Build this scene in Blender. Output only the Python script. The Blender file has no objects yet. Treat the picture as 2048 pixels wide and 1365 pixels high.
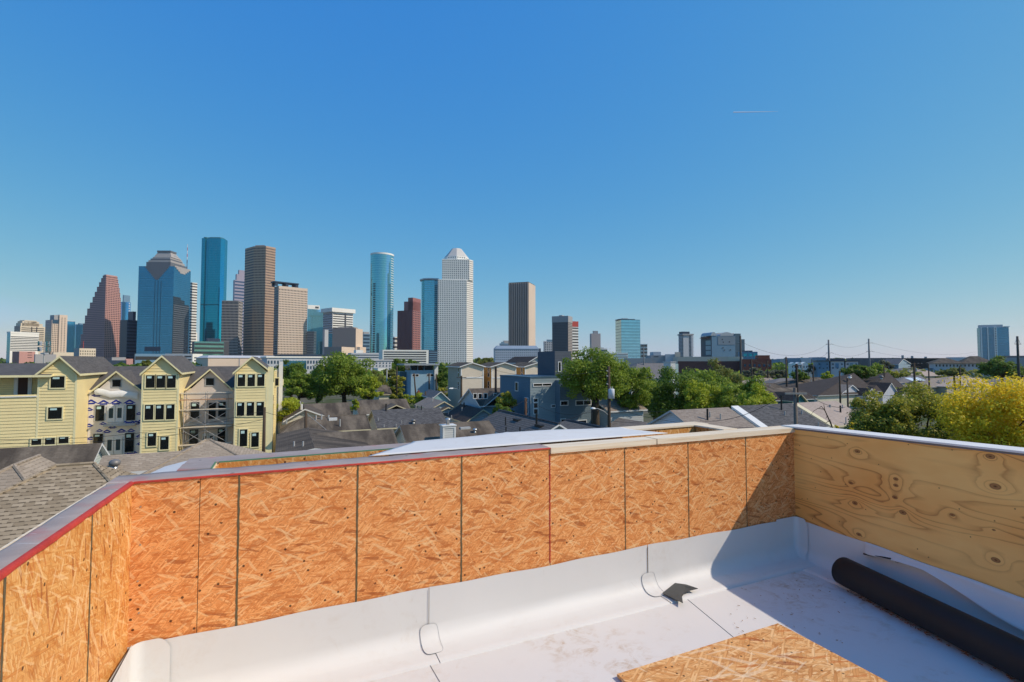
import bpy, bmesh, math, random
import numpy as np
from mathutils import Vector, Matrix
R = math.radians
scene = bpy.context.scene
COL = scene.collection
# ------------------------------------------------------------------ camera model (used to survey the photograph into metres)
F = 1000.0; HC = 11.5; PITCH = math.atan(39.5 / F); YAW = math.atan2(1000.0, 2196.0)
FW = (math.sin(YAW), math.cos(YAW)); RT = (math.cos(YAW), -math.sin(YAW))
def ray(px, py):
    x = (px - 1024) / F; y = (682.5 - py) / F
    h = math.cos(PITCH) - y * math.sin(PITCH); z = math.sin(PITCH) + y * math.cos(PITCH)
    return (FW[0]*h + RT[0]*x, FW[1]*h + RT[1]*x, z)
def atz(px, py, z):
    d = ray(px, py); t = (z - HC) / d[2]; return Vector((d[0]*t, d[1]*t, z))
def atY(px, py, Y):
    d = ray(px, py); t = Y / d[1]; return Vector((d[0]*t, Y, HC + d[2]*t))
def atX(px, py, X):
    d = ray(px, py); t = X / d[0]; return Vector((X, d[1]*t, HC + d[2]*t))
def dep(px, py, D):
    d = ray(px, py); h = math.cos(PITCH) - (682.5 - py) / F * math.sin(PITCH); t = D / h
    return Vector((d[0]*t, d[1]*t, HC + d[2]*t))
def hz(py, D):
    return dep(1024, py, D).z

# ------------------------------------------------------------------ materials
class NT:
    def __init__(s, name):
        s.m = bpy.data.materials.new(name); s.m.use_nodes = True; s.t = s.m.node_tree; s.t.nodes.clear()
        s.out = s.n('ShaderNodeOutputMaterial')
    def n(s, typ, **kw):
        nd = s.t.nodes.new(typ)
        for k, v in kw.items():
            if hasattr(nd, k): setattr(nd, k, v)
        return nd
    def l(s, a, b): s.t.links.new(a, b)
    def set(s, sock, v):
        if hasattr(v, 'is_output') or isinstance(v, bpy.types.NodeSocket): s.l(v, sock)
        elif v is not None:
            if isinstance(v, (tuple, list)) and len(v) == 3 and sock.type == 'RGBA': v = (*v, 1)
            sock.default_value = v
    def math(s, op, a, b=None, c=None, clamp=False):
        nd = s.n('ShaderNodeMath', operation=op, use_clamp=clamp)
        for i, v in enumerate((a, b, c)):
            if v is not None: s.set(nd.inputs[i], v)
        return nd.outputs[0]
    def mix(s, f, a, b, blend='MIX'):
        nd = s.n('ShaderNodeMix', data_type='RGBA', blend_type=blend, clamp_factor=True)
        s.set(nd.inputs[0], f); s.set(nd.inputs[6], a); s.set(nd.inputs[7], b); return nd.outputs[2]
    def uv(s): 
        return s.n('ShaderNodeTexCoord').outputs['UV']
    def obj(s): return s.n('ShaderNodeTexCoord').outputs['Object']
    def map(s, v, rot=(0,0,0), scale=(1,1,1), loc=(0,0,0)):
        if any(rot):                                            # turn first, then stretch
            r_ = s.n('ShaderNodeMapping'); s.l(v, r_.inputs[0]); r_.inputs[2].default_value = rot; v = r_.outputs[0]
        nd = s.n('ShaderNodeMapping'); s.l(v, nd.inputs[0]); nd.inputs[1].default_value = loc
        nd.inputs[3].default_value = scale; return nd.outputs[0]
    def noise(s, v, scale=5, detail=3, rough=.55, dist=0, col=False):
        nd = s.n('ShaderNodeTexNoise'); s.l(v, nd.inputs['Vector']); nd.inputs['Scale'].default_value = scale
        nd.inputs['Detail'].default_value = detail; nd.inputs['Roughness'].default_value = rough
        nd.inputs['Distortion'].default_value = dist
        return nd.outputs['Color' if col else 'Fac']
    def voro(s, v, scale=1, feat='F1', out='Color', dim='2D', rnd=1.0):
        nd = s.n('ShaderNodeTexVoronoi', voronoi_dimensions=dim, feature=feat); s.l(v, nd.inputs['Vector'])
        nd.inputs['Scale'].default_value = scale
        if 'Randomness' in nd.inputs: nd.inputs['Randomness'].default_value = rnd
        return nd.outputs[out]
    def ramp(s, f, pts, interp='LINEAR'):
        nd = s.n('ShaderNodeValToRGB'); cr = nd.color_ramp; cr.interpolation = interp
        while len(cr.elements) < len(pts): cr.elements.new(.5)
        for e, (p, c) in zip(cr.elements, pts):
            e.position = p; e.color = (*c, 1) if len(c) == 3 else c
        s.l(f, nd.inputs[0]); return nd.outputs[0]
    def sep(s, c):
        nd = s.n('ShaderNodeSeparateXYZ'); s.l(c, nd.inputs[0]); return nd.outputs
    def sepc(s, c):
        nd = s.n('ShaderNodeSeparateColor'); s.l(c, nd.inputs[0]); return nd.outputs
    def comb(s, x, y, z=0.0):
        nd = s.n('ShaderNodeCombineXYZ'); s.set(nd.inputs[0], x); s.set(nd.inputs[1], y); s.set(nd.inputs[2], z); return nd.outputs[0]
    def bump(s, h, strength=.4, dist=.01):
        nd = s.n('ShaderNodeBump'); s.l(h, nd.inputs['Height']); nd.inputs['Strength'].default_value = strength
        nd.inputs['Distance'].default_value = dist; return nd.outputs[0]
    def bsdf(s, col, rough=.6, spec=.3, metal=0.0, normal=None, **kw):
        b = s.n('ShaderNodeBsdfPrincipled'); s.set(b.inputs['Base Color'], col); s.set(b.inputs['Roughness'], rough)
        s.set(b.inputs['Specular IOR Level'], spec); s.set(b.inputs['Metallic'], metal)
        if normal is not None: s.l(normal, b.inputs['Normal'])
        for k, v in kw.items(): s.set(b.inputs[k.replace('_', ' ')], v)
        s.l(b.outputs[0], s.out.inputs[0]); return b
MATS = {}
def plain(name, col, rough=.6, spec=.3, metal=0.0, var=.12, vs=1.3):
    """paint / concrete / metal with mild large and small tonal variation"""
    if name in MATS: return MATS[name]
    t = NT(name); o = t.obj()
    a = t.noise(o, vs, 4); b = t.noise(o, vs * 11, 2)
    f = t.math('ADD', t.math('MULTIPLY', a, .7), t.math('MULTIPLY', b, .3))
    c = t.mix(f, tuple(x * (1 - var * 1.6) for x in col), tuple(min(1, x * (1 + var * 1.6)) for x in col))
    t.bsdf(c, rough, spec, metal); MATS[name] = t.m; return t.m
def siding(name, col, exposure=.18, rough=.65, depth=.012):
    """lap siding: saw-tooth relief in UV metres"""
    if name in MATS: return MATS[name]
    t = NT(name); u = t.uv(); x, y, _ = t.sep(u)
    fr = t.math('FRACT', t.math('DIVIDE', y, exposure))
    row = t.math('FLOOR', t.math('DIVIDE', y, exposure))
    n = t.noise(t.comb(t.math('MULTIPLY', x, .35), t.math('MULTIPLY', row, 3.7), 0.0), 2.0, 2)
    n2 = t.noise(t.obj(), .5, 4)
    f = t.math('ADD', t.math('MULTIPLY', n, .5), t.math('MULTIPLY', n2, .5))
    c = t.mix(f, tuple(v * .8 for v in col), tuple(min(1, v * 1.18) for v in col))
    lap_shade = t.math('LESS_THAN', fr, .1)                      # shadow line under each lap, painted darker
    c = t.mix(t.math('MULTIPLY', lap_shade, .45), c, tuple(v * .3 for v in col))
    t.bsdf(c, rough, .25, normal=t.bump(t.math('SUBTRACT', 1.0, fr), 1.0, depth)); MATS[name] = t.m; return t.m
def shingle(name, ca, cb, course=.145, tab=.30, stain=.5, lines=.35, moss=(.10,.09,.075)):
    """asphalt shingles: staggered tabs, weather streaks running down the slope"""
    if name in MATS: return MATS[name]
    t = NT(name); u = t.uv(); x, y, _ = t.sep(u)
    row = t.math('FLOOR', t.math('DIVIDE', y, course)); fy = t.math('FRACT', t.math('DIVIDE', y, course))
    xo = t.math('ADD', t.math('DIVIDE', x, tab), t.math('MULTIPLY', t.math('FRACT', t.math('MULTIPLY', row, .618)), 1.0))
    cell = t.math('FLOOR', xo)
    wn = t.n('ShaderNodeTexWhiteNoise', noise_dimensions='2D'); t.l(t.comb(cell, row), wn.inputs['Vector'])
    grain = t.noise(u, 60, 2)
    f = t.math('ADD', t.math('MULTIPLY', wn.outputs['Value'], .75), t.math('MULTIPLY', grain, .25))
    c = t.mix(f, ca, cb)
    big = t.noise(t.map(u, scale=(1.0, .28, 1)), .55, 5, .62)
    big = t.ramp(big, [(.40, (0,0,0)), (.60, (1,1,1))])
    c = t.mix(t.math('MULTIPLY', big, stain), c, moss)
    ln = t.math('LESS_THAN', fy, .12)
    thick = t.math('LESS_THAN', t.math('FRACT', xo), t.math('ADD', .22, t.math('MULTIPLY', wn.outputs['Value'], .5)))
    ln2 = t.math('MULTIPLY', t.math('LESS_THAN', fy, .30), thick)
    tab_shade = t.math('MAXIMUM', t.math('MULTIPLY', ln, lines * .7), t.math('MULTIPLY', ln2, lines))
    c = t.mix(tab_shade, c, tuple(v * .35 for v in ca))  # course and tab shadows painted into the colour
    h = t.math('ADD', t.math('SUBTRACT', 1.0, fy), t.math('MULTIPLY', thick, .5))
    t.bsdf(c, .85, .15, normal=t.bump(h, .6, .012)); MATS[name] = t.m; return t.m
def glass(name, col, rough=.06, metal=.75, spec=.6, fh=3.9, bay=1.5, line=.10, linec=None, vary=.25, vline=.06):
    """curtain wall glass: tinted mirror with spandrel and mullion lines"""
    if name in MATS: return MATS[name]
    t = NT(name); u = t.uv(); x, y, _ = t.sep(u)
    fy = t.math('FRACT', t.math('DIVIDE', y, fh)); fx = t.math('FRACT', t.math('DIVIDE', x, bay))
    wn = t.n('ShaderNodeTexWhiteNoise', noise_dimensions='2D')
    t.l(t.comb(t.math('FLOOR', t.math('DIVIDE', x, bay)), t.math('FLOOR', t.math('DIVIDE', y, fh))), wn.inputs['Vector'])
    big = t.noise(t.map(u, scale=(1, .5, 1)), .022, 3)
    f = t.math('ADD', t.math('MULTIPLY', wn.outputs['Value'], .16), t.math('MULTIPLY', big, .84))
    c = t.mix(f, tuple(v * (1 - vary) for v in col), tuple(min(1, v * (1 + vary)) for v in col))
    lc = linec or tuple(v * .45 for v in col)
    m = t.math('MAXIMUM', t.math('LESS_THAN', fy, line), t.math('LESS_THAN', fx, vline))
    c = t.mix(m, c, lc)
    rg = t.math('ADD', rough, t.math('MULTIPLY', m, .3))
    t.bsdf(c, rg, spec, t.math('SUBTRACT', metal, t.math('MULTIPLY', m, metal * .6)))
    MATS[name] = t.m; return t.m
def foliage(name, dark, light, tip=None):
    if name in MATS: return MATS[name]
    t = NT(name); g = t.n('ShaderNodeNewGeometry'); rnd = g.outputs['Random Per Island']
    big = t.noise(t.obj(), .55, 2)
    f = t.math('ADD', t.math('MULTIPLY', rnd, .55), t.math('MULTIPLY', big, .55), clamp=True)
    c = t.mix(f, dark, light)
    if tip:
        z = t.sep(t.n('ShaderNodeTexCoord').outputs['Generated'])[2]
        k = t.math('MULTIPLY', t.math('GREATER_THAN', t.math('ADD', rnd, t.math('MULTIPLY', z, 1.3)), 1.15), .8)
        c = t.mix(k, c, tip)
    d = t.n('ShaderNodeBsdfPrincipled'); t.l(c, d.inputs['Base Color']); d.inputs['Roughness'].default_value = .5
    d.inputs['Specular IOR Level'].default_value = .25
    tr = t.n('ShaderNodeBsdfTranslucent'); t.l(t.mix(.5, c, light), tr.inputs['Color'])
    mx = t.n('ShaderNodeMixShader'); mx.inputs[0].default_value = .45
    t.l(d.outputs[0], mx.inputs[1]); t.l(tr.outputs[0], mx.inputs[2]); t.l(mx.outputs[0], t.out.inputs[0])
    MATS[name] = t.m; return t.m

# ------------------------------------------------------------------ mesh builder
class MB:
    def __init__(s): s.v = []; s.f = []; s.mi = []; s.uvs = {}
    def add(s, vs, fs, m=0):
        b = len(s.v); s.v += [tuple(v) for v in vs]
        for f in fs: s.f.append(tuple(b + i for i in f)); s.mi.append(m)
        return s
    def poly(s, vs, m=0): return s.add(vs, [tuple(range(len(vs)))], m)
    def box(s, x0, y0, z0, x1, y1, z1, m=0):
        x0, x1 = min(x0, x1), max(x0, x1); y0, y1 = min(y0, y1), max(y0, y1); z0, z1 = min(z0, z1), max(z0, z1)
        return s.add([(x0,y0,z0),(x1,y0,z0),(x1,y1,z0),(x0,y1,z0),(x0,y0,z1),(x1,y0,z1),(x1,y1,z1),(x0,y1,z1)],
                     [(0,3,2,1),(4,5,6,7),(0,1,5,4),(1,2,6,5),(2,3,7,6),(3,0,4,7)], m)
    def prism(s, pts, z0, z1, m=0, cap=None):
        """vertical prism over a counter-clockwise footprint"""
        n = len(pts); vs = [(p[0], p[1], z0) for p in pts] + [(p[0], p[1], z1) for p in pts]
        s.add(vs, [(i, (i+1) % n, n + (i+1) % n, n + i) for i in range(n)], m)
        b = len(s.v) - 2*n
        s.f.append(tuple(b + n + i for i in range(n))); s.mi.append(m if cap is None else cap)
        s.f.append(tuple(b + n - 1 - i for i in range(n))); s.mi.append(m if cap is None else cap); return s
    def frustum(s, p0, z0, p1, z1, m=0):
        n = len(p0); vs = [(p[0], p[1], z0) for p in p0] + [(p[0], p[1], z1) for p in p1]
        return s.add(vs, [(i, (i+1) % n, n + (i+1) % n, n + i) for i in range(n)] + [tuple(range(n, 2*n)), tuple(range(n-1, -1, -1))], m)
    def slab(s, quad, t, m=0, edge=None):
        """a sheet (polygon, ccw from above) given thickness t downwards; top in m, edges and underside in edge"""
        n = len(quad); e = m if edge is None else edge
        vs = [tuple(q) for q in quad] + [(q[0], q[1], q[2] - t) for q in quad]
        b = len(s.v); s.v += vs
        s.f.append(tuple(b + i for i in range(n))); s.mi.append(m)
        s.f.append(tuple(b + 2*n - 1 - i for i in range(n))); s.mi.append(e)
        for i in range(n):
            j = (i + 1) % n; s.f.append((b + i, b + n + i, b + n + j, b + j)); s.mi.append(e)
        return s
    def tube(s, path, r, seg=8, m=0, cap=True):
        path = [Vector(p) for p in path]; n = len(path); rs = r if isinstance(r, (list, tuple)) else [r] * n
        b = len(s.v); prev = None
        for i, p in enumerate(path):
            d = (path[min(i+1, n-1)] - path[max(i-1, 0)])
            d = d.normalized() if d.length > 1e-9 else Vector((0,0,1))
            if prev is None: prev = d.orthogonal().normalized()
            a = prev - d * prev.dot(d); a = a.normalized() if a.length > 1e-6 else d.orthogonal().normalized(); prev = a
            c = d.cross(a)
            for k in range(seg):
                an = 2 * math.pi * k / seg; q = p + (a * math.cos(an) + c * math.sin(an)) * rs[i]; s.v.append(tuple(q))
        for i in range(n - 1):
            for k in range(seg):
                k2 = (k + 1) % seg; s.f.append((b+i*seg+k, b+i*seg+k2, b+(i+1)*seg+k2, b+(i+1)*seg+k)); s.mi.append(m)
        if cap:
            s.f.append(tuple(b + seg - 1 - k for k in range(seg))); s.mi.append(m)
            s.f.append(tuple(b + (n-1)*seg + k for k in range(seg))); s.mi.append(m)
        return s
    def lathe(s, c, prof, seg=16, m=0):
        b = len(s.v)
        for (r, z) in prof:
            for k in range(seg):
                an = 2*math.pi*k/seg; s.v.append((c[0]+r*math.cos(an), c[1]+r*math.sin(an), c[2]+z))
        for i in range(len(prof)-1):
            for k in range(seg):
                k2 = (k+1) % seg; s.f.append((b+i*seg+k, b+i*seg+k2, b+(i+1)*seg+k2, b+(i+1)*seg+k)); s.mi.append(m)
        s.f.append(tuple(b+seg-1-k for k in range(seg))); s.mi.append(m)
        s.f.append(tuple(b+(len(prof)-1)*seg+k for k in range(seg))); s.mi.append(m); return s
    def build(s, name, mats, parent=None, smooth=False, uv0=(0, 0)):
        me = bpy.data.meshes.new(name); me.from_pydata(s.v, [], s.f); 
        if not isinstance(mats, (list, tuple)): mats = [mats]
        for m in mats: me.materials.append(m)
        if len(mats) > 1: me.polygons.foreach_set('material_index', s.mi)
        # planar UV in metres: u runs along the face horizontally, v up the face
        uvl = me.uv_layers.new(name='UVMap'); nl = len(me.loops)
        co = np.empty(len(me.vertices)*3); me.vertices.foreach_get('co', co); co = co.reshape(-1, 3)
        nr = np.empty(len(me.polygons)*3); me.polygons.foreach_get('normal', nr); nr = nr.reshape(-1, 3)
        lv = np.empty(nl, dtype=np.int32); me.loops.foreach_get('vertex_index', lv)
        lt = np.empty(len(me.polygons), dtype=np.int32); me.polygons.foreach_get('loop_total', lt)
        n = np.repeat(nr, lt, axis=0); t = np.stack([-n[:, 1], n[:, 0], np.zeros(len(n))], 1)
        ln = np.linalg.norm(t, axis=1); flat = ln < .05; t[flat] = (1, 0, 0); ln[flat] = 1; t /= ln[:, None]
        bt = np.cross(n, t); p = co[lv]
        uv = np.stack([(p*t).sum(1) + uv0[0], (p*bt).sum(1) + uv0[1]], 1)
        uvl.data.foreach_set('uv', uv.astype(np.float32).ravel())
        if smooth: me.polygons.foreach_set('use_smooth', [True]*len(me.polygons))
        o = bpy.data.objects.new(name, me); COL.objects.link(o)
        if parent is not None: o.parent = parent
        return o
def tag(o, label, cat, group=None, kind=None):
    if label: o['label'] = label
    if cat: o['category'] = cat
    if group: o['group'] = group
    if kind: o['kind'] = kind
    return o
def thing(name, label, cat, loc=(0,0,0), rz=0.0, group=None):
    o = bpy.data.objects.new(name, None); COL.objects.link(o); o.location = loc; o.rotation_euler = (0,0,rz)
    o.empty_display_size = .2
    return tag(o, label, cat, group)
def struct(o): o['kind'] = 'structure'; return o
def shift(parent_loc):
    """children are modelled in world metres: returns the offset matrix that keeps them there"""
    return Matrix.Translation(-Vector(parent_loc))
def part(mb, name, mats, parent, smooth=False):
    """part modelled in world coordinates under a thing whose empty stands elsewhere (no rotation)"""
    off = Vector((0,0,0)); p = parent
    while p is not None: off += p.location; p = p.parent
    mb.v = [(v[0]-off.x, v[1]-off.y, v[2]-off.z) for v in mb.v]
    return mb.build(name, mats, parent, smooth)
# ================================================================== FOREGROUND: the roof deck
ZF = 9.85; ZT = 10.917; ZM = 10.157
def osb_mat(name, pal, rot0=0.0, scale=1.0, dark=(.40,.105,.022), light=(.95,.68,.36)):
    """strand board: layers of long flat flakes lying at many angles"""
    t = NT(name); u0 = t.uv()
    w = t.noise(u0, 7, 2, .5, col=True)
    vm = t.n('ShaderNodeVectorMath', operation='MULTIPLY_ADD'); t.l(w, vm.inputs[0]); vm.inputs[1].default_value = (.012, .012, 0); t.l(u0, vm.inputs[2])
    u = t.map(vm.outputs[0], rot=(0, 0, rot0))
    def cells(rot, sx, sy, off, out=('Color',)):
        mp = t.map(u, rot=(0, 0, rot), scale=(sx*scale*1.45, sy*scale*1.45, 1), loc=(off*3.71, off*1.37, 0))
        nd = t.n('ShaderNodeTexVoronoi', voronoi_dimensions='2D', feature='F1', distance='CHEBYCHEV'); t.l(mp, nd.inputs['Vector']); nd.inputs['Scale'].default_value = 1
        return t.sepc(nd.outputs['Color']), nd.outputs['Distance']
    col = None; hgt = None
    lay = [(.12, 6, 26), (.70, 7, 40), (-.60, 6, 36), (.30, 7, 48), (-.25, 8, 56), (1.0, 9, 66), (.5, 8, 76), (-.45, 9, 90), (.05, 9, 100), (-.9, 10, 90)]
    for i, (rot, sx, sy) in enumerate(lay):
        vc, vd = cells(rot, sx, sy, i+1)
        gr = t.noise(t.map(u, rot=(0, 0, rot), scale=(9, 190, 1)), 1.0, 2, .6)
        tone = t.math('ADD', t.math('MULTIPLY', vc[0], .58), t.math('MULTIPLY', gr, .50))
        c = t.ramp(tone, pal)
        if col is None: col, hgt = c, vc[2]
        else:
            mk = t.math('GREATER_THAN', vc[1], .58 if i < 5 else .70)
            edge = t.math('GREATER_THAN', vd, .44)
            c = t.mix(t.math('MULTIPLY', edge, .38), c, dark)
            col = t.mix(mk, col, c)
            hgt = t.math('ADD', t.math('MULTIPLY', hgt, t.math('SUBTRACT', 1.0, mk)), t.math('MULTIPLY', vc[2], mk))
    for rot, sx, sy, off, cc, th, k in ((.5, 8, 26, 21, dark, .965, .42), (-.35, 9, 34, 23, dark, .965, .36), (.2, 9, 50, 25, (.30,.07,.018), .975, .6),
                                       (-.2, 7, 60, 27, light, .962, .42), (.5, 8, 70, 29, light, .958, .42), (-.6, 9, 90, 31, light, .958, .40), (.05, 10, 70, 33, (.55,.17,.04), .95, .6), (.95, 10, 60, 35, light, .975, .4)):
        vc, vd = cells(rot, sx, sy, off)
        col = t.mix(t.math('MULTIPLY', t.math('GREATER_THAN', vc[1], th), k), col, cc)
    thin = t.noise(t.map(u, rot=(0, 0, .4), scale=(6, 120, 1)), 1.3, 3, .7)
    thin2 = t.noise(t.map(u, rot=(0, 0, -.5), scale=(6, 120, 1)), 1.3, 3, .7)
    cr = t.math('GREATER_THAN', t.math('MAXIMUM', thin, thin2), .665)
    col = t.mix(t.math('MULTIPLY', cr, .55), col, dark)
    sk = t.math('MULTIPLY', t.math('LESS_THAN', t.voro(u0, 9, 'F1', 'Distance'), .055), t.math('GREATER_THAN', t.noise(u0, 3, 2), .50))
    col = t.mix(t.math('MULTIPLY', sk, .85), col, (.03, .013, .008))
    big = t.noise(u0, 1.5, 3)
    col = t.mix(t.math('MULTIPLY', big, .4), col, t.mix(1.0, col, (.84, .68, .56), 'MULTIPLY'))
    oi = t.n('ShaderNodeObjectInfo'); col = t.mix(t.math('MULTIPLY', oi.outputs['Random'], .30), col, t.mix(1.0, col, (.86, .74, .62), 'MULTIPLY'))
    t.bsdf(col, .6, .22, normal=t.bump(hgt, .3, .0015))
    return t.m
PAL = [(0.10, (.60, .200, .055)), (.38, (.77, .310, .097)), (.60, (.87, .400, .142)), (.82, (.91, .485, .200)), (1.0, (.94, .62, .32))]
PALY = [(0.10, (.56, .205, .045)), (.38, (.70, .315, .085)), (.60, (.77, .40, .125)), (.82, (.82, .49, .19)), (1.0, (.86, .62, .33))]
PALB = [(0.10, (.48, .20, .06)), (.38, (.68, .345, .125)), (.60, (.78, .455, .19)), (.82, (.86, .575, .29)), (1.0, (.92, .74, .49))]
M_OSB = osb_mat('osb_strands', PAL); M_OSBY = osb_mat('osb_strands_yellow', PALY, 1.15, dark=(.46,.15,.022)); M_OSBB = osb_mat('osb_board_strands', PALB, .3, .62, dark=(.34,.13,.03), light=(.88,.76,.55))
def plywood_mat():
    t = NT('pine_plywood'); u = t.uv(); x, y, _ = t.sep(u)
    knots = KNOTS
    st = t.map(u, scale=(.30, 2.9, 1))
    h = t.math('MULTIPLY', t.noise(st, 1.15, 2.5, .42, .25), 1.0)
    h = t.math('ADD', h, t.math('MULTIPLY', t.noise(t.map(u, scale=(2.2, 14, 1)), 1.0, 2), .05))
    dark = None
    for (kx, ky, kr, kind) in knots:
        dx = t.math('MULTIPLY', t.math('SUBTRACT', x, kx), .62); dy = t.math('SUBTRACT', y, ky)
        r2 = t.math('ADD', t.math('MULTIPLY', dx, dx), t.math('MULTIPLY', dy, dy))
        g = t.math('DIVIDE', .00013 * (kr / .02) ** 1.5, t.math('ADD', r2, .0011))
        h = t.math('ADD', h, g)
        d = t.math('SUBTRACT', 1.0, t.math('DIVIDE', t.math('SQRT', r2), kr * .62), clamp=True)
        dark = d if dark is None else t.math('MAXIMUM', dark, d)
    w = t.math('FRACT', t.math('MULTIPLY', h, 17.0))
    late = t.ramp(w, [(0, (.1,.1,.1)), (.6, (.05,.05,.05)), (.82, (.55,.55,.55)), (.92, (1,1,1)), (1.0, (0.1,.1,.1))])
    fine = t.noise(t.map(u, scale=(5, 220, 1)), 1.0, 2)
    patch = t.ramp(t.noise(t.map(u, scale=(.8, 1.6, 1)), 1.5, 4), [(.35, (0,0,0)), (.65, (1,1,1))])
    base = t.mix(patch, (.98, .60, .20), (.88, .41, .105))
    base = t.mix(t.math('MULTIPLY', fine, .3), base, (.80, .44, .14))
    c = t.mix(t.math('MULTIPLY', t.math('MULTIPLY', late, t.math('ADD', .35, patch)), .62), base, (.30, .10, .028))
    kn = t.ramp(dark, [(0, (0,0,0)), (.14, (.9,.9,.9)), (.5, (.75,.75,.75)), (1, (1,1,1))])
    kc = t.ramp(dark, [(0, (.10,.035,.012)), (.35, (.27,.115,.045)), (.7, (.16,.06,.022)), (1, (.05,.02,.01))])
    c = t.mix(kn, c, kc)
    sp = t.math('MULTIPLY', t.math('LESS_THAN', t.voro(u, 6, 'F1', 'Distance'), .026), t.math('GREATER_THAN', t.noise(u, 2.1, 2), .5))
    c = t.mix(t.math('MULTIPLY', sp, .7), c, (.06, .03, .015))
    t.bsdf(c, .55, .25, normal=t.bump(late, .15, .001)); return t.m
def membrane_mat(name, dirt=.8):
    t = NT(name); o = t.obj()
    n1 = t.noise(o, 1.1, 4, .6); n2 = t.noise(o, 6.5, 5, .68, 1.2); n3 = t.noise(t.map(o, scale=(1, 1.7, 1)), 17, 4, .7, .6)
    m = t.math('MULTIPLY', t.ramp(n1, [(.44, (0,0,0)), (.58, (1,1,1))]), t.ramp(n2, [(.47, (0,0,0)), (.62, (1,1,1))]))
    m = t.math('MULTIPLY', m, t.ramp(n3, [(.36, (0,0,0)), (.62, (1,1,1))]))
    base = t.mix(t.noise(o, 2.3, 4), (.70, .685, .665), (.64, .63, .615))
    c = t.mix(t.math('MULTIPLY', m, dirt), base, (.46, .335, .22))
    sc = t.math('MULTIPLY', t.math('GREATER_THAN', t.noise(t.map(o, rot=(0,0,.5), scale=(3, 60, 3)), 2.0, 2), .74), .3)
    c = t.mix(sc, c, (.5, .46, .42))
    t.bsdf(c, .55, .28, normal=t.bump(t.noise(o, 5, 3), .12, .01)); return t.m
M_MEM = membrane_mat('white_roof_membrane'); M_MEMC = membrane_mat('white_membrane_upstand', .18)
M_SEAM = plain('seam_shade_line', (.20, .20, .20), .7)
M_EDGE = plain('patch_edge_line', (.36, .36, .355), .7)
M_RED = plain('red_sealant', (.46, .045, .03), .6, .3, var=.45, vs=9)
M_LINE = plain('printed_panel_line', (.125, .095, .05), .9, var=.4, vs=30)
M_GAP = plain('panel_joint_gap', (.03, .018, .01), .9)
M_NAIL = plain('galvanised_nail', (.45, .44, .42), .35, .6, .8)
def film_mat():
    t = NT('grey_plastic_film'); o = t.obj()
    n = t.noise(t.map(o, scale=(2, 6, 1)), 2.2, 4, .65); p = t.noise(o, 3.3, 3)
    c = t.mix(n, (.27, .21, .185), (.46, .375, .335))
    c = t.mix(t.math('MULTIPLY', t.ramp(p, [(.55, (0,0,0)), (.66, (1,1,1))]), .55), c, (.50, .12, .10))
    s = t.math('GREATER_THAN', t.noise(t.map(o, rot=(0,0,.35), scale=(4, 55, 1)), 1.6, 2), .70)
    c = t.mix(t.math('MULTIPLY', s, .6), c, (.62, .60, .60))
    d = t.math('LESS_THAN', t.voro(o, 8, 'F1', 'Distance', '3D'), .09)
    c = t.mix(t.math('MULTIPLY', d, .7), c, (.03, .03, .03))
    t.bsdf(c, .5, .3, normal=t.bump(t.noise(o, 14, 3), .25, .006)); return t.m
M_FILM = film_mat()
def lumber_mat():
    t = NT('fresh_lumber'); o = t.obj()
    n = t.noise(t.map(o, scale=(1.2, 30, 30)), 1.5, 4, .6)
    c = t.ramp(n, [(.3, (.66, .49, .31)), (.5, (.80, .66, .48)), (.7, (.86, .75, .58))])
    t.bsdf(c, .6, .25); return t.m
M_LUM = lumber_mat()
M_GREEN = plain('green_sheathing_edge', (.10, .22, .13), .7, var=.3, vs=9)

# ---- floor and upstands: one waterproof skin
A = Vector((4.03, 2.96, 0)); dR = Vector((-.143, -1.54, 0)).normalized(); nR = Vector((-dR.y, dR.x, 0))   # right wall runs towards the viewer, nR points outward
if nR.x < 0: nR = -nR
def rs_of(px, py):
    d = ray(px, py); # intersect with wall plane through A along dR
    den = d[0]*nR.x + d[1]*nR.y; tt = (A.x*nR.x + A.y*nR.y)/den
    p = Vector((d[0]*tt, d[1]*tt, HC+d[2]*tt)); return ((p - A).dot(dR), p.z)
XL = -.65; YF = 2.96
deck = thing('roof_membrane', 'white single-ply membrane covering the deck floor and turned up the parapet foot', 'roofing', (1.6, 1.0, ZF))
part(MB().slab([(XL-.3, -3.0, ZF), (4.1, -3.0, ZF), (4.1, 3.0, ZF), (XL-.3, 3.0, ZF)], .2), 'floor_sheet', M_MEM, deck)
def profile(top, rise=.0):
    p = [(.004, top), (.0045, top-.10), (.005, ZF+.10)]
    r = .082
    for k in range(1, 9):
        a = k/8*math.pi/2; p.append((.005 + r*(1-math.cos(a)), ZF + .006 + r + .014*(1-k/8) - r*math.sin(a)))
    p += [(.19, ZF+.005), (.24, ZF+.0025), (.2405, ZF-.01)]
    return p
def sweep(prof, base, along, inward, s0, s1, n=24, jit=.0, top_fn=None):
    m = MB(); rnd = random.Random(3); k = len(prof); vs = []
    for i in range(n+1):
        s = s0 + (s1-s0)*i/n
        for j, (o, z) in enumerate(prof):
            w = jit*math.sin(s*5.1+j*.7)*(1 if 2 < j < 11 else .3)
            zz = z + (top_fn(s) if (top_fn and j == 0) else 0)
            p = base + along*s + inward*(o+w); vs.append((p.x, p.y, zz))
    fs = [(i*k+j, (i+1)*k+j, (i+1)*k+j+1, i*k+j+1) for i in range(n) for j in range(k-1)]
    m.add(vs, fs); return m
ex = Vector((1,0,0)); ey = Vector((0,1,0)); BF = Vector((0, YF-.012, 0))
PF = profile(ZM)
def topf(s): return .004*math.sin(s*3.1) + .003*math.sin(s*11)
part(sweep(PF, BF, ex, -ey, XL, .80, 30, .002, topf), 'front_upstand', M_MEMC, deck, True)
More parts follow.
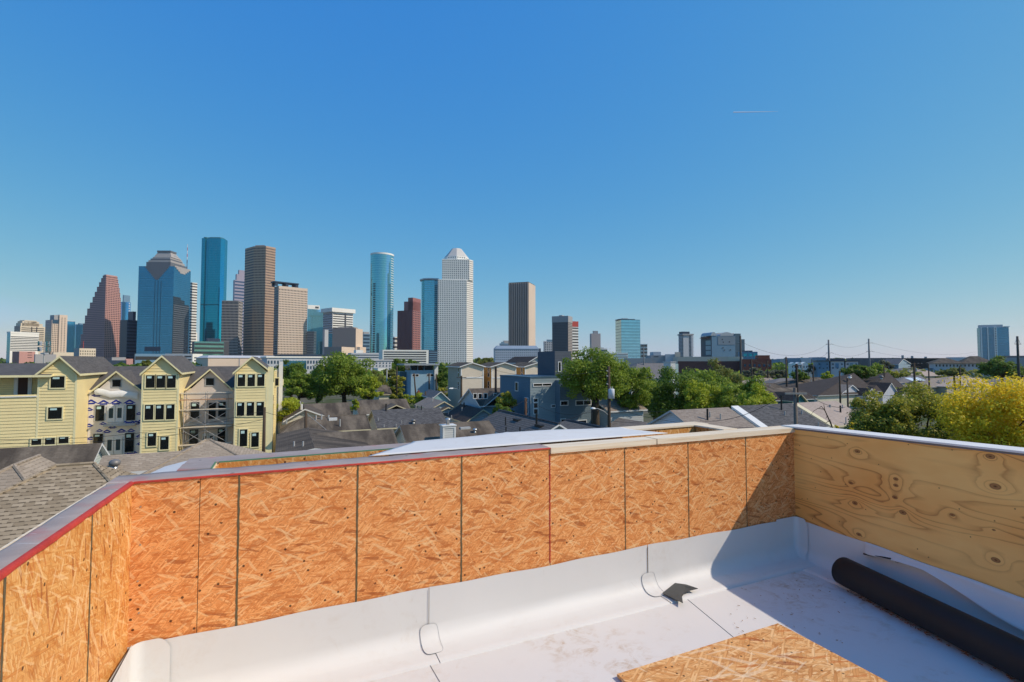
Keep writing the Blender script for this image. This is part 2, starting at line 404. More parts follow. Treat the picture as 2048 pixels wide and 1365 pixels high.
part(sweep([(o+.002, z+.003) for o, z in PF], BF, ex, -ey, .803, 2.415, 30, .002, topf), 'front_upstand', M_MEMC, deck, True)
part(sweep([(o+.004, z+.005) for o, z in PF], BF, ex, -ey, 2.42, 4.03, 30, .002, topf), 'front_upstand', M_MEMC, deck, True)
PL = profile(ZM)
part(sweep(PL, Vector((XL+.012, YF, 0)), Vector((-.0376, -.9993, 0)), ex, 0, 5.95, 30, .002, topf), 'side_upstand', M_MEMC, deck, True)
# right upstand: full cove on the wall, and a loose flap over it whose lower edge curls free
BR = A - nR*.012
RTOP = ZM - .010
m = sweep(profile(RTOP), BR, dR, -nR, 0, 4.6, 40, .002, topf); part(m, 'side_upstand', M_MEMC, deck, True)
edge = []
for (px, py, o_) in ((1733, 1107, .010), (1742, 1110, .020), (1800, 1124, .026), (1850, 1140, .032), (1900, 1170, .038), (1940, 1196, .045), (1980, 1223, .055), (2014, 1243, .065), (2048, 1261, .075)):
    c_ = A - nR*o_; d_ = ray(px, py); tt_ = (c_.x*nR.x + c_.y*nR.y)/(d_[0]*nR.x + d_[1]*nR.y); q_ = Vector((d_[0]*tt_, d_[1]*tt_, HC + d_[2]*tt_)); edge.append(((q_-A).dot(dR), max(q_.z, ZF+.022), o_))
E0 = edge[0]; edge.append((4.6, ZF+.03, .2))
m = MB(); n = 60; vs = []
for i in range(n+1):
    s_ = E0[0] + (4.6-E0[0])*(i/n)**1.8
    zb = float(np.interp(s_, [e[0] for e in edge], [e[1] for e in edge])); out = float(np.interp(s_, [e[0] for e in edge], [e[2] for e in edge]))
    zt = RTOP + .004 + topf(s_)
    for f in (0, .25, .5, .75, .92, 1.0):
        p = BR + dR*s_ - nR*(.009 + out*f**2.2); vs.append((p.x, p.y, zt + (zb-zt)*f))
m.add(vs, [(i*6+j, (i+1)*6+j, (i+1)*6+j+1, i*6+j+1) for i in range(n) for j in range(5)])
o = part(m, 'loose_flap', M_MEMC, deck, True)
md = o.modifiers.new('thick', 'SOLIDIFY'); md.thickness = .003
# corner pieces: a vertical round patch in each inside corner
def corner_patch(c, a_dir, b_dir, la, lb, r, top, drop_b):
    """c: corner point; a_dir,b_dir: unit vectors along the two walls away from the corner"""
    prof = [(o+.0062, z) for o, z in profile(top)]
    k = len(prof); vs = []; st = []
    for i in range(7): st.append(('a', la*(1-i/6)))
    for i in range(1, 9): st.append(('c', i/9))
    for i in range(7): st.append(('b', lb*i/6))
    for kind, q in st:
        for j, (o, z) in enumerate(prof):
            rr = max(r, o + .012)
            if kind == 'a': p = c + a_dir*(rr+q) + b_dir*o; e = 0
            elif kind == 'b': p = c + b_dir*(rr+q) + a_dir*o; e = max(0, (q-lb*.4)/(lb*.6))
            else:
                an = q*math.pi/2; rad = rr - o
                cc = c + a_dir*rr + b_dir*rr
                p = cc - b_dir*rad*math.cos(an) - a_dir*rad*math.sin(an); e = 0
            zz = z - (drop_b*e**2.5 if j == 0 else 0); vs.append((p.x, p.y, zz))
    m = MB(); m.add(vs, [(i*k+j, (i+1)*k+j, (i+1)*k+j+1, i*k+j+1) for i in range(len(st)-1) for j in range(k-1)])
    return m
part(corner_patch(Vector((4.015, YF-.012, 0)), -ex, dR, .20, .075, .05, ZM+.016, .06), 'corner_patch', M_MEMC, deck, True)
part(corner_patch(Vector((XL+.012, YF-.012, 0)), -ey, ex, .3, .10, .06, ZM+.012, .05), 'corner_patch', M_MEMC, deck, True)
# lap seams on the front upstand, each finished with a rounded cover patch at its foot
cum = [0]
for i in range(1, len(PF)): cum.append(cum[-1] + math.hypot(PF[i][0]-PF[i-1][0], PF[i][1]-PF[i-1][1]))
def on_prof(x, s, lift):
    s = max(0, min(s, cum[-1]-1e-4)); i = max(k for k in range(len(cum)-1) if cum[k] <= s)
    f = (s-cum[i])/(cum[i+1]-cum[i]); o = PF[i][0]*(1-f)+PF[i+1][0]*f; z = PF[i][1]*(1-f)+PF[i+1][1]*f
    dx, dz = PF[i+1][0]-PF[i][0], PF[i+1][1]-PF[i][1]; L = math.hypot(dx, dz)
    return Vector((x, YF-.012-(o - dz/L*lift), z + dx/L*lift))
for (x, s0, s1, hw, lf) in ((.80, .205, .41, .055, .0058), (2.417, .185, .40, .062, .0085)):
    pts = []
    for k in range(28):
        a = 2*math.pi*k/28; ca, sa = math.cos(a), math.sin(a)
        pts.append((x + hw*abs(ca)**.45*(1 if ca > 0 else -1), (s0+s1)/2 + (s1-s0)/2*abs(sa)**.45*(1 if sa > 0 else -1)))
    m = MB(); rows = 18; vs = []
    for r in range(rows+1):
        s = s0 + (s1-s0)*(.004+.992*r/rows); q = abs(2*(s-s0)/(s1-s0)-1)
        w = hw*(1-q**4.4)**(1/4.4)
        for c in range(5): vs.append(on_prof(x + w*(c/2-1), s, lf if 0 < c < 4 else lf-.0012))
    m.add(vs, [(r*5+c, r*5+c+1, (r+1)*5+c+1, (r+1)*5+c) for r in range(rows) for c in range(4)])
    pt = part(m, 'seam_patch', M_MEMC, deck, True)
    part(MB().tube([on_prof(px_, ss, lf-.0004) for px_, ss in pts + pts[:1]], .0008, 5), 'edge_line', M_EDGE, pt)
    part(MB().tube([on_prof(x, ss, lf-.001) for ss in np.linspace(.004, s0+.004, 6)], 0.0013, 5), 'lap_seam', M_SEAM, deck)
def floor_line(a, b, name='floor_seam', r=.0018):
    pa, pb = atz(*a, ZF+.001), atz(*b, ZF+.001)
    part(MB().tube([pa, pa.lerp(pb, .5), pb], r, 5), name, M_SEAM, deck)
e1 = atz(1364, 1186, ZF); floor_line((1364, 1190), (1478, 1284)); floor_line((848, 1310), (880, 1365))
rs = random.Random(5)
for k in range(9):                                     # plate screws along the right upstand
    s = .12 + .155*k; p = BR + dR*s - nR*.010; z = ZM - .065 + .03*s
    part(MB().tube([p + nR*.004, p - nR*.006 + Vector((0,0,.004))], .0035, 6), 'screw', M_SEAM, deck)
# faint factory print on the lip of the right upstand
def text_part(body, name, size, loc, xdir, zdir, mat, parent):
    cu = bpy.data.curves.new(name, 'FONT'); cu.body = body; cu.size = size; cu.align_x = 'LEFT'
    ob = bpy.data.objects.new(name, cu); COL.objects.link(ob)
    dg = bpy.context.evaluated_depsgraph_get(); me = bpy.data.meshes.new_from_object(ob.evaluated_get(dg))
    COL.objects.unlink(ob); bpy.data.objects.remove(ob)
    xd, zd = Vector(xdir).normalized(), Vector(zdir).normalized(); nd = xd.cross(zd)
    mt = Matrix((( xd.x, zd.x, nd.x, loc[0]), (xd.y, zd.y, nd.y, loc[1]), (xd.z, zd.z, nd.z, loc[2]), (0,0,0,1)))
    off = Vector((0,0,0)); p = parent
    while p is not None: off += p.location; p = p.parent
    me.transform(Matrix.Translation(-off) @ mt); me.materials.clear(); me.materials.append(mat)
    o2 = bpy.data.objects.new(name, me); COL.objects.link(o2); o2.parent = parent; return o2
TX = rs_of(1756, 1109); pt = BR + dR*TX[0] - nR*.016
M_PRINT = plain('grey_factory_print', (.06, .06, .065), .8)
text_part('1435501  1    E3', 'factory_print', .024, (pt.x, pt.y, TX[1]-.004), dR + Vector((0,0,.02)), (nR.x*.1, nR.y*.1, 1), M_PRINT, deck)

# ---- front parapet, OSB with film-covered and bare plates on top
wf = thing('front_parapet', 'long sunlit OSB parapet wall with red sealed top edge across the deck', 'parapet wall', (1.7, YF, ZF))
def sheet(x0, x1, zt, nm='osb_panel'): return part(MB().box(x0, YF-.011, ZF-.3, x1, YF, zt), nm, M_OSB, wf)
sh = [sheet(XL-.012, -.3735, ZT), sheet(-.3705, 1.6185, ZT), sheet(1.6225, 4.04, ZT-.036)]
for x, pn in ((-.2, 1), (.388, 1), (1.003, 1), (2.229, 2), (2.821, 2), (3.436, 2)):
    rr = random.Random(int(x*100)); zz = np.linspace(ZM-.02, (ZT if pn == 1 else ZT-.037)-.002, 40); m = MB(); vs = []
    hw = .0052 if pn == 1 else .0042
    for z in zz:
        a, b = rr.uniform(.6, 1.25)*hw, rr.uniform(.6, 1.25)*hw; vs += [(x-a, YF-.0125, z), (x+b, YF-.0125, z)]
    m.add(vs, [(2*i, 2*i+1, 2*i+3, 2*i+2) for i in range(39)]); part(m, 'printed_line', M_LINE, sh[pn])
part(MB().box(-.374, YF-.010, ZF, -.370, YF-.002, ZT-.01), 'joint_gap', M_GAP, wf)
part(MB().box(1.6182, YF-.010, ZF, 1.6228, YF-.002, ZT-.04), 'joint_gap', M_GAP, wf)
rr = random.Random(9); m = MB()
for z in np.linspace(ZM+.01, ZT-.05, 60): m.box(1.6165-rr.random()*.004, YF-.0135, z, 1.621+rr.random()*.003, YF-.0105, z+.008+rr.random()*.006)
part(m, 'red_drip', M_RED, wf)
part(MB().box(-.63, YF, ZF-.3, 4.10, YF+.20, ZT-.04), 'framing', M_LUM, wf)
m = MB(); vs = []; n = 90
for i in range(n+1):                                     # film over the plates, gently uneven
    x = XL-.10 + (1.62-XL+.10)*i/n; w = .0015*math.sin(x*9)+.0012*math.sin(x*31)
    vs += [(x, YF-.014, ZT-.004+w), (x, YF-.008, ZT+.005+w), (x, YF+.05, ZT+.006+w*1.6), (x, YF+.12, ZT+.005+w), (x, YF+.178, ZT+.003+w), (x, YF+.186, ZT-.05)]
m.add(vs, [(i*6+j, (i+1)*6+j, (i+1)*6+j+1, i*6+j+1) for i in range(n) for j in range(5)])
part(m, 'plate_film', M_FILM, wf, True)
m = MB(); vs = []; n = 120
for i in range(n+1):
    x = -.645 + 2.268*i/n; r1 = rr.uniform(.002, .0055)*(1.0 if x < .6 else .7)
    vs += [(x, YF-.0165, ZT-r1-.001), (x, YF-.0175, ZT+.001), (x, YF-.0135, ZT+.006)]
m.add(vs, [(i*3+j, (i+1)*3+j, (i+1)*3+j+1, i*3+j+1) for i in range(n) for j in range(2)])
part(m, 'red_sealant_edge', M_RED, wf, True)
xb = atY(1310, 880, YF).x
part(MB().box(1.624, YF-.022, ZT-.034, xb-.006, YF+.12, ZT+.004), 'top_plate', M_LUM, wf)
part(MB().box(xb+.004, YF-.024, ZT-.033, 4.03, YF+.125, ZT+.006), 'top_plate', M_LUM, wf)
for x, z in ((-.615, 10.80), (-.612, 10.62), (-.618, 10.45), (-.61, 10.30), (-.33, 10.84), (1.66, 10.6), (1.70, 10.4), (2.1, 10.75)):
    part(MB().tube([(x, YF-.0115, z), (x, YF-.0135, z)], .004, 8), 'nail', M_NAIL, wf)

# ---- left parapet
wl = thing('left_parapet', 'yellowish OSB parapet at the left with red edged grey film on top', 'parapet wall', (XL, YF, ZF))
def lsheet(y0, y1): return part(MB().box(XL-.011, y0, ZF-.3, XL, y1, ZT), 'osb_panel', M_OSBY, wl)
ls = [lsheet(.8, YF-.0112), lsheet(-2.9, .797)]
yl = atX(182, 1100, XL-.019).y
for y in (yl, yl-.61, yl-1.22):
    rr = random.Random(int(y*50)); m = MB(); vs = []
    for z in np.linspace(ZM-.02, ZT-.003, 40):
        a, b = rr.uniform(.6, 1.2)*.006, rr.uniform(.6, 1.2)*.006; vs += [(XL+.0012, y-a, z), (XL+.0012, y+b, z)]
    m.add(vs, [(2*i, 2*i+1, 2*i+3, 2*i+2) for i in range(39)]); part(m, 'printed_line', M_LINE, ls[0])
part(MB().box(XL-.10, -2.9, ZF-.3, XL-.011, YF-.02, ZT-.01), 'framing', M_LUM, wl)
WT = .098
m = MB(); vs = []; n = 80
for i in range(n+1):
    y = -2.9 + (YF+.02+2.9)*i/n; w = .0015*math.sin(y*8)+.001*math.sin(y*29)
    vs += [(XL+.004, y, ZT-.003+w), (XL-.004, y, ZT+.005+w), (XL-.06, y, ZT+.006+w*1.5), (XL-.085, y, ZT+.005+w), (XL-WT, y, ZT+.003+w), (XL-WT-.004, y, ZT-.004)]
m.add(vs, [(i*6+j, i*6+j+1, (i+1)*6+j+1, (i+1)*6+j) for i in range(n) for j in range(5)])
part(m, 'plate_film', M_FILM, wl, True)
part(MB().box(XL-WT-.012, -2.9, ZT-.30, XL-WT-.004, YF+.19, ZT+.001), 'outer_sheathing', M_LUM, wl)
m = MB(); vs = []; n = 140
for i in range(n+1):
    y = -2.9 + (YF-.012+2.9)*i/n; r1 = rr.uniform(.006, .011)
    vs += [(XL+.0055, y, ZT-r1-.001), (XL+.0065, y, ZT+.002), (XL-.002, y, ZT+.0078), (XL-.010, y, ZT+.0076)]
m.add(vs, [(i*4+j, i*4+j+1, (i+1)*4+j+1, (i+1)*4+j) for i in range(n) for j in range(3)])
part(m, 'red_sealant_edge', M_RED, wl, True)
wl.rotation_euler.z = -.0376

# ---- right parapet, knotty pine plywood (UV: s along the wall from the corner, z)
def rwp(s, off, z): p = A + dR*s + nR*off; return (p.x, p.y, z)
KN = [(1717, 903, .024, 0), (1704, 966, .019, 0), (1712, 1006, .023, 0), (1794, 958, .019, 0), (1794, 971, .019, 0), (1792, 995, .020, 0), (1808, 1025, .026, 0), (1720, 1069, .022, 0),
      (1983, 913, .026, 0), (1993, 973, .030, 0), (1990, 1060, .010, 0), (1994, 1120, .025, 0), (1907, 1030, .016, 0)]
KNOTS = []
for (px, py, r, k) in KN:
    s, z = rs_of(px, py); KNOTS.append((s, z, r, k))
M_PLY = plywood_mat()
wr = thing('right_parapet', 'shaded knotty pine plywood parapet at the end of the deck', 'parapet wall', (A.x, A.y, ZF))
SL = .031
def rbox(m, s0, s1, o0, o1, zb, zt0, slope, mi=0):
    v = [rwp(s0,o0,zb), rwp(s1,o0,zb), rwp(s1,o1,zb), rwp(s0,o1,zb), rwp(s0,o0,zt0+slope*s0), rwp(s1,o0,zt0+slope*s1), rwp(s1,o1,zt0+slope*s1), rwp(s0,o1,zt0+slope*s0)]
    return m.add(v, [(0,3,2,1)[::-1],(4,5,6,7)[::-1],(0,1,5,4)[::-1],(1,2,6,5)[::-1],(2,3,7,6)[::-1],(3,0,4,7)[::-1]], mi)
m = MB(); rbox(m, 0.0, 2.44, -.012, 0, ZF-.3, ZT-.004, SL)
ply = part(m, 'plywood_panel', M_PLY, wr)
me = ply.data; uvl = me.uv_layers[0]
for lp in me.loops:
    p = Vector(me.vertices[lp.vertex_index].co) + wr.location
    uvl.data[lp.index].uv = ((p - A).dot(dR), p.z)
m = MB(); rbox(m, 2.445, 4.9, -.012, 0, ZF-.3, ZT-.004, SL); p2_ = part(m, 'plywood_panel', M_PLY, wr)
m = MB(); rbox(m, 0, 4.9, 0, .16, ZF-.3, ZT-.012, SL); part(m, 'framing', M_LUM, wr)
m = MB(); rbox(m, -.12, 4.9, -.016, .085, ZT, ZT+.007, SL)
for i in range(len(m.v)): pass
cap = MB()
def rcap(o0, o1, z0, z1, name, mat):
    m = MB(); v = []
    for (s, ) in ((-.10,), (4.9,)):
        v += [rwp(s, o0, ZT+z0+SL*s), rwp(s, o1, ZT+z0+SL*s), rwp(s, o1, ZT+z1+SL*s), rwp(s, o0, ZT+z1+SL*s)]
    m.add(v, [(0,1,2,3),(7,6,5,4),(0,4,5,1),(1,5,6,2),(2,6,7,3),(3,7,4,0)]); part(m, name, mat, wr)
rcap(-.018, .125, -.010, .0035, 'top_plate', plain('dark_plate_edge', (.17, .16, .155), .7))  # dark grey line just below the pale cap strip
rcap(-.026, .16, .004, .0165, 'cap_strip', plain('cap_pale', (.74, .71, .68), .6, var=.15, vs=5))

# ---- outer parapet just beyond the front one, leaving a narrow pocket between
wo = thing('outer_parapet', 'low second OSB parapet just beyond the long front wall, green edged cap', 'parapet wall', (1.5, 3.4, ZF))
def yo(x): return 3.335 + (x+.33)*(.10/3.7)
def obox(x0, x1, o0, o1, z0, z1):
    v = [(x0, yo(x0)+o0, z0), (x1, yo(x1)+o0, z0), (x1, yo(x1)+o1, z0), (x0, yo(x0)+o1, z0), (x0, yo(x0)+o0, z1), (x1, yo(x1)+o0, z1), (x1, yo(x1)+o1, z1), (x0, yo(x0)+o1, z1)]
    return MB().add(v, [(0,3,2,1),(4,5,6,7),(0,1,5,4),(1,2,6,5),(2,3,7,6),(3,0,4,7)])
part(obox(-.33, 1.5, -.011, 0, ZF, ZT-.002), 'osb_panel', M_OSBY, wo)
part(obox(1.504, 3.36, -.011, 0, ZF, ZT-.002), 'osb_panel', M_OSBY, wo)
part(obox(-.50, 3.5, 0, .15, ZF-.3, ZT-.003), 'framing', M_LUM, wo)
part(obox(-.50, 1.62, -.004, .165, ZT-.002, ZT+.006), 'plate_film', M_FILM, wo)
part(obox(1.622, 3.52, -.02, .15, ZT-.002, ZT+.012), 'top_plate', M_LUM, wo)
part(obox(-.33, 1.62, -.008, -.004, ZT-.002, ZT+.0065), 'green_edge', M_GREEN, wo)
part(MB().box(-.50, YF+.19, ZF, -.34, 3.33, ZT-.003), 'framing', M_LUM, wo)
part(MB().box(-.505, YF+.188, ZT-.002, -.352, 3.331, ZT+.006), 'plate_film', M_FILM, wo)
part(MB().box(-.351, YF+.188, ZT-.004, -.345, 3.331, ZT+.0065), 'green_edge', M_GREEN, wo)
part(MB().box(-.340, YF+.188, ZF, -.330, 3.323, ZT-.009), 'osb_panel', M_OSBY, wo)
part(MB().box(3.36, YF+.126, ZF, 3.50, 3.42, ZT-.003), 'osb_panel', M_OSBY, wo)
part(MB().box(3.345, YF+.127, ZT-.002, 3.50, 3.415, ZT+.010), 'top_plate', M_LUM, wo)
part(MB().box(-.33, YF+.2, ZF-.2, 3.36, 3.33, ZF+.45), 'pocket_floor', M_MEM, wo)
# membrane over the left end of the pocket wall
part(MB().slab([(-.72, YF+.24, ZT-.05), (-.51, YF+.19, ZT-.01), (-.51, 3.5, ZT-.005), (-.62, 3.5, ZT-.03)], .004), 'membrane_flap', M_MEMC, wo)
# ---- loose membrane sheet thrown over the pocket
m = MB(); vs = []; nx, ny = 60, 12
for i in range(nx+1):
    for j in range(ny+1):
        v = j/ny; xl = .47 + .36*min(1, v/.55); xr = 2.77 - .17*min(1, v/.4)
        u = i/nx; x = xl + (xr-xl)*u; y = YF+.150 + v*.64
        hump = .022*math.exp(-((x-1.75)/.5)**2)
        z = ZT + .0095 + hump*math.sin(min(1, v*1.25)*math.pi*.62) + .008*max(0, min(1, v*2-.2))
        z += .0025*math.sin(x*5+v*3)*v + .0015*math.sin(x*13+1)*v
        if v > .60: z -= (v-.60)**1.3*.95
        z += .008*math.exp(-((x-1.545)/.02)**2)*v
        vs.append((x, y, z))
w = ny+1
m.add(vs, [(i*w+j, (i+1)*w+j, (i+1)*w+j+1, i*w+j+1) for i in range(nx) for j in range(ny)])
ds = m.build('membrane_sheet', M_MEMC, None, True)
tag(ds, 'bright white membrane sheet draped over the gap behind the front parapet', 'sheet')
md = ds.modifiers.new('thick', 'SOLIDIFY'); md.thickness = .004; md.offset = 1

# ---- loose things lying on the deck
bd = MB(); bd.box(1.60, -.24, ZF+.009, 2.815, 2.2, ZF+.024)
b_ = bd.build('osb_board', M_OSBB); tag(b_, 'loose OSB sheet lying flat on the white deck at the bottom edge', 'board')
md = b_.modifiers.new('bev', 'BEVEL'); md.width = .0015; md.segments = 1
M_BLACK = None
def roll_mat():
    t = NT('black_rubber_roll'); o = t.obj(); n = t.noise(o, 3.0, 4)
    c = t.mix(n, (.016, .014, .013), (.038, .034, .031)); t.bsdf(c, .55, .22, normal=t.bump(t.noise(o, 30, 2), .08, .003)); return t.m
M_ROLL = roll_mat()
rad = .098
fa = atz(1668, 1170, ZF); fb = atz(2026, 1365, ZF); dd = (fb-fa).normalized()
perp = Vector((-dd.y, dd.x, 0)); perp = perp if perp.x > 0 else -perp
c0 = fa + perp*rad*.62 + Vector((0, 0, rad+.008)); c1 = c0 + dd*2.6
pr = thing('membrane_roll', 'thick black roll lying diagonally on the white deck by the plywood wall', 'roll', (c0.x, c0.y, ZF))
path = []; rads = []
for k in range(6):
    a = k/5*math.pi/2; path.append(c0 + dd*(.022*(1-math.cos(math.pi/2-a)) if False else .020*math.sin(a) - .0)); rads.append(rad*(.80+.20*math.sin(a)))
for k in range(1, 12): path.append(c0 + dd*(.02+2.58*k/11)); rads.append(rad*(1+.004*math.sin(k*1.7)))
part(MB().tube(path, rads, 40), 'roll', M_ROLL, pr, True)
M_RUST = plain('rusty_wood_shavings', (.24, .085, .03), .9, var=.5, vs=25)
rr = random.Random(21); m = MB()
for k in range(150):
    s = rr.uniform(.08, 1.7); p = c0 + dd*s - perp*(rad*rr.uniform(.35, .72)); p.z = ZF+.008; a = math.atan2(dd.y, dd.x)+rr.gauss(0, .4); L = rr.uniform(.008, .03)
    m.tube([p, p+Vector((math.cos(a)*L, math.sin(a)*L, rr.uniform(0, .006)))], rr.uniform(.001, .0026), 4)
o = m.build('wood_shavings', M_RUST); tag(o, 'rusty brown shavings gathered along the foot of the black roll', 'debris', kind='stuff')
m = MB(); M_CHIP = plain('wood_chips', (.34, .19, .09), .9, var=.5, vs=30)
for k in range(70):
    p = atz(rr.uniform(1440, 1700), rr.uniform(1115, 1290), ZF+.0065); a = rr.uniform(0, 6.28); L = rr.uniform(.004, .018)
    m.tube([p, p+Vector((math.cos(a)*L, math.sin(a)*L, .002))], rr.uniform(.0008, .002), 4)
o = m.build('wood_chips', M_CHIP); tag(o, 'small wood chips scattered on the shaded deck membrane', 'debris', kind='stuff')
# grey offcut, concave on one side, one tip curling up
q = [(1325, 1187), (1350, 1167), (1372, 1170), (1396, 1178), (1380, 1182), (1369, 1187), (1364, 1194), (1366, 1207), (1345, 1197)]
lifts = [.002, .004, .008, .022, .008, .003, .002, .009, .003]
m = MB(); m.poly([atz(a, b, ZF+.021+l) for (a, b), l in zip(q, lifts)])
M_SCR = plain('grey_membrane_back', (.055, .058, .058), .55, .35, var=.2, vs=8)
sc = m.build('membrane_scrap', M_SCR); tag(sc, 'dark grey membrane offcut with a curved side lying on the deck', 'scrap')
for p in sc.data.polygons:
    if p.normal.z < 0: sc.data.flip_normals(); break
md = sc.modifiers.new('thick', 'SOLIDIFY'); md.thickness = .003; md.offset = 1
p0 = BR + dR*(E0[0]-.005) - nR*.020; p1 = BR + dR*(edge[2][0]-.05) - nR*.030  # thin dark bar standing for the shaded opening under the flap
o = MB().tube([(p0.x, p0.y, E0[1]-.003), (p1.x, p1.y, edge[2][1]+.004)], .0065, 8).build('flap_gap_shade', plain('flap_gap_dark', (.04,.04,.045), .5, .4, .5))
tag(o, 'short dark strip painted as shade under the curled membrane edge by the plywood wall', 'painted shade')
# ================================================================== GROUND
def ground_mat():
    t = NT('town_ground'); o = t.obj()
    a = t.noise(o, .06, 5, .6); b = t.noise(o, 1.2, 4)
    g = t.mix(b, (.035, .055, .014), (.085, .10, .035)); d = t.mix(b, (.11, .095, .075), (.19, .17, .14))
    c = t.mix(t.ramp(a, [(.42, (0,0,0)), (.58, (1,1,1))]), g, d); t.bsdf(c, .95, .1); return t.m
m = MB(); RG = 6000.0; seg = 48
m.add([(0, 0, 0)] + [(RG*math.cos(2*math.pi*k/seg), RG*math.sin(2*math.pi*k/seg), 0) for k in range(seg)], [(0, 1+k, 1+(k+1) % seg) for k in range(seg)])
struct(m.build('ground', ground_mat()))
M_ASPH = plain('street_asphalt', (.055, .054, .052), .9, .2, vs=.6)
def street(x0, y0, x1, y1, name='street'):
    m = MB(); m.poly([(x0, y0, .004), (x1, y0, .004), (x1, y1, .004), (x0, y1, .004)]); struct(m.build(name, M_ASPH))
# ================================================================== HOUSES
RF_BROWN = shingle('roof_weathered_brown', (.145, .117, .090), (.205, .170, .132), stain=.9, lines=.25, moss=(.062, .050, .040))
RF_BROWN2 = shingle('roof_brown_dark', (.110, .088, .068), (.165, .134, .105), stain=.8, lines=.3, moss=(.05, .041, .033))
RF_TAN = shingle('roof_tan_tabs', (.235, .18, .118), (.43, .345, .245), course=.15, tab=.25, stain=.10, lines=.85, moss=(.15,.12,.09))
RF_TANL = shingle('roof_tan_light', (.30, .24, .18), (.42, .345, .265), stain=.3, lines=.4, moss=(.19,.155,.12))
RF_GREY = shingle('roof_charcoal', (.055, .054, .056), (.15, .147, .15), stain=.15, lines=.35, moss=(.05,.05,.055))
RF_GREYL = shingle('roof_charcoal_lines', (.10, .097, .095), (.15, .145, .14), course=.30, stain=.1, lines=.8, moss=(.07,.07,.075))
RF_MID = shingle('roof_grey_brown', (.215, .175, .145), (.345, .29, .245), stain=.2, lines=.3, moss=(.17,.14,.12))
RF_PINK = shingle('roof_pale_rose', (.36, .285, .24), (.46, .375, .32), stain=.15, lines=.25, moss=(.2,.17,.15))
RF_BLACK = shingle('roof_near_black', (.045, .036, .033), (.085, .068, .060), stain=.2, lines=.3, moss=(.03,.028,.028))
RF_SLATE = shingle('roof_slate_blue', (.13, .125, .128), (.20, .195, .20), stain=.2, lines=.3, moss=(.08,.08,.085))
W_YEL = siding('siding_yellow', (.86, .70, .36), .20, depth=.03)
W_CRM = siding('siding_cream', (.62, .58, .46)); W_WHT = siding('siding_white', (.62, .63, .62)); W_GRY = siding('siding_grey', (.42, .44, .43))
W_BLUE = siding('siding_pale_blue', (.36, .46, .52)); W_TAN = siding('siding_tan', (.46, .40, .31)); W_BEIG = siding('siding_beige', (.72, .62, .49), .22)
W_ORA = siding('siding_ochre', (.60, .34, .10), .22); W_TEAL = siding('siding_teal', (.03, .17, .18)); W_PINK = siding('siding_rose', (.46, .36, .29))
W_SLBL_SHADE = siding('siding_slate_blue_shade', (.085, .165, .235), .20); W_SLBL = siding('siding_slate_blue', (.26, .33, .36), .20); W_DKBL = siding('siding_ink_blue', (.028, .035, .065), .2)
T_WHT = plain('trim_white', (.72, .72, .70), .5); T_CRM = plain('trim_cream', (.66, .58, .38), .5); T_YEL = plain('trim_yellow', (.86, .76, .45), .5); T_GRY = plain('trim_grey', (.45, .46, .46), .55)
GL_DARK = NT('window_glass_dark'); GL_DARK.bsdf((.012, .014, .016), .05, .7); GL_DARK = GL_DARK.m
M_STICK = plain('window_sticker', (.55, .75, .72), .5); M_PIPE = plain('vent_pipe_grey', (.40, .40, .39), .45, .4); M_PIPEB = plain('vent_pipe_black', (.02, .02, .02), .5)
M_TURB = plain('aluminium', (.52, .52, .51), .32, .5, .75); M_TURBD = plain('weathered_aluminium', (.20, .19, .18), .5, .4, .3); M_CONC = plain('concrete', (.36, .34, .31), .85); M_WOODP = plain('pole_wood', (.085, .062, .045), .9, .1, var=.3, vs=4)

def window_y(par, x0, x1, z0, z1, Y, trim=T_WHT, tw=.09, sticker=False, cols=1, proud=.07, pane=None):
    """window in a wall facing -Y: frame with glass behind it"""
    m = MB(); yf = Y - proud
    m.box(x0-tw, yf, z0-tw, x0, Y, z1+tw); m.box(x1, yf, z0-tw, x1+tw, Y, z1+tw); m.box(x0, yf, z1, x1, Y, z1+tw); m.box(x0, yf, z0-tw, x1, Y, z0)
    for k in range(1, cols):
        c = x0 + (x1-x0)*k/cols; m.box(c-tw*.45, yf+.004, z0, c+tw*.45, Y, z1)
    f = part(m, 'window', trim, par)
    part(MB().box(x0, Y-proud*.45, z0, x1, Y-.002, z1), 'pane', pane or GL_DARK, f)
    if sticker:
        w, h = x1-x0, z1-z0; part(MB().box(x0+w*.14, Y-proud*.45-.006, z1-h*.24, x0+w*.62, Y-proud*.45-.002, z1-h*.08), 'sticker', M_STICK, f)
    return f
def window_x(par, y0, y1, z0, z1, X, side, trim=T_WHT, tw=.09, cols=1, proud=.07, pane=None):
    """window in a wall facing +X (side=1) or -X (side=-1)"""
    m = MB(); a, b = X, X + side*proud
    m.box(a, y0-tw, z0-tw, b, y0, z1+tw); m.box(a, y1, z0-tw, b, y1+tw, z1+tw); m.box(a, y0, z1, b, y1, z1+tw); m.box(a, y0, z0-tw, b, y1, z0)
    f = part(m, 'window', trim, par)
    part(MB().box(a+side*.002, y0, z0, a+side*proud*.45, y1, z1), 'pane', pane or GL_DARK, f); return f
def roof_point(rf, px, py):
    """where the photo ray meets a roof plane: rf=(point, normal)"""
    d = Vector(ray(px, py)); n = rf[1]; c = Vector((0,0,HC)); t = (rf[0]-c).dot(n)/d.dot(n); return c + d*t
def vents(par, rf, pts, kind='vent_pipe'):
    for (px, py, h, r) in pts:
        p = roof_point(rf, px, py)
        if kind == 'turbine': turbine(par, p, r)
        else: part(MB().tube([p - Vector((0,0,.15)), p + Vector((0,0,h))], r, 8), 'vent_pipe', M_PIPEB if kind == 'black' else M_PIPE, par)
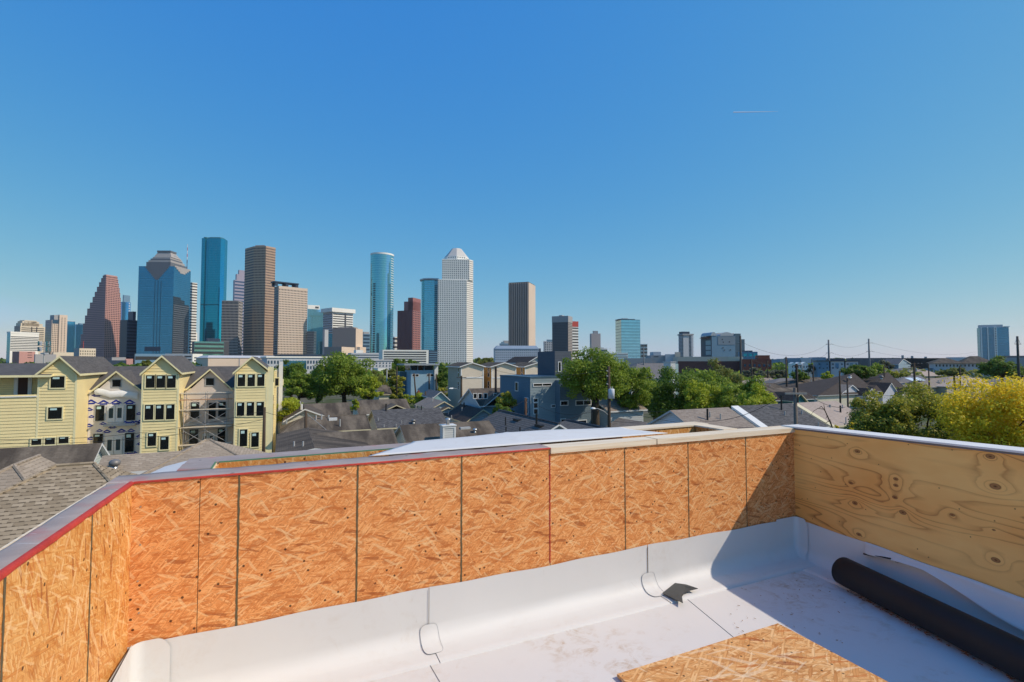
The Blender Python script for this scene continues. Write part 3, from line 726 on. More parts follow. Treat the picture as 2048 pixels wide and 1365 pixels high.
def turbine(par, p, r=.18):
    part(MB().lathe((p.x, p.y, p.z-.15), [(r*.55, 0), (r*.55, .15+r*.8)], 14), 'turbine_vent', M_TURB, par, True)
    m = MB(); m.lathe((p.x, p.y, p.z+r*.8), [(r*.6, 0), (r*.95, r*.25), (r*1.1, r*.6), (r*1.0, r*1.0), (r*.7, r*1.3), (r*.2, r*1.42)], 18)
    part(m, 'turbine_vent', M_TURBD if r > .21 else M_TURB, par, True)
def roof_x(par, x0, x1, yr, zr, run_f, run_b, s, mat, trim, th=.16, oh=.0):
    """two slopes, ridge along X; returns front plane"""
    m = MB(); zf, zb = zr - s*run_f, zr - s*run_b
    m.slab([(x0, yr-run_f, zf), (x1, yr-run_f, zf), (x1, yr, zr), (x0, yr, zr)], th, 0, 1)
    m.slab([(x0, yr+.002, zr), (x1, yr+.002, zr), (x1, yr+run_b, zb), (x0, yr+run_b, zb)], th, 0, 1)
    part(m, 'roof', [mat, trim], par); return (Vector((x0, yr, zr)), Vector((0, -s, 1)).normalized())
def roof_y(par, xc, wl, wr, y0, y1, zr, s, mat, trim, th=.16, sr=None):
    sr = s if sr is None else sr; m = MB()
    m.slab([(xc-wl, y0, zr-s*wl), (xc, y0, zr), (xc, y1, zr), (xc-wl, y1, zr-s*wl)], th, 0, 1)
    m.slab([(xc+.002, y0, zr), (xc+wr, y0, zr-sr*wr), (xc+wr, y1, zr-sr*wr), (xc+.002, y1, zr)], th, 0, 1)
    part(m, 'roof', [mat, trim], par); return (Vector((xc, y0, zr)), Vector((-s, 0, 1)).normalized()), (Vector((xc, y0, zr)), Vector((sr, 0, 1)).normalized())
def body_gx(par, x0, x1, yr, zr, rf, rb, s, mat, inset=.35, drop=.17):
    """house body under a ridge-along-X roof, with gable ends"""
    m = MB(); a, b = x0+inset, x1-inset; yf, yb = yr-rf+inset*1.2, yr+rb-inset*1.2
    zf, zb = zr - s*(yr-yf) - drop, zr - s*(yb-yr) - drop; zt = zr - drop
    P = lambda x: [(x, yf, 0), (x, yb, 0), (x, yb, zb), (x, yr, zt), (x, yf, zf)]
    L, Q = P(a), P(b); m.add(L+Q, [(4,3,2,1,0), (5,6,7,8,9), (0,5,9,4), (1,2,7,6), (0,1,6,5)]); part(m, 'wall', mat, par); return yf
def body_gy(par, xc, wl, wr, y0, y1, zr, s, mat, inset=.35, drop=.17, sr=None):
    sr = s if sr is None else sr; m = MB(); a, b = xc-wl+inset*1.2, xc+wr-inset*1.2; yf, yb = y0+inset, y1-inset
    za, zb, zt = zr - s*(xc-a) - drop, zr - sr*(b-xc) - drop, zr - drop
    P = lambda y: [(a, y, 0), (b, y, 0), (b, y, zb), (xc, y, zt), (a, y, za)]
    L, Q = P(yf), P(yb); m.add(L+Q, [(0,1,2,3,4), (9,8,7,6,5), (0,4,9,5), (1,6,7,2), (0,5,6,1)]); part(m, 'wall', mat, par); return yf
HGROUP = 'neighbourhood houses below the roof deck'
def house_x(label, rl, rr_px, eave, zr, s, roof, wall, trim=T_WHT, name='house', group=HGROUP, back=None, oh=.0, win=(), yslack=0):
    """ridge along X. rl=(px,py) left ridge end, rr_px=px of right end, eave=(px,py) on the front eave; zr ridge height, s slope"""
    p = atz(rl[0], rl[1], zr); yr = p.y; x0 = p.x; x1 = atY(rr_px, rl[1], yr).x
    n = Vector((0, -s, 1)).normalized(); q = roof_point((p, n), *eave); run = max(.8, yr - q.y); rb = back or run
    t = thing(name, label, 'house', ((x0+x1)/2, yr, 0), 0, group)
    rf = roof_x(t, x0, x1, yr, zr, run, rb, s, roof, trim); yf = body_gx(t, x0, x1, yr, zr, run, rb, s, wall)
    return t, rf, (x0, x1, yr, run, yf)
def house_y(label, apex, eaveL, zr, depth, roof, wall, trim=T_WHT, name='house', group=HGROUP, eaveR=None, s=None, oh=.4):
    """gable end facing the camera. apex=(px,py) front of ridge, eaveL=(px,py) left eave corner"""
    p = atz(apex[0], apex[1], zr); e = atY(eaveL[0], eaveL[1], p.y); wl = p.x - e.x; sl = (zr-e.z)/wl if s is None else s
    wr, sr = wl, sl
    if eaveR: e2 = atY(eaveR[0], eaveR[1], p.y); wr = e2.x - p.x; sr = (zr-e2.z)/wr
    t = thing(name, label, 'house', (p.x, p.y, 0), 0, group)
    pl = roof_y(t, p.x, wl, wr, p.y, p.y+depth, zr, sl, roof, trim, sr=sr)
    yf = body_gy(t, p.x, wl, wr, p.y+oh-.35, p.y+depth, zr, sl, wall, sr=sr)
    return t, pl, (p.x, wl, wr, p.y, yf, sl)
def hip_roof(par, x0, x1, y0, y1, ze, rx0, rx1, ry0, ry1, zr, mat, trim, th=.15):
    """hip: eave rectangle, ridge from (rx0,ry0) to (rx1,ry1)"""
    m = MB(); A_, B_, C_, D_ = (x0,y0,ze), (x1,y0,ze), (x1,y1,ze), (x0,y1,ze); P_, Q_ = (rx0,ry0,zr), (rx1,ry1,zr)
    if abs(ry0-ry1) < 1e-6:
        m.poly([A_, B_, Q_, P_]); m.poly([B_, C_, Q_]); m.poly([C_, D_, P_, Q_]); m.poly([D_, A_, P_])
    else:
        m.poly([A_, B_, P_]); m.poly([B_, C_, Q_, P_]); m.poly([C_, D_, Q_]); m.poly([D_, A_, P_, Q_])
    m.box(x0, y0, ze-th, x1, y1, ze-.004, 1); part(m, 'roof', [mat, trim], par)
    r = .07; mm = MB()
    for a, b in ((A_, P_), (B_, P_ if abs(ry0-ry1) > 1e-6 else Q_), (P_, Q_)):
        mm.tube([Vector(a)+Vector((0,0,.0)), Vector(b)+Vector((0,0,.0))], .06, 6)
    part(mm, 'ridge_cap', mat, par)
def wallbox(par, x0, y0, x1, y1, z, mat, name='wall', z0=0): return part(MB().box(x0, y0, z0, x1, y1, z), name, mat, par)

# ---------------------------------------------------------------- yellow townhouse row
YR = 60.0
def YX(px, Y=YR): return atY(px, 760, Y).x
def YZ(py, Y=YR, px=400): return atY(px, py, Y).z
TG = 'unfinished townhouses in one row'
def lap_wall(par, x0, x1, zb, zt, Y, mat, apex=None, course=.29, name='wall', depth=4.0):
    """front built of real overlapping boards (facing -Y) on a solid body; apex=(x,z) adds a gable"""
    m = MB(); m.box(x0, Y, 0, x1, Y+depth, zt)
    top = apex[1] if apex else zt
    if apex: m.add([(x0,Y,zt),(x1,Y,zt),(apex[0],Y,top),(x0,Y+depth,zt),(x1,Y+depth,zt),(apex[0],Y+depth,top)], [(0,1,2),(5,4,3),(1,4,5,2),(0,2,5,3)])
    def xr(z):
        if not apex or z <= zt: return x0, x1
        f = (z-zt)/(top-zt); return x0+(apex[0]-x0)*f, x1+(apex[0]-x1)*f
    z = zb
    while z < top-.02:
        z1 = min(z+course, top-.005); a0, a1 = xr(z); b0, b1 = xr(z1)
        m.add([(a0,Y-.045,z),(a1,Y-.045,z),(b1,Y-.008,z1),(b0,Y-.008,z1),(a0,Y,z),(a1,Y,z)], [(0,1,2,3),(4,5,1,0)]); z = z1
    return part(m, name, mat, par)
PX_YEL = plain('board_yellow', (.87, .715, .37), .6, .25, var=.08, vs=.8)
GL_SHINE = NT('window_glass_black'); GL_SHINE.bsdf((.008, .010, .011), .08, .55); GL_SHINE = GL_SHINE.m
RF_TOWN = shingle('roof_town_charcoal', (.085, .078, .073), (.15, .138, .13), stain=.2, lines=.25, moss=(.06,.058,.058))
def gable_block(label, pxl, pxr, apex, eave_y, wins, back=11.0, name='townhouse', ohs=.45, Y=YR):
    x0, x1 = YX(pxl, Y), YX(pxr, Y); ax = YX(apex[0], Y); az = YZ(apex[1], Y, apex[0])
    t = thing(name, label, 'townhouse', ((x0+x1)/2, Y, 0), 0, TG)
    yo_ = Y - .42
    xl = YX(eave_y[0][0], yo_); zl = atY(eave_y[0][0], eave_y[0][1], yo_).z; axo = YX(apex[0], yo_); azo = atY(apex[0], apex[1], yo_).z
    xr_ = YX(eave_y[1][0], yo_); zr_ = atY(eave_y[1][0], eave_y[1][1], yo_).z
    sl, sr = (azo-zl)/(axo-xl), (azo-zr_)/(xr_-axo)
    roof_y(t, axo, axo-xl, xr_-axo, yo_, Y+back, azo, sl, RF_TOWN, T_YEL, .2, sr)
    zt = min(azo - sl*(axo-x0), azo - sr*(x1-axo)) - .2
    lap_wall(t, x0, x1, 0, zt, Y, PX_YEL, (axo, azo-.24), depth=back)
    part(MB().box(x0-.012, Y-.045, 0, x0+.14, Y, zt).box(x1-.14, Y-.045, 0, x1+.012, Y, zt), 'corner_trim', T_YEL, t)
    for w in wins:
        a, b, c, d = w[:4]; window_y(t, YX(a, Y), YX(b, Y), YZ(d, Y, (a+b)/2), YZ(c, Y, (a+b)/2), Y-.03, T_YEL, .10, True, 1, .08, GL_SHINE)
    return t, (x0, x1, axo, azo, sl, sr, zt)
tA, gA = gable_block('yellow townhouse with two small square windows, a balcony and wide lapped side wall', 76, 154, (117, 712), ((68, 750), (160, 748)), [(102, 130, 753, 776), (99, 127, 815, 838), (68, 88, 878, 890), (95, 115, 876, 889), (122, 142, 874, 887)], 12)
# its long left wing with a recessed balcony
xa = -46.0; zw = gA[6]
m = MB(); zb0 = YZ(795, YR, 40); m.box(xa, YR, 0, gA[0]-.02, YR+10, zb0)
z = 0.0
while z < zb0-.05: m.add([(xa,YR-.045,z),(gA[0]-.015,YR-.045,z),(gA[0]-.015,YR-.008,z+.29),(xa,YR-.008,z+.29),(xa,YR,z),(gA[0]-.015,YR,z)], [(0,1,2,3),(4,5,1,0)]); z += .29
part(m, 'wall', PX_YEL, tA)
part(MB().box(xa, YR-.10, zb0+.004, gA[0]-.02, YR+2.2, zb0+.10), 'balcony_deck', T_WHT, tA)
part(MB().box(xa, YR+2.2, zb0, gA[0]-.02, YR+10, zw+.1), 'balcony_wall', W_YEL, tA)
dx0, dx1 = YX(37, YR+2.2), YX(57, YR+2.2); dz1 = atY(45, 752, YR+2.2).z
df = part(MB().box(dx0-.28, YR+2.10, zb0+.1, dx0, YR+2.2, dz1).box(dx1, YR+2.10, zb0+.1, dx1+.28, YR+2.2, dz1), 'door', T_WHT, tA)
part(MB().box(dx0, YR+2.15, zb0+.1, dx1, YR+2.19, dz1), 'door_panel', plain('door_brown', (.06, .028, .02), .5), df)
zrA = YZ(727, YR+6, 40)
roof_x(tA, xa, gA[2]-.5, YR+6, zrA, 6.6, 5, (zrA-YZ(751, YR-.6, 30))/6.6, RF_TOWN, T_YEL, .2)
tC, gC = gable_block('yellow townhouse with triple windows standing between the white-wrapped and the scaffolded house', 284, 358, (322, 711), ((279, 748), (364, 746)), [(292, 310, 751, 776), (313, 331, 751, 776), (334, 352, 751, 776), (291.5, 309, 810, 840), (313, 330, 809.5, 839.5), (334, 351, 809, 839), (299, 316, 866, 892), (324, 341, 873, 899)], 12)
tE, gE = gable_block('yellow townhouse with triple windows at the end of its row by the brown pole', 470, 535, (503, 713), ((465, 746), (536, 738)), [(475.5, 490.5, 749, 773), (495, 510, 749, 773), (514.5, 529, 748.5, 772.5), (475, 490, 805, 832), (494.5, 509.5, 804.5, 832), (514, 529, 804, 832), (482, 497, 859, 893), (505, 520, 865, 894)], 12)
part(MB().box(gE[1]+.02, YR+.0, 0, gE[1]+.55, YR+2.0, gE[6]+.6), 'corner_pier', T_YEL, tE)
xe = gE[1]+.55; part(MB().box(xe, YR+5, 0, atY(552.5, 760, YR+5).x, YR+12, YZ(742, YR+5, 550)), 'side_wing', W_YEL, tE)
window_x(tE, YR+1.0, YR+1.8, YZ(790, YR, 545), YZ(768, YR, 545), xe, 1, T_YEL)
window_y(tE, xe+.12, xe+.5, YZ(772, YR+5, 552), YZ(757, YR+5, 552), YR+5, T_YEL)
# end-of-row party wall with a raking top
te = thing('townhouse_gable_wall', 'pale wall with raking top behind the last yellow townhouse by the trees', 'wall', (xe+1.6, YR+11, 0))
x0_, x1_ = YX(553, YR+12.2), YX(563.5, YR+12.2); zA, zB = atY(553, 741, YR+12.2).z, atY(563, 724, YR+12.2).z
m = MB(); m.add([(x0_, YR+12.2, 0), (x1_, YR+12.2, 0), (x1_, YR+12.2, zB), (x0_, YR+12.2, zA), (x0_, YR+12.6, 0), (x1_, YR+12.6, 0), (x1_, YR+12.6, zB), (x0_, YR+12.6, zA)], [(0,1,2,3),(7,6,5,4),(1,5,6,2),(3,2,6,7),(0,3,7,4)]); part(m, 'wall', T_GRY, te)
part(MB().box(x1_-.35, YR+12.0, 0, x1_+.12, YR+12.19, zB+.05), 'edge_trim', T_WHT, te)
window_y(te, x0_+.15, x0_+.75, atY(555, 770, YR+12.2).z, atY(555, 760, YR+12.2).z, YR+12.2, T_YEL)
# recessed wings
YW = YR + 3.2
def wing(label, pxl, pxr, apex, eL, eR, wall_mat, name='townhouse'):
    x0, x1 = gA[1] if pxl < 200 else gC[1], gC[0] if pxl < 200 else gE[0]; x0 += .02; x1 -= .02
    t = thing(name, label, 'townhouse', ((x0+x1)/2, YW, 0), 0, TG)
    yo_ = YW - .5; ap = atY(apex[0], apex[1], yo_); l = atY(eL[0], eL[1], yo_); r = atY(eR[0], eR[1], yo_)
    sl, sr = (ap.z-l.z)/(ap.x-l.x), (ap.z-r.z)/(r.x-ap.x)
    roof_y(t, ap.x, ap.x-l.x, r.x-ap.x, yo_, YW+5.5, ap.z, sl, RF_TOWN, T_YEL, .18, sr)
    zt = min(l.z, r.z) - .1
    m = MB(); m.box(x0, YW, 0, x1, YW+8, zt); a, b = max(x0, l.x+.25), min(x1, r.x-.25)
    m.add([(a, YW, zt), (b, YW, zt), (ap.x, YW, ap.z-.25), (a, YW+1, zt), (b, YW+1, zt), (ap.x, YW+1, ap.z-.25)], [(0,1,2),(5,4,3),(1,4,5,2),(0,2,5,3)])
    part(m, 'wall', wall_mat, t)
    zr = YZ(733, YW+6, apex[0]); roof_x(t, x0-.8, x1+.8, YW+6, zr, 5.9, 5, (zr-zt-.2)/5.9, RF_TOWN, T_YEL, .2)
    return t, x0, x1, zt, ap
def wrap_mat():
    t = NT('white_house_wrap'); o = t.obj(); n = t.noise(o, .9, 4); c = t.mix(n, (.70, .62, .54), (.84, .80, .76))
    t.bsdf(c, .55, .3, normal=t.bump(t.noise(t.map(o, scale=(1, 1, .5)), 2.2, 4), .5, .05)); return t.m
M_WRAP = wrap_mat(); M_WRAPW = plain('white_sheeting', (.80, .80, .79), .4, .4, vs=2); M_BLUEP = plain('wrap_print_blue', (.02, .035, .30), .6); M_SHEATH = plain('fibre_sheathing', (.70, .60, .52), .8, var=.1, vs=1.2)
tB, bx0, bx1, bzt, bap = wing('half-built townhouse wrapped in white sheeting with blue roof-shaped print', 165, 285, (232, 742), (180, 783), (282, 780), M_WRAP)
def wy(t, px0, px1, y0, y1, Y, **k): return window_y(t, YX(px0, Y), YX(px1, Y), atY((px0+px1)/2, y1, Y).z, atY((px0+px1)/2, y0, Y).z, Y, **k)
wy(tB, 225, 242, 760, 774, YW, trim=T_GRY, tw=.06, pane=GL_SHINE)
for a, b, c, d in ((193, 211, 811, 842), (255, 273, 810, 841), (191, 210, 868, 890), (254, 272, 866, 904)): wy(tB, a, b, c, d, YW, trim=T_GRY, tw=.05, sticker=True, pane=GL_SHINE)
GL_DOOR = NT('door_glass'); GL_DOOR.bsdf((.05, .08, .085), .08, .6); GL_DOOR = GL_DOOR.m
def french(t, px0, px1, y0, y1, Y, n=2):
    x0, x1 = YX(px0, Y), YX(px1, Y); z1 = atY(px0, y0, Y).z; z0 = atY(px0, y1, Y).z
    for k in range(n):
        a = x0+(x1-x0)*k/n+.02; b = x0+(x1-x0)*(k+1)/n-.02; w = .22*(b-a)
        d = part(MB().box(a, Y-.10, z0, a+w, Y-.01, z1).box(b-w, Y-.10, z0, b, Y-.01, z1).box(a+w, Y-.10, z1-.25, b-w, Y-.01, z1).box(a+w, Y-.10, z0, b-w, Y-.01, z0+.4), 'door', T_WHT, t)
        part(MB().box(a+w, Y-.05, z0+.4, b-w, Y-.012, z1-.25), 'pane', GL_DOOR, d)
french(tB, 216, 250, 812, 845, YW); french(tB, 215, 249, 875, 910, YW)
part(MB().box(YX(212, YW), YW-.5, atY(230, 852, YW).z, YX(275, YW), YW-.004, atY(230, 848, YW).z), 'ledge', T_GRY, tB)
def roofmark(t, px, py, w, Y):
    """printed blue house-roof mark: a flat gable over a short bar"""
    c = atY(px, py, Y); h = w*.30; m = MB(); y = Y-.012
    m.poly([(c.x-w/2, y, c.z), (c.x-w*.34, y, c.z), (c.x, y, c.z+h*.62), (c.x+w*.34, y, c.z), (c.x+w/2, y, c.z), (c.x+w*.05, y, c.z+h*1.15), (c.x-w*.05, y, c.z+h*1.15)])
    m.poly([(c.x-w*.28, y, c.z-h*.3), (c.x+w*.28, y, c.z-h*.3), (c.x+w*.28, y, c.z+h*.15), (c.x-w*.28, y, c.z+h*.15)])
    part(m, 'printed_mark', M_BLUEP, t)
for px, py, w in ((194, 792, .75), (219, 792, .75), (182, 807, .85), (207, 808, .85), (232, 807.5, .85), (259, 807, .85), (178, 821, .6), (278, 829, .5), (281, 845, .6), (183, 835, .5), (258, 845, .8), (272, 848, .7), (206, 849, .5), (178, 853, .6),
                  (225, 856, .6), (199, 863, .5), (214, 865, .6), (243, 864, .7), (262, 863, .6), (182, 879, .6), (279, 874, .55), (281, 889, .6), (262, 907, .9)): roofmark(tB, px, py, w*1.3, YW)
m = MB(); pts = [(190, 776, .10), (205, 778, .18), (222, 783, .14), (240, 781, .22), (258, 783, .12), (276, 786, .08)]; vs = []
for px, py, d in pts:
    a = atY(px, py, YW); b = atY(px, py+13, YW); vs += [(a.x, YW-.05, a.z), (a.x, YW-.12-d, (a.z+b.z)/2), (b.x, YW-.06-d*.5, b.z)]
m.add(vs, [(3*i+j, 3*i+3+j, 3*i+4+j, 3*i+1+j) for i in range(5) for j in range(2)]); part(m, 'loose_sheeting', M_WRAPW, tB, True)
tD, dx0_, dx1_, dzt, dap = wing('half-built pale townhouse behind steel scaffolding between two yellow ones', 365, 470, (420, 738), (372, 778), (464, 778), M_SHEATH)
wy(tD, 412, 428, 757, 771, YW, trim=T_GRY, tw=.06, pane=GL_SHINE)
for a, b, c, d in ((383, 400, 805, 837), (438, 453, 804, 834), (382, 399, 859, 890), (438, 453, 857, 886)): wy(tD, a, b, c, d, YW, trim=T_GRY, tw=.05, sticker=True, pane=GL_SHINE)
part(MB().box(YX(419, YW), YW-.06, atY(425, 838, YW).z, YX(433, YW), YW-.01, atY(425, 806, YW).z), 'doorway', GL_SHINE, tD)
french(tD, 407, 432, 868, 893, YW)
part(MB().box(dx0_+.2, YW-1.3, atY(420, 848, YW).z, dx1_-.2, YW-.004, atY(420, 844, YW).z), 'balcony_slab', T_GRY, tD)
# scaffolding
sc_ = thing('scaffolding', 'steel frame scaffold with plank decks against the half-built pale townhouse', 'scaffolding', (YX(418), YR+1.2, 0))
M_STEEL = plain('scaffold_steel', (.40, .38, .36), .5, .5, .4, var=.3, vs=3); M_PLANK = plain('scaffold_plank', (.62, .54, .42), .8, var=.2, vs=2); M_PLANKR = plain('scaffold_plank_red', (.50, .27, .15), .8, var=.25, vs=2)
Y0, Y1 = YR+.6, YR+2.0; cols_ = [YX(p, Y0) for p in (369, 412, 455)]; top = atY(410, 787, Y0).z
for x in cols_:
    for y in (Y0, Y1): part(MB().tube([(x, y, 0), (x, y, top+.1)], .035, 6), 'standard', M_STEEL, sc_)
levels = [0, atY(400, 890, Y0).z, atY(400, 855, Y0).z, atY(400, 820, Y0).z, top]
for z in levels[1:]:
    for y in (Y0, Y1): part(MB().tube([(cols_[0]-.3, y, z-.12), (cols_[-1]+.3, y, z-.12)], .028, 6), 'ledger', M_STEEL, sc_)
    for x in cols_: part(MB().tube([(x, Y0, z-.12), (x, Y1, z-.12)], .028, 6), 'transom', M_STEEL, sc_)
for i in range(2):
    for a, b in zip(levels[:-1], levels[1:]):
        part(MB().tube([(cols_[i], Y0, a+.2), (cols_[i+1], Y0, b-.3)], .022, 5).tube([(cols_[i], Y0+.03, b-.3), (cols_[i+1], Y0+.03, a+.2)], .022, 5), 'brace', M_STEEL, sc_)
for z, mt in ((top, M_PLANK), (levels[3]-.02, M_PLANK), (levels[3]+1.0, M_PLANKR), (levels[2]-.02, M_PLANK), (levels[1]-.02, M_PLANK)):
    part(MB().box(cols_[0]-.9, Y0-.1, z, cols_[-1]+.5, Y0+.5, z+.07), 'plank', mt, sc_)
street(-60, 46, 40, 52)
# ================================================================== NEARBY HOUSES
# --- two-storey neighbour beside the deck (tan tabbed roof, L-shaped)
P_, Q_ = atz(112, 932, 8.2), atz(182, 930, 8.2); rn = 5.4
t = thing('house', 'nearest house with big tan shingle tabs below the left parapet', 'house', ((P_.x+Q_.x)/2, P_.y, 0), 0, HGROUP)
hip_roof(t, P_.x-rn, Q_.x+rn*.8, P_.y-rn, P_.y+rn, 8.2-.58*rn, P_.x, Q_.x, P_.y, P_.y, 8.2, RF_TAN, T_CRM)
wallbox(t, P_.x-rn+.5, P_.y-rn+.5, Q_.x+rn*.8-.5, P_.y+rn-.5, 8.2-.58*rn-.15, W_TAN)
a, b = atz(28, 931, 8.0), atz(84, 911, 8.0); hw = 3.6
hip_roof(t, a.x-hw, a.x+hw*.8, a.y-hw, b.y+.5, 8.0-.6*hw, a.x, a.x, a.y, b.y, 8.0, RF_TANL, T_CRM)
wallbox(t, a.x-hw+.4, a.y-hw+.4, a.x+hw*.8-.4, b.y+.2, 8.0-.6*hw-.15, W_TAN, 'side_wing')
part(MB().box(-13.4, 8.2, 0, -13.0, 8.8, 7.2), 'chimney', T_GRY, t)
# --- long brown roof with pale gable end
t, rf, dm = house_x('long brown roofed house with a pale green end gable beneath the yellow row', (-70, 901), 204, (150, 934), 6.0, .62, RF_BROWN, siding('siding_sage', (.50, .55, .50)), back=5.5)
# --- roof with the turbine vent
t, rf, dm = house_x('tan roofed house with a round turbine vent, next to the nearest house', (205, 912), 388, (262, 944), 6.9, .55, RF_TANL, W_TAN, back=4.6)
vents(t, rf, [(229, 940, 0, .22)], 'turbine')
ap = atz(368, 918, 6.55); s_ = .7
roof_y(t, ap.x, 1.5, 1.5, ap.y-.2, ap.y+3.4, 6.55, .62, RF_TANL, T_CRM, .14)
m = MB(); m.poly([(ap.x-1.2, ap.y, 5.7), (ap.x+1.2, ap.y, 5.7), (ap.x, ap.y, 6.4)]); part(m, 'gable', T_GRY, t)
p = atz(416, 880, 7.4); t = thing('house', 'tan hip roofed house rising behind the turbine-vent roof, before the yellow row', 'house', (p.x, p.y, 0), 0, HGROUP)
hip_roof(t, p.x-4.2, p.x+4.4, p.y-4.6, p.y+4.2, 7.4-.46*4.6, p.x-.1, p.x+.1, p.y, p.y, 7.4, RF_TANL, T_CRM); wallbox(t, p.x-3.8, p.y-4.2, p.x+4, p.y+3.8, 5.15, W_TAN)
vp = Vector((p.x+2.2, p.y-2.2, 7.4-.46*2.3)); part(MB().tube([vp, vp+Vector((0,0,.45))], .04, 8), 'vent_pipe', M_PIPEB, t)
# --- centre group
p = atz(630, 897, 5.5); bk = atz(625, 867, 5.5); e = atY(549, 916, p.y)
t = thing('house', 'brown house with a gable ridge pointing at the deck, below the wooden pole', 'house', (p.x, p.y, 0), 0, HGROUP)
sl = (5.5-e.z)/(p.x-e.x)
roof_y(t, p.x, p.x-e.x, 4.3, p.y, bk.y+4, 5.5, sl, RF_BROWN2, T_WHT, .16); body_gy(t, p.x, p.x-e.x, 4.3, p.y+.2, bk.y+4, 5.5, sl, W_WHT)
r1 = atY(786, 860, bk.y).x; run = 5.2
rf = roof_x(t, p.x+.2, r1, bk.y, 5.49, run, 5, .42, RF_BROWN, T_CRM); body_gx(t, p.x+1, r1, bk.y, 5.49, run, 5, .42, W_CRM)
vents(t, (p, Vector((-sl, 0, 1)).normalized()), [(588, 893, .35, .06), (606, 893, .35, .06)])
# C2 hip in front of tree
q = atz(728, 830, 5.0); e = atz(733, 859, 3.7); l = atz(559, 866, 3.7)
t = thing('house', 'stained brown hip roofed house with a blue window behind the wooden pole', 'house', (q.x-6, q.y, 0), 0, HGROUP)
y0 = e.y; rx0 = atY(606, 835, q.y).x
hip_roof(t, l.x, q.x+.3, y0, q.y+(q.y-y0), 3.7, rx0, q.x+.25, q.y, q.y, 5.0, RF_BROWN, T_CRM)
wallbox(t, l.x+.6, y0+.6, q.x-.2, q.y+3, 3.55, W_WHT)
window_y(t, atY(612, 880, y0+.6).x, atY(628, 880, y0+.6).x, 1.6, 3.1, y0+.6, T_WHT, .08, pane=plain('blue_pane', (.12, .25, .33), .1, .6))
nrm = Vector((0, -(5.0-3.7)/(q.y-y0), 1)).normalized(); rf = (Vector((q.x, q.y, 5.0)), nrm)
vents(t, rf, [(632, 840, .5, .09), (643, 839, .55, .09), (657, 837, .35, .09), (680, 853, .8, .07), (573, 846, .4, .07)])
bp = roof_point(rf, 666, 840); part(MB().box(bp.x-.45, bp.y-.2, bp.z-.1, bp.x+.45, bp.y+.2, bp.z+.22), 'roof_vent_box', T_WHT, t)
# C3 behind it: gable with wide cross roof
t, pl, dm = house_y('brown cross gabled house with white rakes and a leaning roof mast', (610, 818), (566, 843), 5.6, 8.5, RF_BROWN2, W_CRM, eaveR=(652, 833))
q = atz(612, 808, 5.4); x1 = atY(697, 805, q.y).x
rf = roof_x(t, q.x, x1, q.y, 5.4, 5.4, 5, .40, RF_BROWN, T_CRM); body_gx(t, q.x+1, x1, q.y, 5.4, 5.4, 5, .40, W_CRM)
mp = atY(604, 818, dm[3]+.6); mt = atY(600, 803, dm[3]+.6); part(MB().tube([mp, mt], .06, 8), 'roof_mast', M_PIPE, t)
mp = atY(603, 820, dm[3]+.4); part(MB().tube([mp, mp+Vector((0,0,.7))], .13, 8), 'meter_head', T_WHT, t)
# C4 black shingles
t, rf, dm = house_x('house with a clean black shingle roof and cream end wall amid brown roofs', (743, 820.5), 879, (752, 858), 5.2, .42, RF_GREY, siding('siding_buff', (.60, .54, .40)), T_CRM)
vents(t, rf, [(756, 842, .35, .05), (768, 855, .35, .05), (792, 854, .35, .05), (803, 847, .35, .05)]); vents(t, rf, [(843, 820, .55, .06), (772, 822, .9, .09)], 'black'); vents(t, rf, [(827, 848, 0, .26)], 'turbine')
# C5 brown roof with chimney
t, rf, dm = house_x('weathered brown roofed house with a white lap-sided chimney, close below the front parapet', (799, 851), 978, (850, 899), 5.4, .42, RF_BROWN, siding('siding_buff2', (.62, .58, .46)), T_GRY)
x1, yr, run, yf = dm[1], dm[2], dm[3], dm[4]
c0_ = roof_point(rf, 886, 896); c1_ = roof_point(rf, 910, 893); cz = atY(897, 853, c0_.y).z
ch = part(MB().box(c0_.x, c0_.y, c0_.z-.6, c1_.x, c0_.y+.95, cz), 'chimney', siding('siding_chimney', (.62, .62, .60), .2), t)
wd = c1_.x-c0_.x
part(MB().box(c0_.x-.03, c0_.y-.05, c0_.z-.5, c0_.x+.12, c0_.y, cz-.06).box(c1_.x-.12, c0_.y-.05, c0_.z-.5, c1_.x+.03, c0_.y, cz-.06).box(c0_.x+.12, c0_.y-.05, cz-.18, c1_.x-.12, c0_.y, cz-.06), 'corner_trim', T_WHT, ch)
part(MB().box(c0_.x-.09, c0_.y-.10, cz, c1_.x+.09, c0_.y+1.05, cz+.10), 'cap', T_WHT, ch)
part(MB().lathe(((c0_.x+c1_.x)/2, c0_.y+.45, cz+.1), [(.16, 0), (.16, .42), (.27, .44), (.27, .52), (.05, .6)], 14), 'flue', M_TURB, ch, True)
hp = roof_point(rf, 942, 862); zz = hp.z
m = MB(); m.poly([(hp.x, hp.y, zz), (hp.x-3.0, hp.y-3.4, zz-1.62), (hp.x+3.0, hp.y-3.4, zz-1.62)]); m.poly([(hp.x, hp.y+.1, zz), (hp.x-3.0, hp.y-.2, zz-1.7), (hp.x-3.0, hp.y-3.4, zz-1.62)]); m.poly([(hp.x, hp.y+.1, zz), (hp.x+3.0, hp.y-3.4, zz-1.62), (hp.x+3.0, hp.y-.2, zz-1.7)])
part(m, 'porch_roof', RF_BROWN, t)
tv = roof_point(rf, 950, 866); turbine(t, tv, .2)
tv = roof_point(rf, 930, 857); part(MB().box(tv.x-.5, tv.y-.2, tv.z-.1, tv.x+.5, tv.y+.15, tv.z+.12), 'roof_vent_box', T_GRY, t)
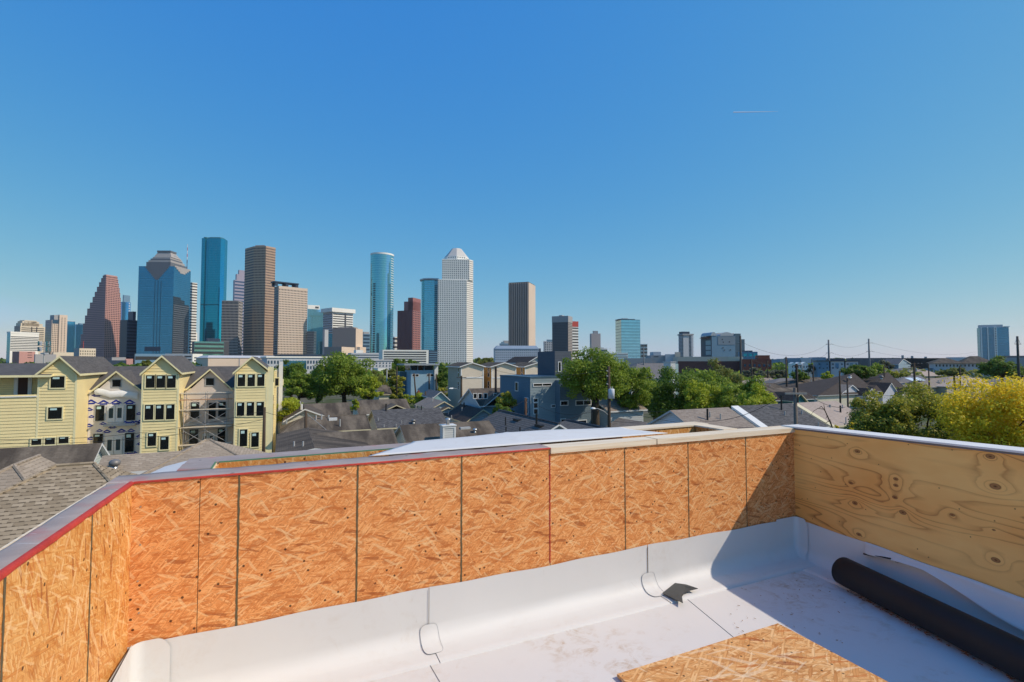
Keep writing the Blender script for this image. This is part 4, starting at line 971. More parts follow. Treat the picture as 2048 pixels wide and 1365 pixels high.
# C6 dark gable facing the deck
t, pl, dm = house_y('near-black roofed house with a pale blue gable facing the deck', (967, 819), (930, 846), 5.0, 9.5, RF_BLACK, W_BLUE, T_CRM, eaveR=(1010, 846))
for x, y in ((897, 829), (903, 838), (924, 822)): vents(t, pl[0], [(x, y, .5, .07)])
vents(t, pl[0], [(928, 815, .7, .10)], 'black')
# C7, C8, C9, C10, C11, C12
t, rf, dm = house_x('brown roof with a small cross gable at the foot of the big green tree', (709, 801), 812, (712, 830), 5.0, .38, RF_BROWN, W_CRM)
ap = roof_point(rf, 782, 806); roof_y(t, ap.x, 3.0, 3.0, ap.y-4.5, ap.y, ap.z, .42, RF_BROWN, T_CRM)
t, pl, dm = house_y('grey-brown roofed house with two nested white-edged gables', (889, 803), (860, 819), 5.2, 10, RF_MID, W_BLUE, T_CRM, eaveR=(911, 816))
vents(t, pl[0], [(865, 803, .7, .1), (832, 815, .4, .08)])
ap = atz(893, 813.5, 4.4); roof_y(t, ap.x, 1.9, 1.9, ap.y-1, ap.y+3, 4.4, .45, RF_BROWN2, T_CRM); m = MB(); m.poly([(ap.x-1.6, ap.y-.6, 3.5), (ap.x+1.6, ap.y-.6, 3.5), (ap.x, ap.y-.6, 4.2)]); part(m, 'gable', W_BLUE, t)
t, pl, dm = house_y('small house with a teal gable under a slate roof, left of the beige townhouses', (882, 783.5), (865, 797), 5.4, 9, RF_SLATE, siding('siding_teal_pale', (.26, .42, .43)), T_WHT, eaveR=(901, 801))
t, rf, dm = house_x('rose walled house with a low brown roof below the blue flat-roofed building', (815, 761), 867, (815, 775), 5.2, .35, RF_MID, W_PINK, T_CRM)
vents(t, rf, [(824, 765, .8, .15), (839, 763, 1.0, .12), (851, 764, .6, .12)])
t, rf, dm = house_x('small pale walled house with a grey-brown roof beside the big green tree', (750, 771), 778, (752, 790), 5.0, .45, RF_BROWN, W_CRM, T_CRM)
t, rf, dm = house_x('small low brown roof poking up at the foot of the steel-blue house', (990, 829), 1016, (992, 841), 4.4, .42, RF_BROWN2, W_TAN)
t = thing('shed', 'small dark red topped wooden shed among the poles by the rose house', 'shed', tuple(atz(837, 797, 0)[:2])+(0,), 0)
c = atz(837, 797, 2.2); part(MB().frustum([(c.x-1.1, c.y-1.1), (c.x+1.1, c.y-1.1), (c.x+1.1, c.y+1.1), (c.x-1.1, c.y+1.1)], 2.2, [(c.x-.05, c.y-.05), (c.x+.05, c.y-.05), (c.x+.05, c.y+.05), (c.x-.05, c.y+.05)], 4.3), 'roof', plain('shed_red', (.16, .045, .03), .8), t); wallbox(t, c.x-.9, c.y-.9, c.x+.9, c.y+.9, 2.2, W_PINK)
# C13 charcoal gable, C14 and the light blue porch
t, pl, dm = house_y('striped charcoal roofed house with a pale blue gable, close below the white sheet', (1119, 848.5), (1058, 887), 6.0, 13.5, RF_GREYL, W_BLUE, T_WHT, eaveR=(1160, 874))
vents(t, pl[0], [(1011, 851, .8, .06), (1012, 871, .8, .06), (1040, 872, .8, .06)], 'black'); vents(t, pl[0], [(1073, 850, 1.0, .10)], 'black')
for x, y in ((1035, 840), (1080, 852)):
    bp = roof_point(pl[0], x, y); part(MB().box(bp.x-.25, bp.y-.6, bp.z-.1, bp.x+.15, bp.y+.6, bp.z+.10), 'roof_vent_box', M_PIPEB, t)
ap = atz(1128, 861, 4.9); roof_y(t, ap.x, 1.8, 1.8, ap.y-1.2, ap.y+2.5, 4.9, .6, RF_GREYL, T_WHT)
cr = MB(); cr.tube([(dm[0], dm[3], 6.03), (dm[0], dm[3]+13.5, 6.03)], .11, 6); part(cr, 'ridge_cap', RF_GREY, t)
t, pl, dm = house_y('charcoal roofed house with a dark ridge at the foot of the transformer pole', (1252, 866), (1150, 900), 5.6, 9.5, RF_GREYL, W_GRY, T_GRY, eaveR=(1300, 890))
cr = MB(); cr.tube([(dm[0], dm[3], 5.64), (dm[0], dm[3]+9.5, 5.64)], .13, 6); part(cr, 'ridge_cap', RF_GREY, t)
c = atz(1158, 858, 4.0); t = thing('porch', 'flat pale blue porch roof in front of the steel-blue house', 'porch', (c.x, c.y, 0))
part(MB().slab([(c.x-1.6, c.y-1.6, 3.9), (c.x+1.9, c.y-1.6, 3.9), (c.x+1.9, c.y+1.6, 4.1), (c.x-1.6, c.y+1.6, 4.1)], .15), 'roof', plain('pale_blue_metal', (.42, .50, .53), .45, .4), t)
for dx in (-1.4, 1.7): part(MB().tube([(c.x+dx, c.y-1.4, 0), (c.x+dx, c.y-1.4, 3.78)], .07, 8), 'post', T_WHT, t)
# right-hand trio of big gable roofs
t, rf, dm = house_x('grey-brown roofed house with a white end gable, left of the pale-edged charcoal roof', (1340, 821), 1457, (1500, 858), 7.0, .50, RF_MID, siding('siding_bluewhite', (.60, .64, .70)), T_GRY)
vents(t, rf, [(1415, 840, 1.0, .085)], 'black'); vents(t, rf, [(1420, 835, .5, .06), (1441, 839, .5, .06)])
bp = atz(1282, 849, 4.6); roof_y(t, bp.x, 1.8, 1.5, bp.y-1.5, bp.y+4, 4.9, .5, RF_MID, T_GRY)
t, rf, dm = house_x('charcoal roofed house with a broad white raking edge, behind the cross-arm pole', (1476, 812), 1583, (1560, 862), 7.0, .50, RF_GREY, W_WHT, T_WHT)
vents(t, rf, [(1563, 820, 1.5, .08)], 'black'); vents(t, rf, [(1570, 831, .4, .06), (1604, 829, .4, .06), (1637, 853, .4, .06)])
x0 = dm[0]; m = MB(); m.slab([(x0-.95, dm[2]-dm[3], 7-.5*dm[3]+.02), (x0-.01, dm[2]-dm[3], 7-.5*dm[3]+.02), (x0-.01, dm[2], 7.02), (x0-.95, dm[2], 7.02)], .2); part(m, 'rake_board', T_WHT, t)
t, rf, dm = house_x('pale rose roofed house with a cream raking edge behind the bare branch', (1593, 806), 1672, (1700, 850), 6.8, .48, RF_PINK, W_CRM, T_CRM)
vents(t, rf, [(1681, 825, .75, .09)], 'black'); vents(t, rf, [(1660, 815, .3, .1), (1685, 817, .4, .06), (1692, 848, .7, .06)])
x0 = dm[0]; m = MB(); m.slab([(x0-.7, dm[2]-dm[3], 6.8-.48*dm[3]+.02), (x0-.01, dm[2]-dm[3], 6.8-.48*dm[3]+.02), (x0-.01, dm[2], 6.82), (x0-.7, dm[2], 6.82)], .2); part(m, 'rake_board', T_CRM, t)
x1 = dm[1]; m = MB(); yr, run = dm[2], dm[3]; m.poly([(x1, yr, 6.8), (x1, yr-run, 6.8-.48*run), (x1+4.5, yr, 6.8-.48*4.5-.6)]); m.poly([(x1, yr, 6.8), (x1+4.5, yr, 6.8-.48*4.5-.6), (x1, yr+run, 6.8-.48*run)]); part(m, 'hip_end', RF_PINK, t)
# --- beige townhouses
YB = 99.0; BG = 'beige four-storey townhouses'
BX = lambda px, y=YB: atY(px, 760, y).x
BZ = lambda py, px=1000, y=YB: atY(px, py, y).z
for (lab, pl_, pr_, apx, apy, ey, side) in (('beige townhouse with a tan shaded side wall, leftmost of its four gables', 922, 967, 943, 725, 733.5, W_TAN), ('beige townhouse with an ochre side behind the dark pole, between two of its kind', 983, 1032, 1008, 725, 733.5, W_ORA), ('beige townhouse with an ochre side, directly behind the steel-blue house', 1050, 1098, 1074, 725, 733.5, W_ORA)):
    x0, x1, ax = BX(pl_), BX(pr_), BX(apx); za, ze = BZ(apy, apx), BZ(ey, apx)
    t = thing('townhouse', lab, 'townhouse', ((x0+x1)/2, YB, 0), 0, BG); dpt = 9.0
    xa_, xb_ = x0-.45, x1+.35; s1, s2 = (za-ze)/(ax-xa_), (za-ze)/(xb_-ax)
    roof_y(t, ax, ax-xa_, xb_-ax, YB-.5, YB+dpt+.4, za, s1, RF_BROWN2, T_WHT, .2, s2)
    zt = ze-.22
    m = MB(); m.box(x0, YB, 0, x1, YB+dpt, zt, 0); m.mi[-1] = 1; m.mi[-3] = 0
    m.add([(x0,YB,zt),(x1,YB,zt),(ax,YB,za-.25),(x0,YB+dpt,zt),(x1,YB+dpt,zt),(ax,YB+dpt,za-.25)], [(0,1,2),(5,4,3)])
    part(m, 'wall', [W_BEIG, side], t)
    zb = BZ(755.5, apx); part(MB().box(x0-.03, YB-.06, zb-.18, x1+.03, YB-.002, zb+.12), 'belt_trim', T_WHT, t)
    part(MB().box(x0-.05, YB-.05, 0, x0+.18, YB-.002, zb-.18).box(x1-.18, YB-.05, 0, x1+.05, YB-.002, zb-.18).box(x0-.05, YB-.05, zb+.12, x0+.18, YB-.002, zt).box(x1-.18, YB-.05, zb+.12, x1+.05, YB-.002, zt), 'corner_trim', T_WHT, t)
    for py in (739, 749, 766, 774): 
        z = BZ(py, apx); window_x(t, YB+1.2, YB+2.0, z-.55, z+.25, x0, -1, T_WHT, .08)
YB4 = YB + 16; t = thing('townhouse', 'beige townhouse with grey gable and black roof behind and above its three neighbours', 'townhouse', (BX(1074, YB4), YB4, 0), 0, BG)
ax = BX(1074, YB4); za = BZ(713, 1074, YB4); xl, xr = BX(1052, YB4), BX(1100, YB4); s1 = .55
roof_y(t, ax, ax-xl, xr-ax+.5, YB4-.5, YB4+14, za, s1, RF_BLACK, T_WHT, .2); m = MB(); zt = za-s1*(ax-xl)-.2
m.box(xl+.3, YB4, 0, xr+.2, YB4+13, zt); m.add([(xl+.3,YB4,zt),(xr+.2,YB4,zt),(ax,YB4,za-.3)], [(0,1,2)]); part(m, 'wall', W_GRY, t)
# white annexe just right of them
c = dep(1110, 745, 112); t = thing('annexe', 'low white flat roofed block between the beige gables and the steel-blue tower', 'building', (c.x, c.y, 0)); wallbox(t, c.x-1.6, c.y, c.x+6, c.y+6, hz(742, 112), W_WHT)
part(MB().box(c.x-1.8, c.y-.3, hz(742, 112)+.004, c.x+6.2, c.y+6.2, hz(741, 112)+.1), 'roof', T_WHT, t)
# pale two-storey house
q = atz(941, 777.5, 7.4); x1 = atY(1022, 776, q.y).x
t = thing('house', 'pale blue two-storey house with a brown roof below the beige townhouses', 'house', (q.x, q.y, 0), 0, HGROUP)
rf = roof_x(t, q.x-.3, x1, q.y, 7.4, 4.6, 5, .48, RF_BROWN2, T_WHT); body_gx(t, q.x-.3, x1, q.y, 7.4, 4.6, 5, .48, W_BLUE)
ap = roof_point(rf, 978, 782); roof_y(t, ap.x, 2.4, 2.4, ap.y-4.4, ap.y+.3, ap.z, .75, RF_BROWN2, T_WHT)
y_ = q.y-4.6+.42
for a, b in ((947, 953), (957, 963), (968, 974), (988, 993), (1000, 1006)): window_y(t, atY(a, 790, y_).x, atY(b, 790, y_).x, atY(a, 797, y_).z, atY(a, 788, y_).z, y_, T_WHT, .08)
# --- steel-blue modern house
YM = dep(1060, 755, 62).y; MX = lambda px, y=None: atY(px, 800, y or YM).x; MZ = lambda py, px=1090, y=None: atY(px, py, y or YM).z
x0, x1 = MX(1060.5), MX(1120); zt = MZ(756); yb = YM + 9.5
t = thing('modern_house', 'steel-blue flat roofed modern house with slim white framed windows beside a big tree', 'house', (x0, YM, 0), 0)
m = MB(); m.box(x0, YM, 0, x1+3, yb, zt); m.mi[5] = 1; part(m, 'wall', [W_SLBL, W_SLBL_SHADE], t)  # left face painted a darker blue for its shade
part(MB().box(x0-.06, YM-.06, zt+.003, x1+3.06, yb+.06, zt+.14), 'parapet_cap', plain('navy_cap', (.07, .13, .18), .5), t)
YM2 = YM - 1.2; xa_, xb_ = MX(1120, YM2), MX(1182, YM2)
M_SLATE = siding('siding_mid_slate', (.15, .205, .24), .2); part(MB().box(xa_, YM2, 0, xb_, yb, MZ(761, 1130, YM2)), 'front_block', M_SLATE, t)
part(MB().box(MX(1110, YM+3), YM+3, zt-.5, MX(1143, YM+3), YM+8, MZ(703, 1125, YM+3)), 'stair_tower', siding('siding_charcoal_blue', (.085, .10, .125), .2), t)
W = lambda a, b, c, d, y=None, cols=1: window_y(t, MX(a, y), MX(b, y), MZ(d, (a+b)/2, y), MZ(c, (a+b)/2, y), y or YM, T_WHT, .09, False, cols)
W(1067, 1102, 768, 772, None, 2); W(1052.5+9.5, 1057+9.5, 797, 828) if False else None
for a, b, c in ((798, 804, 1), (807, 816, 1), (819, 828, 1)): W(1067.5, 1075, a, b)
W(1103, 1118, 810.5, 814, None, 2); W(1121.5, 1135, 803, 810.5, YM2); W(1152, 1181, 802, 810, YM2, 2); W(1151, 1168, 769, 783, YM2); W(1122, 1130, 839, 852, YM2); W(1140, 1172, 842, 850, YM2, 2)
W(1117, 1121.5, 725, 743, YM+3)
for py0, py1, yy in ((768, 784, 3.5),): window_x(t, YM+yy, YM+yy+.8, MZ(py1+1, 1060), MZ(py0, 1060), x0, -1, T_WHT, .09)
for a, b in ((798, 805), (807, 817), (819, 829)): window_x(t, YM+.6, YM+1.5, MZ(b, 1060), MZ(a, 1060), x0, -1, T_WHT, .09)
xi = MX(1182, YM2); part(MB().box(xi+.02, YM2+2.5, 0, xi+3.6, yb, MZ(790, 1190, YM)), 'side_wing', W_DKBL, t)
window_y(t, MX(1193, YM2+2.5), MX(1197, YM2+2.5), MZ(816, 1195, YM2+2.5), MZ(800, 1195, YM2+2.5), YM2+2.5, T_WHT, .06)
c = dep(1230, 830, 64); t = thing('house', 'pale grey lap-sided house wall glimpsed behind the leaning tree trunk', 'house', (c.x, c.y, 0)); 
m = MB(); m.box(c.x-1.0, c.y, 0, c.x+4.5, c.y+8, 5.2); part(m, 'wall', siding('siding_pale_grey', (.52, .54, .54), .24), t); roof_x(t, c.x-1.3, c.x+4.9, c.y+4, 6.9, 4.4, 4.4, .4, RF_MID, T_WHT)
# --- blue flat-roofed building
YG = dep(840, 745, 150).y; GX = lambda px, y=None: atY(px, 745, y or YG).x; GZ = lambda py, y=None: atY(840, py, y or YG).z
t = thing('flat_roofed_building', 'pale blue building with an overhanging flat roof before the white parking garage', 'building', (GX(840), YG, 0))
W_LBL = siding('siding_light_blue', (.30, .45, .55), .3)
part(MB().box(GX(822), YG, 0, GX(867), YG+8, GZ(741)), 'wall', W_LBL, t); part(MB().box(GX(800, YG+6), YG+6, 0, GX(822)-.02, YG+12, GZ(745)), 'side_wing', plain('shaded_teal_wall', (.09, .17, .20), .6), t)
part(MB().box(GX(822), YG+.6, GZ(741)+.01, GX(867), YG+8, GZ(731.5)), 'window_band', GL_DARK, t)
for px in (822, 836, 849): part(MB().box(GX(px)-.15, YG+.35, GZ(741)+.02, GX(px)+.15, YG+.59, GZ(732)), 'mullion', plain('blue_steel', (.12, .2, .26), .5), t)
part(MB().box(GX(806), YG-1.6, GZ(731), GX(876), YG+9, GZ(728)), 'roof', plain('grey_roof_slab', (.30, .33, .35), .6), t)
part(MB().box(GX(868), YG-.6, 0, GX(875), YG+.6, GZ(731.2)), 'pier', T_WHT, t)
for a, b in ((825, 837), (854, 867)): window_y(t, GX(a), GX(b), GZ(753), GZ(749), YG, T_WHT, .1, cols=2)
# --- far roofs to the right, hip roofs with lit and dark sides
FG = 'distant roofs on the right'
def far_hip(label, pxl, pxr, ridge, eave_y, zr, roof, wall=W_TAN, ridge_px=None, s=.5, trim=T_GRY, depth=None, group=FG):
    rp = ridge_px or ((pxl+pxr)/2-1, (pxl+pxr)/2+1)
    a = atz(rp[0], ridge, zr); b = atY(rp[1], ridge, a.y); D = (a - Vector((0,0,HC))).length
    # front eave found on the slope plane
    n = Vector((0, -s, 1)).normalized(); q = roof_point((a, n), (pxl+pxr)/2, eave_y); y0 = min(q.y, a.y-2.5); ze = max(2.4, zr - s*(a.y-y0))
    x0, x1 = atY(pxl, eave_y, y0).x, atY(pxr, eave_y, y0).x; bk = a.y + (a.y-y0)
    t = thing('house', label, 'house', ((x0+x1)/2, a.y, 0), 0, group)
    hip_roof(t, x0, x1, y0, bk, ze, a.x, b.x, a.y, a.y, zr, roof, trim); wallbox(t, x0+.5, y0+.5, x1-.5, bk-.5, ze-.15, wall); return t, y0, ze
t, y0, ze = far_hip('black-brown hip roofed house with a white triangular gable, right of the teal gable', 1636, 1758, 747, 789, 8.2, RF_BLACK, W_CRM, (1706, 1708), .62)
def front_gable(t, apex, l, r, mat, roof, D, name='gable'):
    a, L_, R_ = dep(apex[0], apex[1], D), dep(l[0], l[1], D), dep(r[0], r[1], D); yy = a.y
    a, L_, R_ = atY(*apex, yy), atY(*l, yy), atY(*r, yy); s1, s2 = (a.z-L_.z)/(a.x-L_.x), (a.z-R_.z)/(R_.x-a.x)
    roof_y(t, a.x, a.x-L_.x, R_.x-a.x, yy-.3, yy+5, a.z, s1, roof, T_WHT, .2, s2)
    m = MB(); m.poly([(L_.x+.2, yy, L_.z-.1), (R_.x-.2, yy, R_.z-.1), (a.x, yy, a.z-.2)]); m.box(L_.x+.3, yy+.05, 0, R_.x-.3, yy+4, min(L_.z, R_.z)-.1); part(m, name, mat, t)
W_LIL = siding('siding_lilac_white', (.56, .57, .62), .25)
D1 = dep(1700, 780, 100).length; front_gable(t, (1703, 770), (1678, 790), (1727, 791), W_LIL, RF_MID, 121); front_gable(t, (1741, 777), (1731, 793), (1752, 792), siding('siding_cream2', (.62,.57,.52)), RF_BLACK, 120)
t, y0, ze = far_hip('dark hip roofed house with a peaked white gable, by the yellowing tree', 1742, 1815, 745, 782, 8.2, RF_BLACK, W_CRM, (1774, 1776), .62); front_gable(t, (1781, 766), (1764, 791), (1797, 790), W_LIL, RF_BLACK, 131); front_gable(t, (1812, 776), (1800, 793), (1822, 791), W_CRM, RF_BLACK, 131)
for px, py in ((1700, 756), (1763, 757)):
    c = dep(px, py+2, 126); turbine(t, c, .42)
t, pl, dm = house_y('dark roofed house with a vivid teal gable behind the cross-arm pole', (1602, 787), (1589, 803), 5.6, 9, RF_BLACK, W_TEAL, T_CRM, eaveR=(1617, 804))
x_ = dm[0]; wallbox(t, x_+2.4, dm[3]+3, x_+8, dm[3]+8, 4.0, W_TEAL, 'side_wing'); roof_x(t, x_-4.5, x_+8.5, dm[3]+5.5, 5.6, 2.8, 3, .5, RF_BLACK, T_GRY)
t, rf, dm = house_x('long low brown roof beyond the yellow-green bush by the teal gable', (1505, 778), 1600, (1545, 805), 4.8, .35, RF_BROWN, W_TAN)
for i, (a, b, r, e, zr, rf_, lab) in enumerate([
    (1500, 1560, 756.5, 768, 5.2, RF_MID, 'grey-brown hip roof with a dark side dormer beneath the scrubby tree row'), (1540, 1612, 757, 771, 5.2, RF_SLATE, 'slate-blue hip roof beside the tall black pole'),
    (1585, 1668, 756, 775, 5.6, RF_BROWN2, 'wide reddish brown roof right of the tall black pole'), (1492, 1572, 768, 780, 4.8, RF_BROWN2, 'brown roof with a tiny peaked dormer above the yellow-green bush'),
    (1606, 1690, 768, 784, 5.0, RF_BROWN2, 'brown roof running behind the teal gable'), (1655, 1712, 750, 764, 5.6, RF_SLATE, 'slate roof left of the black-brown hip roof'),
    (1796, 1860, 752, 764, 5.6, RF_SLATE, 'slate roof with bright skylight panels right of the dark pole'), (1845, 1915, 757, 776, 5.0, RF_MID, 'grey hip roof over the yellowing crown'),
    (1880, 1960, 753, 764, 5.6, RF_MID, 'grey-brown roof above the golden tree, by the round green tree'), (1895, 1985, 757, 772, 5.0, RF_PINK, 'pale roof peeping over the golden tree'), (2015, 2075, 752, 770, 5.4, RF_SLATE, 'slate roof at the right edge beyond the golden tree'),
    (1790, 1850, 736, 752, 8.0, RF_SLATE, 'dark slate roof below the far dormered roofs'), (1835, 1905, 737, 752, 8.0, RF_PINK, 'rose-grey roof left of the round low tree'), (1900, 1975, 736, 747, 8.0, RF_MID, 'grey roof with pale ridge edges right of the round low tree'),
    (1455, 1520, 762, 775, 5.0, RF_MID, 'small grey roof behind the dark dense trees')]):
    t, y0, ze = far_hip(lab, a, b, r, e, zr, rf_, W_TAN, ((a*.72+b*.28), (a*.3+b*.7)), .42)
    for k in range(2):
        px = a*.55+b*.45+k*12; py = r+(e-r)*.35; c = atz(px, py, zr-.6); part(MB().tube([c-Vector((0,0,.5)), c+Vector((0,0,.5))], .12, 6), 'vent_pipe', M_PIPE, t)
    if 'skylight' in lab:
        c = atz(1815, 757, zr-.5)
        for k in range(2): part(MB().slab([(c.x-3+4.6*k, c.y-3, zr-1.25), (c.x+.8+4.6*k, c.y-3, zr-1.25), (c.x+.8+4.6*k, c.y-.6, zr-.25), (c.x-3+4.6*k, c.y-.6, zr-.25)], .1), 'skylight_panel', plain('pale_panel', (.62, .68, .75), .3, .5), t)
t, y0, ze = far_hip('broad slate roofed house behind the big trees, in line with the pale teal tower', 1262, 1362, 727, 756, 10.6, RF_SLATE, W_GRY, (1275, 1338), .5)
c = dep(1346, 730, 150); t = thing('house', 'narrow white gabled house beside the broad slate roof', 'house', (c.x, c.y, 0)); wallbox(t, c.x-.9, c.y, c.x+.9, c.y+3, hz(725, 150), W_WHT); wallbox(t, c.x+.92, c.y+1, c.x+3, c.y+4, hz(728, 150), plain('pale_teal_roof', (.30, .42, .44), .5), 'side_roof')
part(MB().slab([(c.x-1.1, c.y-.2, hz(725, 150)+.15), (c.x+1.1, c.y-.2, hz(725, 150)+.15), (c.x+1.1, c.y+3.2, hz(725, 150)+.15), (c.x-1.1, c.y+3.2, hz(725, 150)+.15)], .14), 'roof', T_WHT, t)
for a in ((-160, 112, 220, 119), (-160, 36, -4, 41)): street(*a)

t, pl, dm = house_y('narrow grey roofed house squeezed behind the end yellow townhouse', (541, 806), (530, 815), 5.2, 8, RF_MID, W_GRY, T_WHT, eaveR=(562, 823))
q = atY(551, 835, dm[3]-.1); part(MB().tube([q, Vector((q.x, q.y, 0))], .09, 8), 'downpipe', T_WHT, t)
# ================================================================== TREES
M_BARK = plain('tree_bark', (.075, .058, .042), .95, .1, var=.35, vs=5)
LEAF = {
 'green': foliage('leaf_green', (.070, .140, .014), (.34, .43, .055)),
 'deep': foliage('leaf_deep', (.042, .095, .012), (.215, .31, .042)),
 'bright': foliage('leaf_bright', (.16, .24, .018), (.56, .60, .06)),
 'olive': foliage('leaf_olive', (.09, .12, .026), (.33, .34, .085)),
 'grey': foliage('leaf_greygreen', (.10, .115, .07), (.26, .27, .17)),
 'tipped': foliage('leaf_tipped', (.042, .080, .016), (.21, .28, .05), (.55, .47, .055)),
 'gold': foliage('leaf_gold', (.30, .32, .016), (.90, .72, .045), (.95, .70, .05)),
}
def tree(label, px, top, bot, hw, D, kind='green', n=9000, leaf=.34, seed=1, clumps=46, sq=1.0, name='tree', group=None, stem=True, lean=0.0, dens=.86, cat='tree', trunk_r=None, tpx=None):
    rng = np.random.default_rng(seed); c = dep(px, (top+bot)/2, D); rx = 1.07*hw*D/F; rz = 1.04*(bot-top)/2*D/F; ry = rx*.9
    gx, gy = (c.x, c.y) if tpx is None else tuple(dep(tpx, (top+bot)/2, D))[:2]
    t = thing(name, label, cat, (gx, gy, 0), 0, group)
    d = rng.normal(size=(clumps, 3)); d /= np.linalg.norm(d, axis=1)[:, None]
    rad = dens*rng.uniform(.25, 1, clumps)**.45; cc = d*rad[:, None]
    cc[:, 2] = np.where(cc[:, 2] < -.35, cc[:, 2]*.75, cc[:, 2])
    az = np.arctan2(d[:, 1], d[:, 0]); f1, f2, f3 = rng.uniform(0, 6.28, 3)
    env = 1 + .16*np.sin(2*az+f1)*np.cos(2.2*d[:, 2]+f2) + .13*np.sin(4*az+f3) + .10*rng.normal(size=clumps).clip(-1.2, 1.2); cc = cc*env[:, None]
    cen = np.stack([cc[:, 0]*rx, cc[:, 1]*ry, cc[:, 2]*rz], 1) + np.array([c.x+lean, c.y, c.z])
    cr = rng.uniform(.12, .32, clumps)*(rx*ry*rz)**(1/3)*sq
    idx = rng.choice(clumps, n, p=cr**2/np.sum(cr**2)); v = rng.normal(size=(n, 3)); v /= np.linalg.norm(v, axis=1)[:, None]
    rr = cr[idx]*rng.uniform(.35, 1.12, n)**.6*(1+.25*rng.normal(size=n).clip(-1.5, 2)*.6)
    p = cen[idx] + v*rr[:, None]*np.array([1.15, 1.15, .85])
    nv = v*.7 + rng.normal(size=(n, 3))*.55 + np.array([0, 0, .45]); nv /= np.linalg.norm(nv, axis=1)[:, None]
    a = np.cross(nv, rng.normal(size=(n, 3))); a /= np.linalg.norm(a, axis=1)[:, None]; b = np.cross(nv, a)
    s = leaf*rng.uniform(.55, 1.35, n)[:, None]
    P = np.stack([p - a*s*.55, p - b*s*.30 + a*s*.05 + nv*s*.08, p + a*s*.55, p + b*s*.30 - a*s*.03 + nv*s*.08], 1).reshape(-1, 3) - np.array([gx, gy, 0])
    me = bpy.data.meshes.new('crown'); me.vertices.add(4*n); me.vertices.foreach_set('co', P.ravel()); me.loops.add(4*n); me.loops.foreach_set('vertex_index', np.arange(4*n, dtype=np.int32))
    me.polygons.add(n); me.polygons.foreach_set('loop_start', np.arange(0, 4*n, 4, dtype=np.int32)); me.update(calc_edges=True)
    me.materials.append(LEAF[kind]); o = bpy.data.objects.new('crown', me); COL.objects.link(o); o.parent = t
    if stem and name not in ('shrub',):
        m = MB(); r0 = trunk_r or max(.12, rx*.07); base = Vector((gx, gy, 0)); fork = Vector((gx+(c.x+lean-gx)*.5, gy, max(c.z - rz*.62, c.z*.30)))
        m.tube([base, base.lerp(fork, .5)+Vector((rx*.02, 0, 0)), fork], [r0*1.25, r0, r0*.85], 9)
        order = rng.permutation(clumps)[:13]
        for k in order:
            e = Vector(cen[k]); mid = fork.lerp(e, .5) + Vector((rng.normal()*rx*.05, rng.normal()*rx*.05, -rz*.05))
            m.tube([fork - Vector((0,0,.1)), mid, e], [r0*.55, r0*.32, r0*.08], 6)
        part(m, 'trunk', M_BARK, t, True)
    return t
TG1 = 'trees among the houses'
tree('big dark green shade tree in the centre behind the brown roofs', 688, 706, 806, 60, 118, 'green', 17000, .50, 11, 64, group=TG1, dens=.9)
tree('yellow-green edge tree leaning right of the big dark shade tree', 738, 752, 806, 22, 112, 'bright', 4200, .45, 12, 26, group=TG1)
tree('light green bushy tree between the last yellow townhouse and the big shade tree', 598, 744, 806, 36, 112, 'green', 8000, .46, 13, 40, group=TG1)
tree('dark background tree rising behind the light green bushy tree', 583, 722, 775, 30, 150, 'deep', 5500, .6, 14, 34, group=TG1)
tree('deep green tree filling the gap left of the big shade tree', 634, 738, 806, 26, 128, 'deep', 5500, .5, 17, 34, group=TG1)
tree('sprawling yellow-green shrub beside the end of the yellow row', 572, 792, 842, 30, 66, 'bright', 4500, .26, 15, 34, name='shrub', group=TG1, cat='shrub')
tree('small yellow-green shrub wedged between two brown roofs', 709, 796, 826, 9, 80, 'bright', 1500, .28, 16, 14, name='shrub', cat='shrub')
tree('thin pale tree with sparse leaves right of the big shade tree', 752, 738, 782, 17, 145, 'olive', 1100, .5, 18, 20, group=TG1, dens=.95)
tree('rounded brownish tree left of the pale blue flat-roofed building', 790, 750, 796, 20, 135, 'tipped', 4200, .48, 19, 30, group=TG1)
tree('small round tree behind the brownish tree, below the parking garage', 783, 735, 768, 14, 165, 'olive', 2600, .5, 20, 22, group=TG1)
tree('dark spreading tree directly in front of the white parking garage', 806, 715, 748, 23, 200, 'deep', 3600, .65, 21, 28, group=TG1)
tree('leafy tree between the pale blue building and the beige townhouses', 888, 733, 786, 16, 150, 'deep', 3600, .5, 22, 26, group=TG1)
tree('low rust tinged tree against the tan side of the beige townhouse', 887, 775, 800, 12, 140, 'tipped', 1800, .45, 23, 16, group=TG1)
tree('low bushes at the foot of the rose walled house', 830, 785, 812, 26, 108, 'bright', 2600, .36, 24, 24, name='shrub', cat='shrub')
tree('low reddish shrub beside the rose walled house', 795, 785, 803, 14, 115, 'tipped', 1500, .36, 25, 14, name='shrub', cat='shrub')
tree('low treetop showing between the white grid tower and the mansard hotel', 968, 715, 735, 20, 260, 'olive', 2200, .8, 26, 20, group=TG1)
tree('treetop behind the right hand beige gable', 1101, 722, 752, 9, 190, 'olive', 1300, .6, 27, 14, group=TG1)
tree('yellow-topped young evergreen against the dark side of the steel-blue house', 1012, 772, 856, 19, 64, 'tipped', 5200, .24, 28, 40, group=TG1, sq=.95)
tree('dark shrub at the foot of the yellow-topped evergreen', 1004, 812, 850, 30, 61, 'deep', 3800, .24, 29, 26, name='shrub', cat='shrub')
tree('tall pale green tree hiding the right half of the steel-blue house', 1193, 696, 815, 66, 60, 'green', 19000, .27, 31, 74, dens=.93, tpx=1190, trunk_r=.42, group=TG1)
tree('leaning tree right of the transformer pole with a forked bare trunk', 1268, 728, 825, 44, 66, 'green', 10500, .27, 32, 48, dens=.92, tpx=1237, trunk_r=.30, group=TG1)
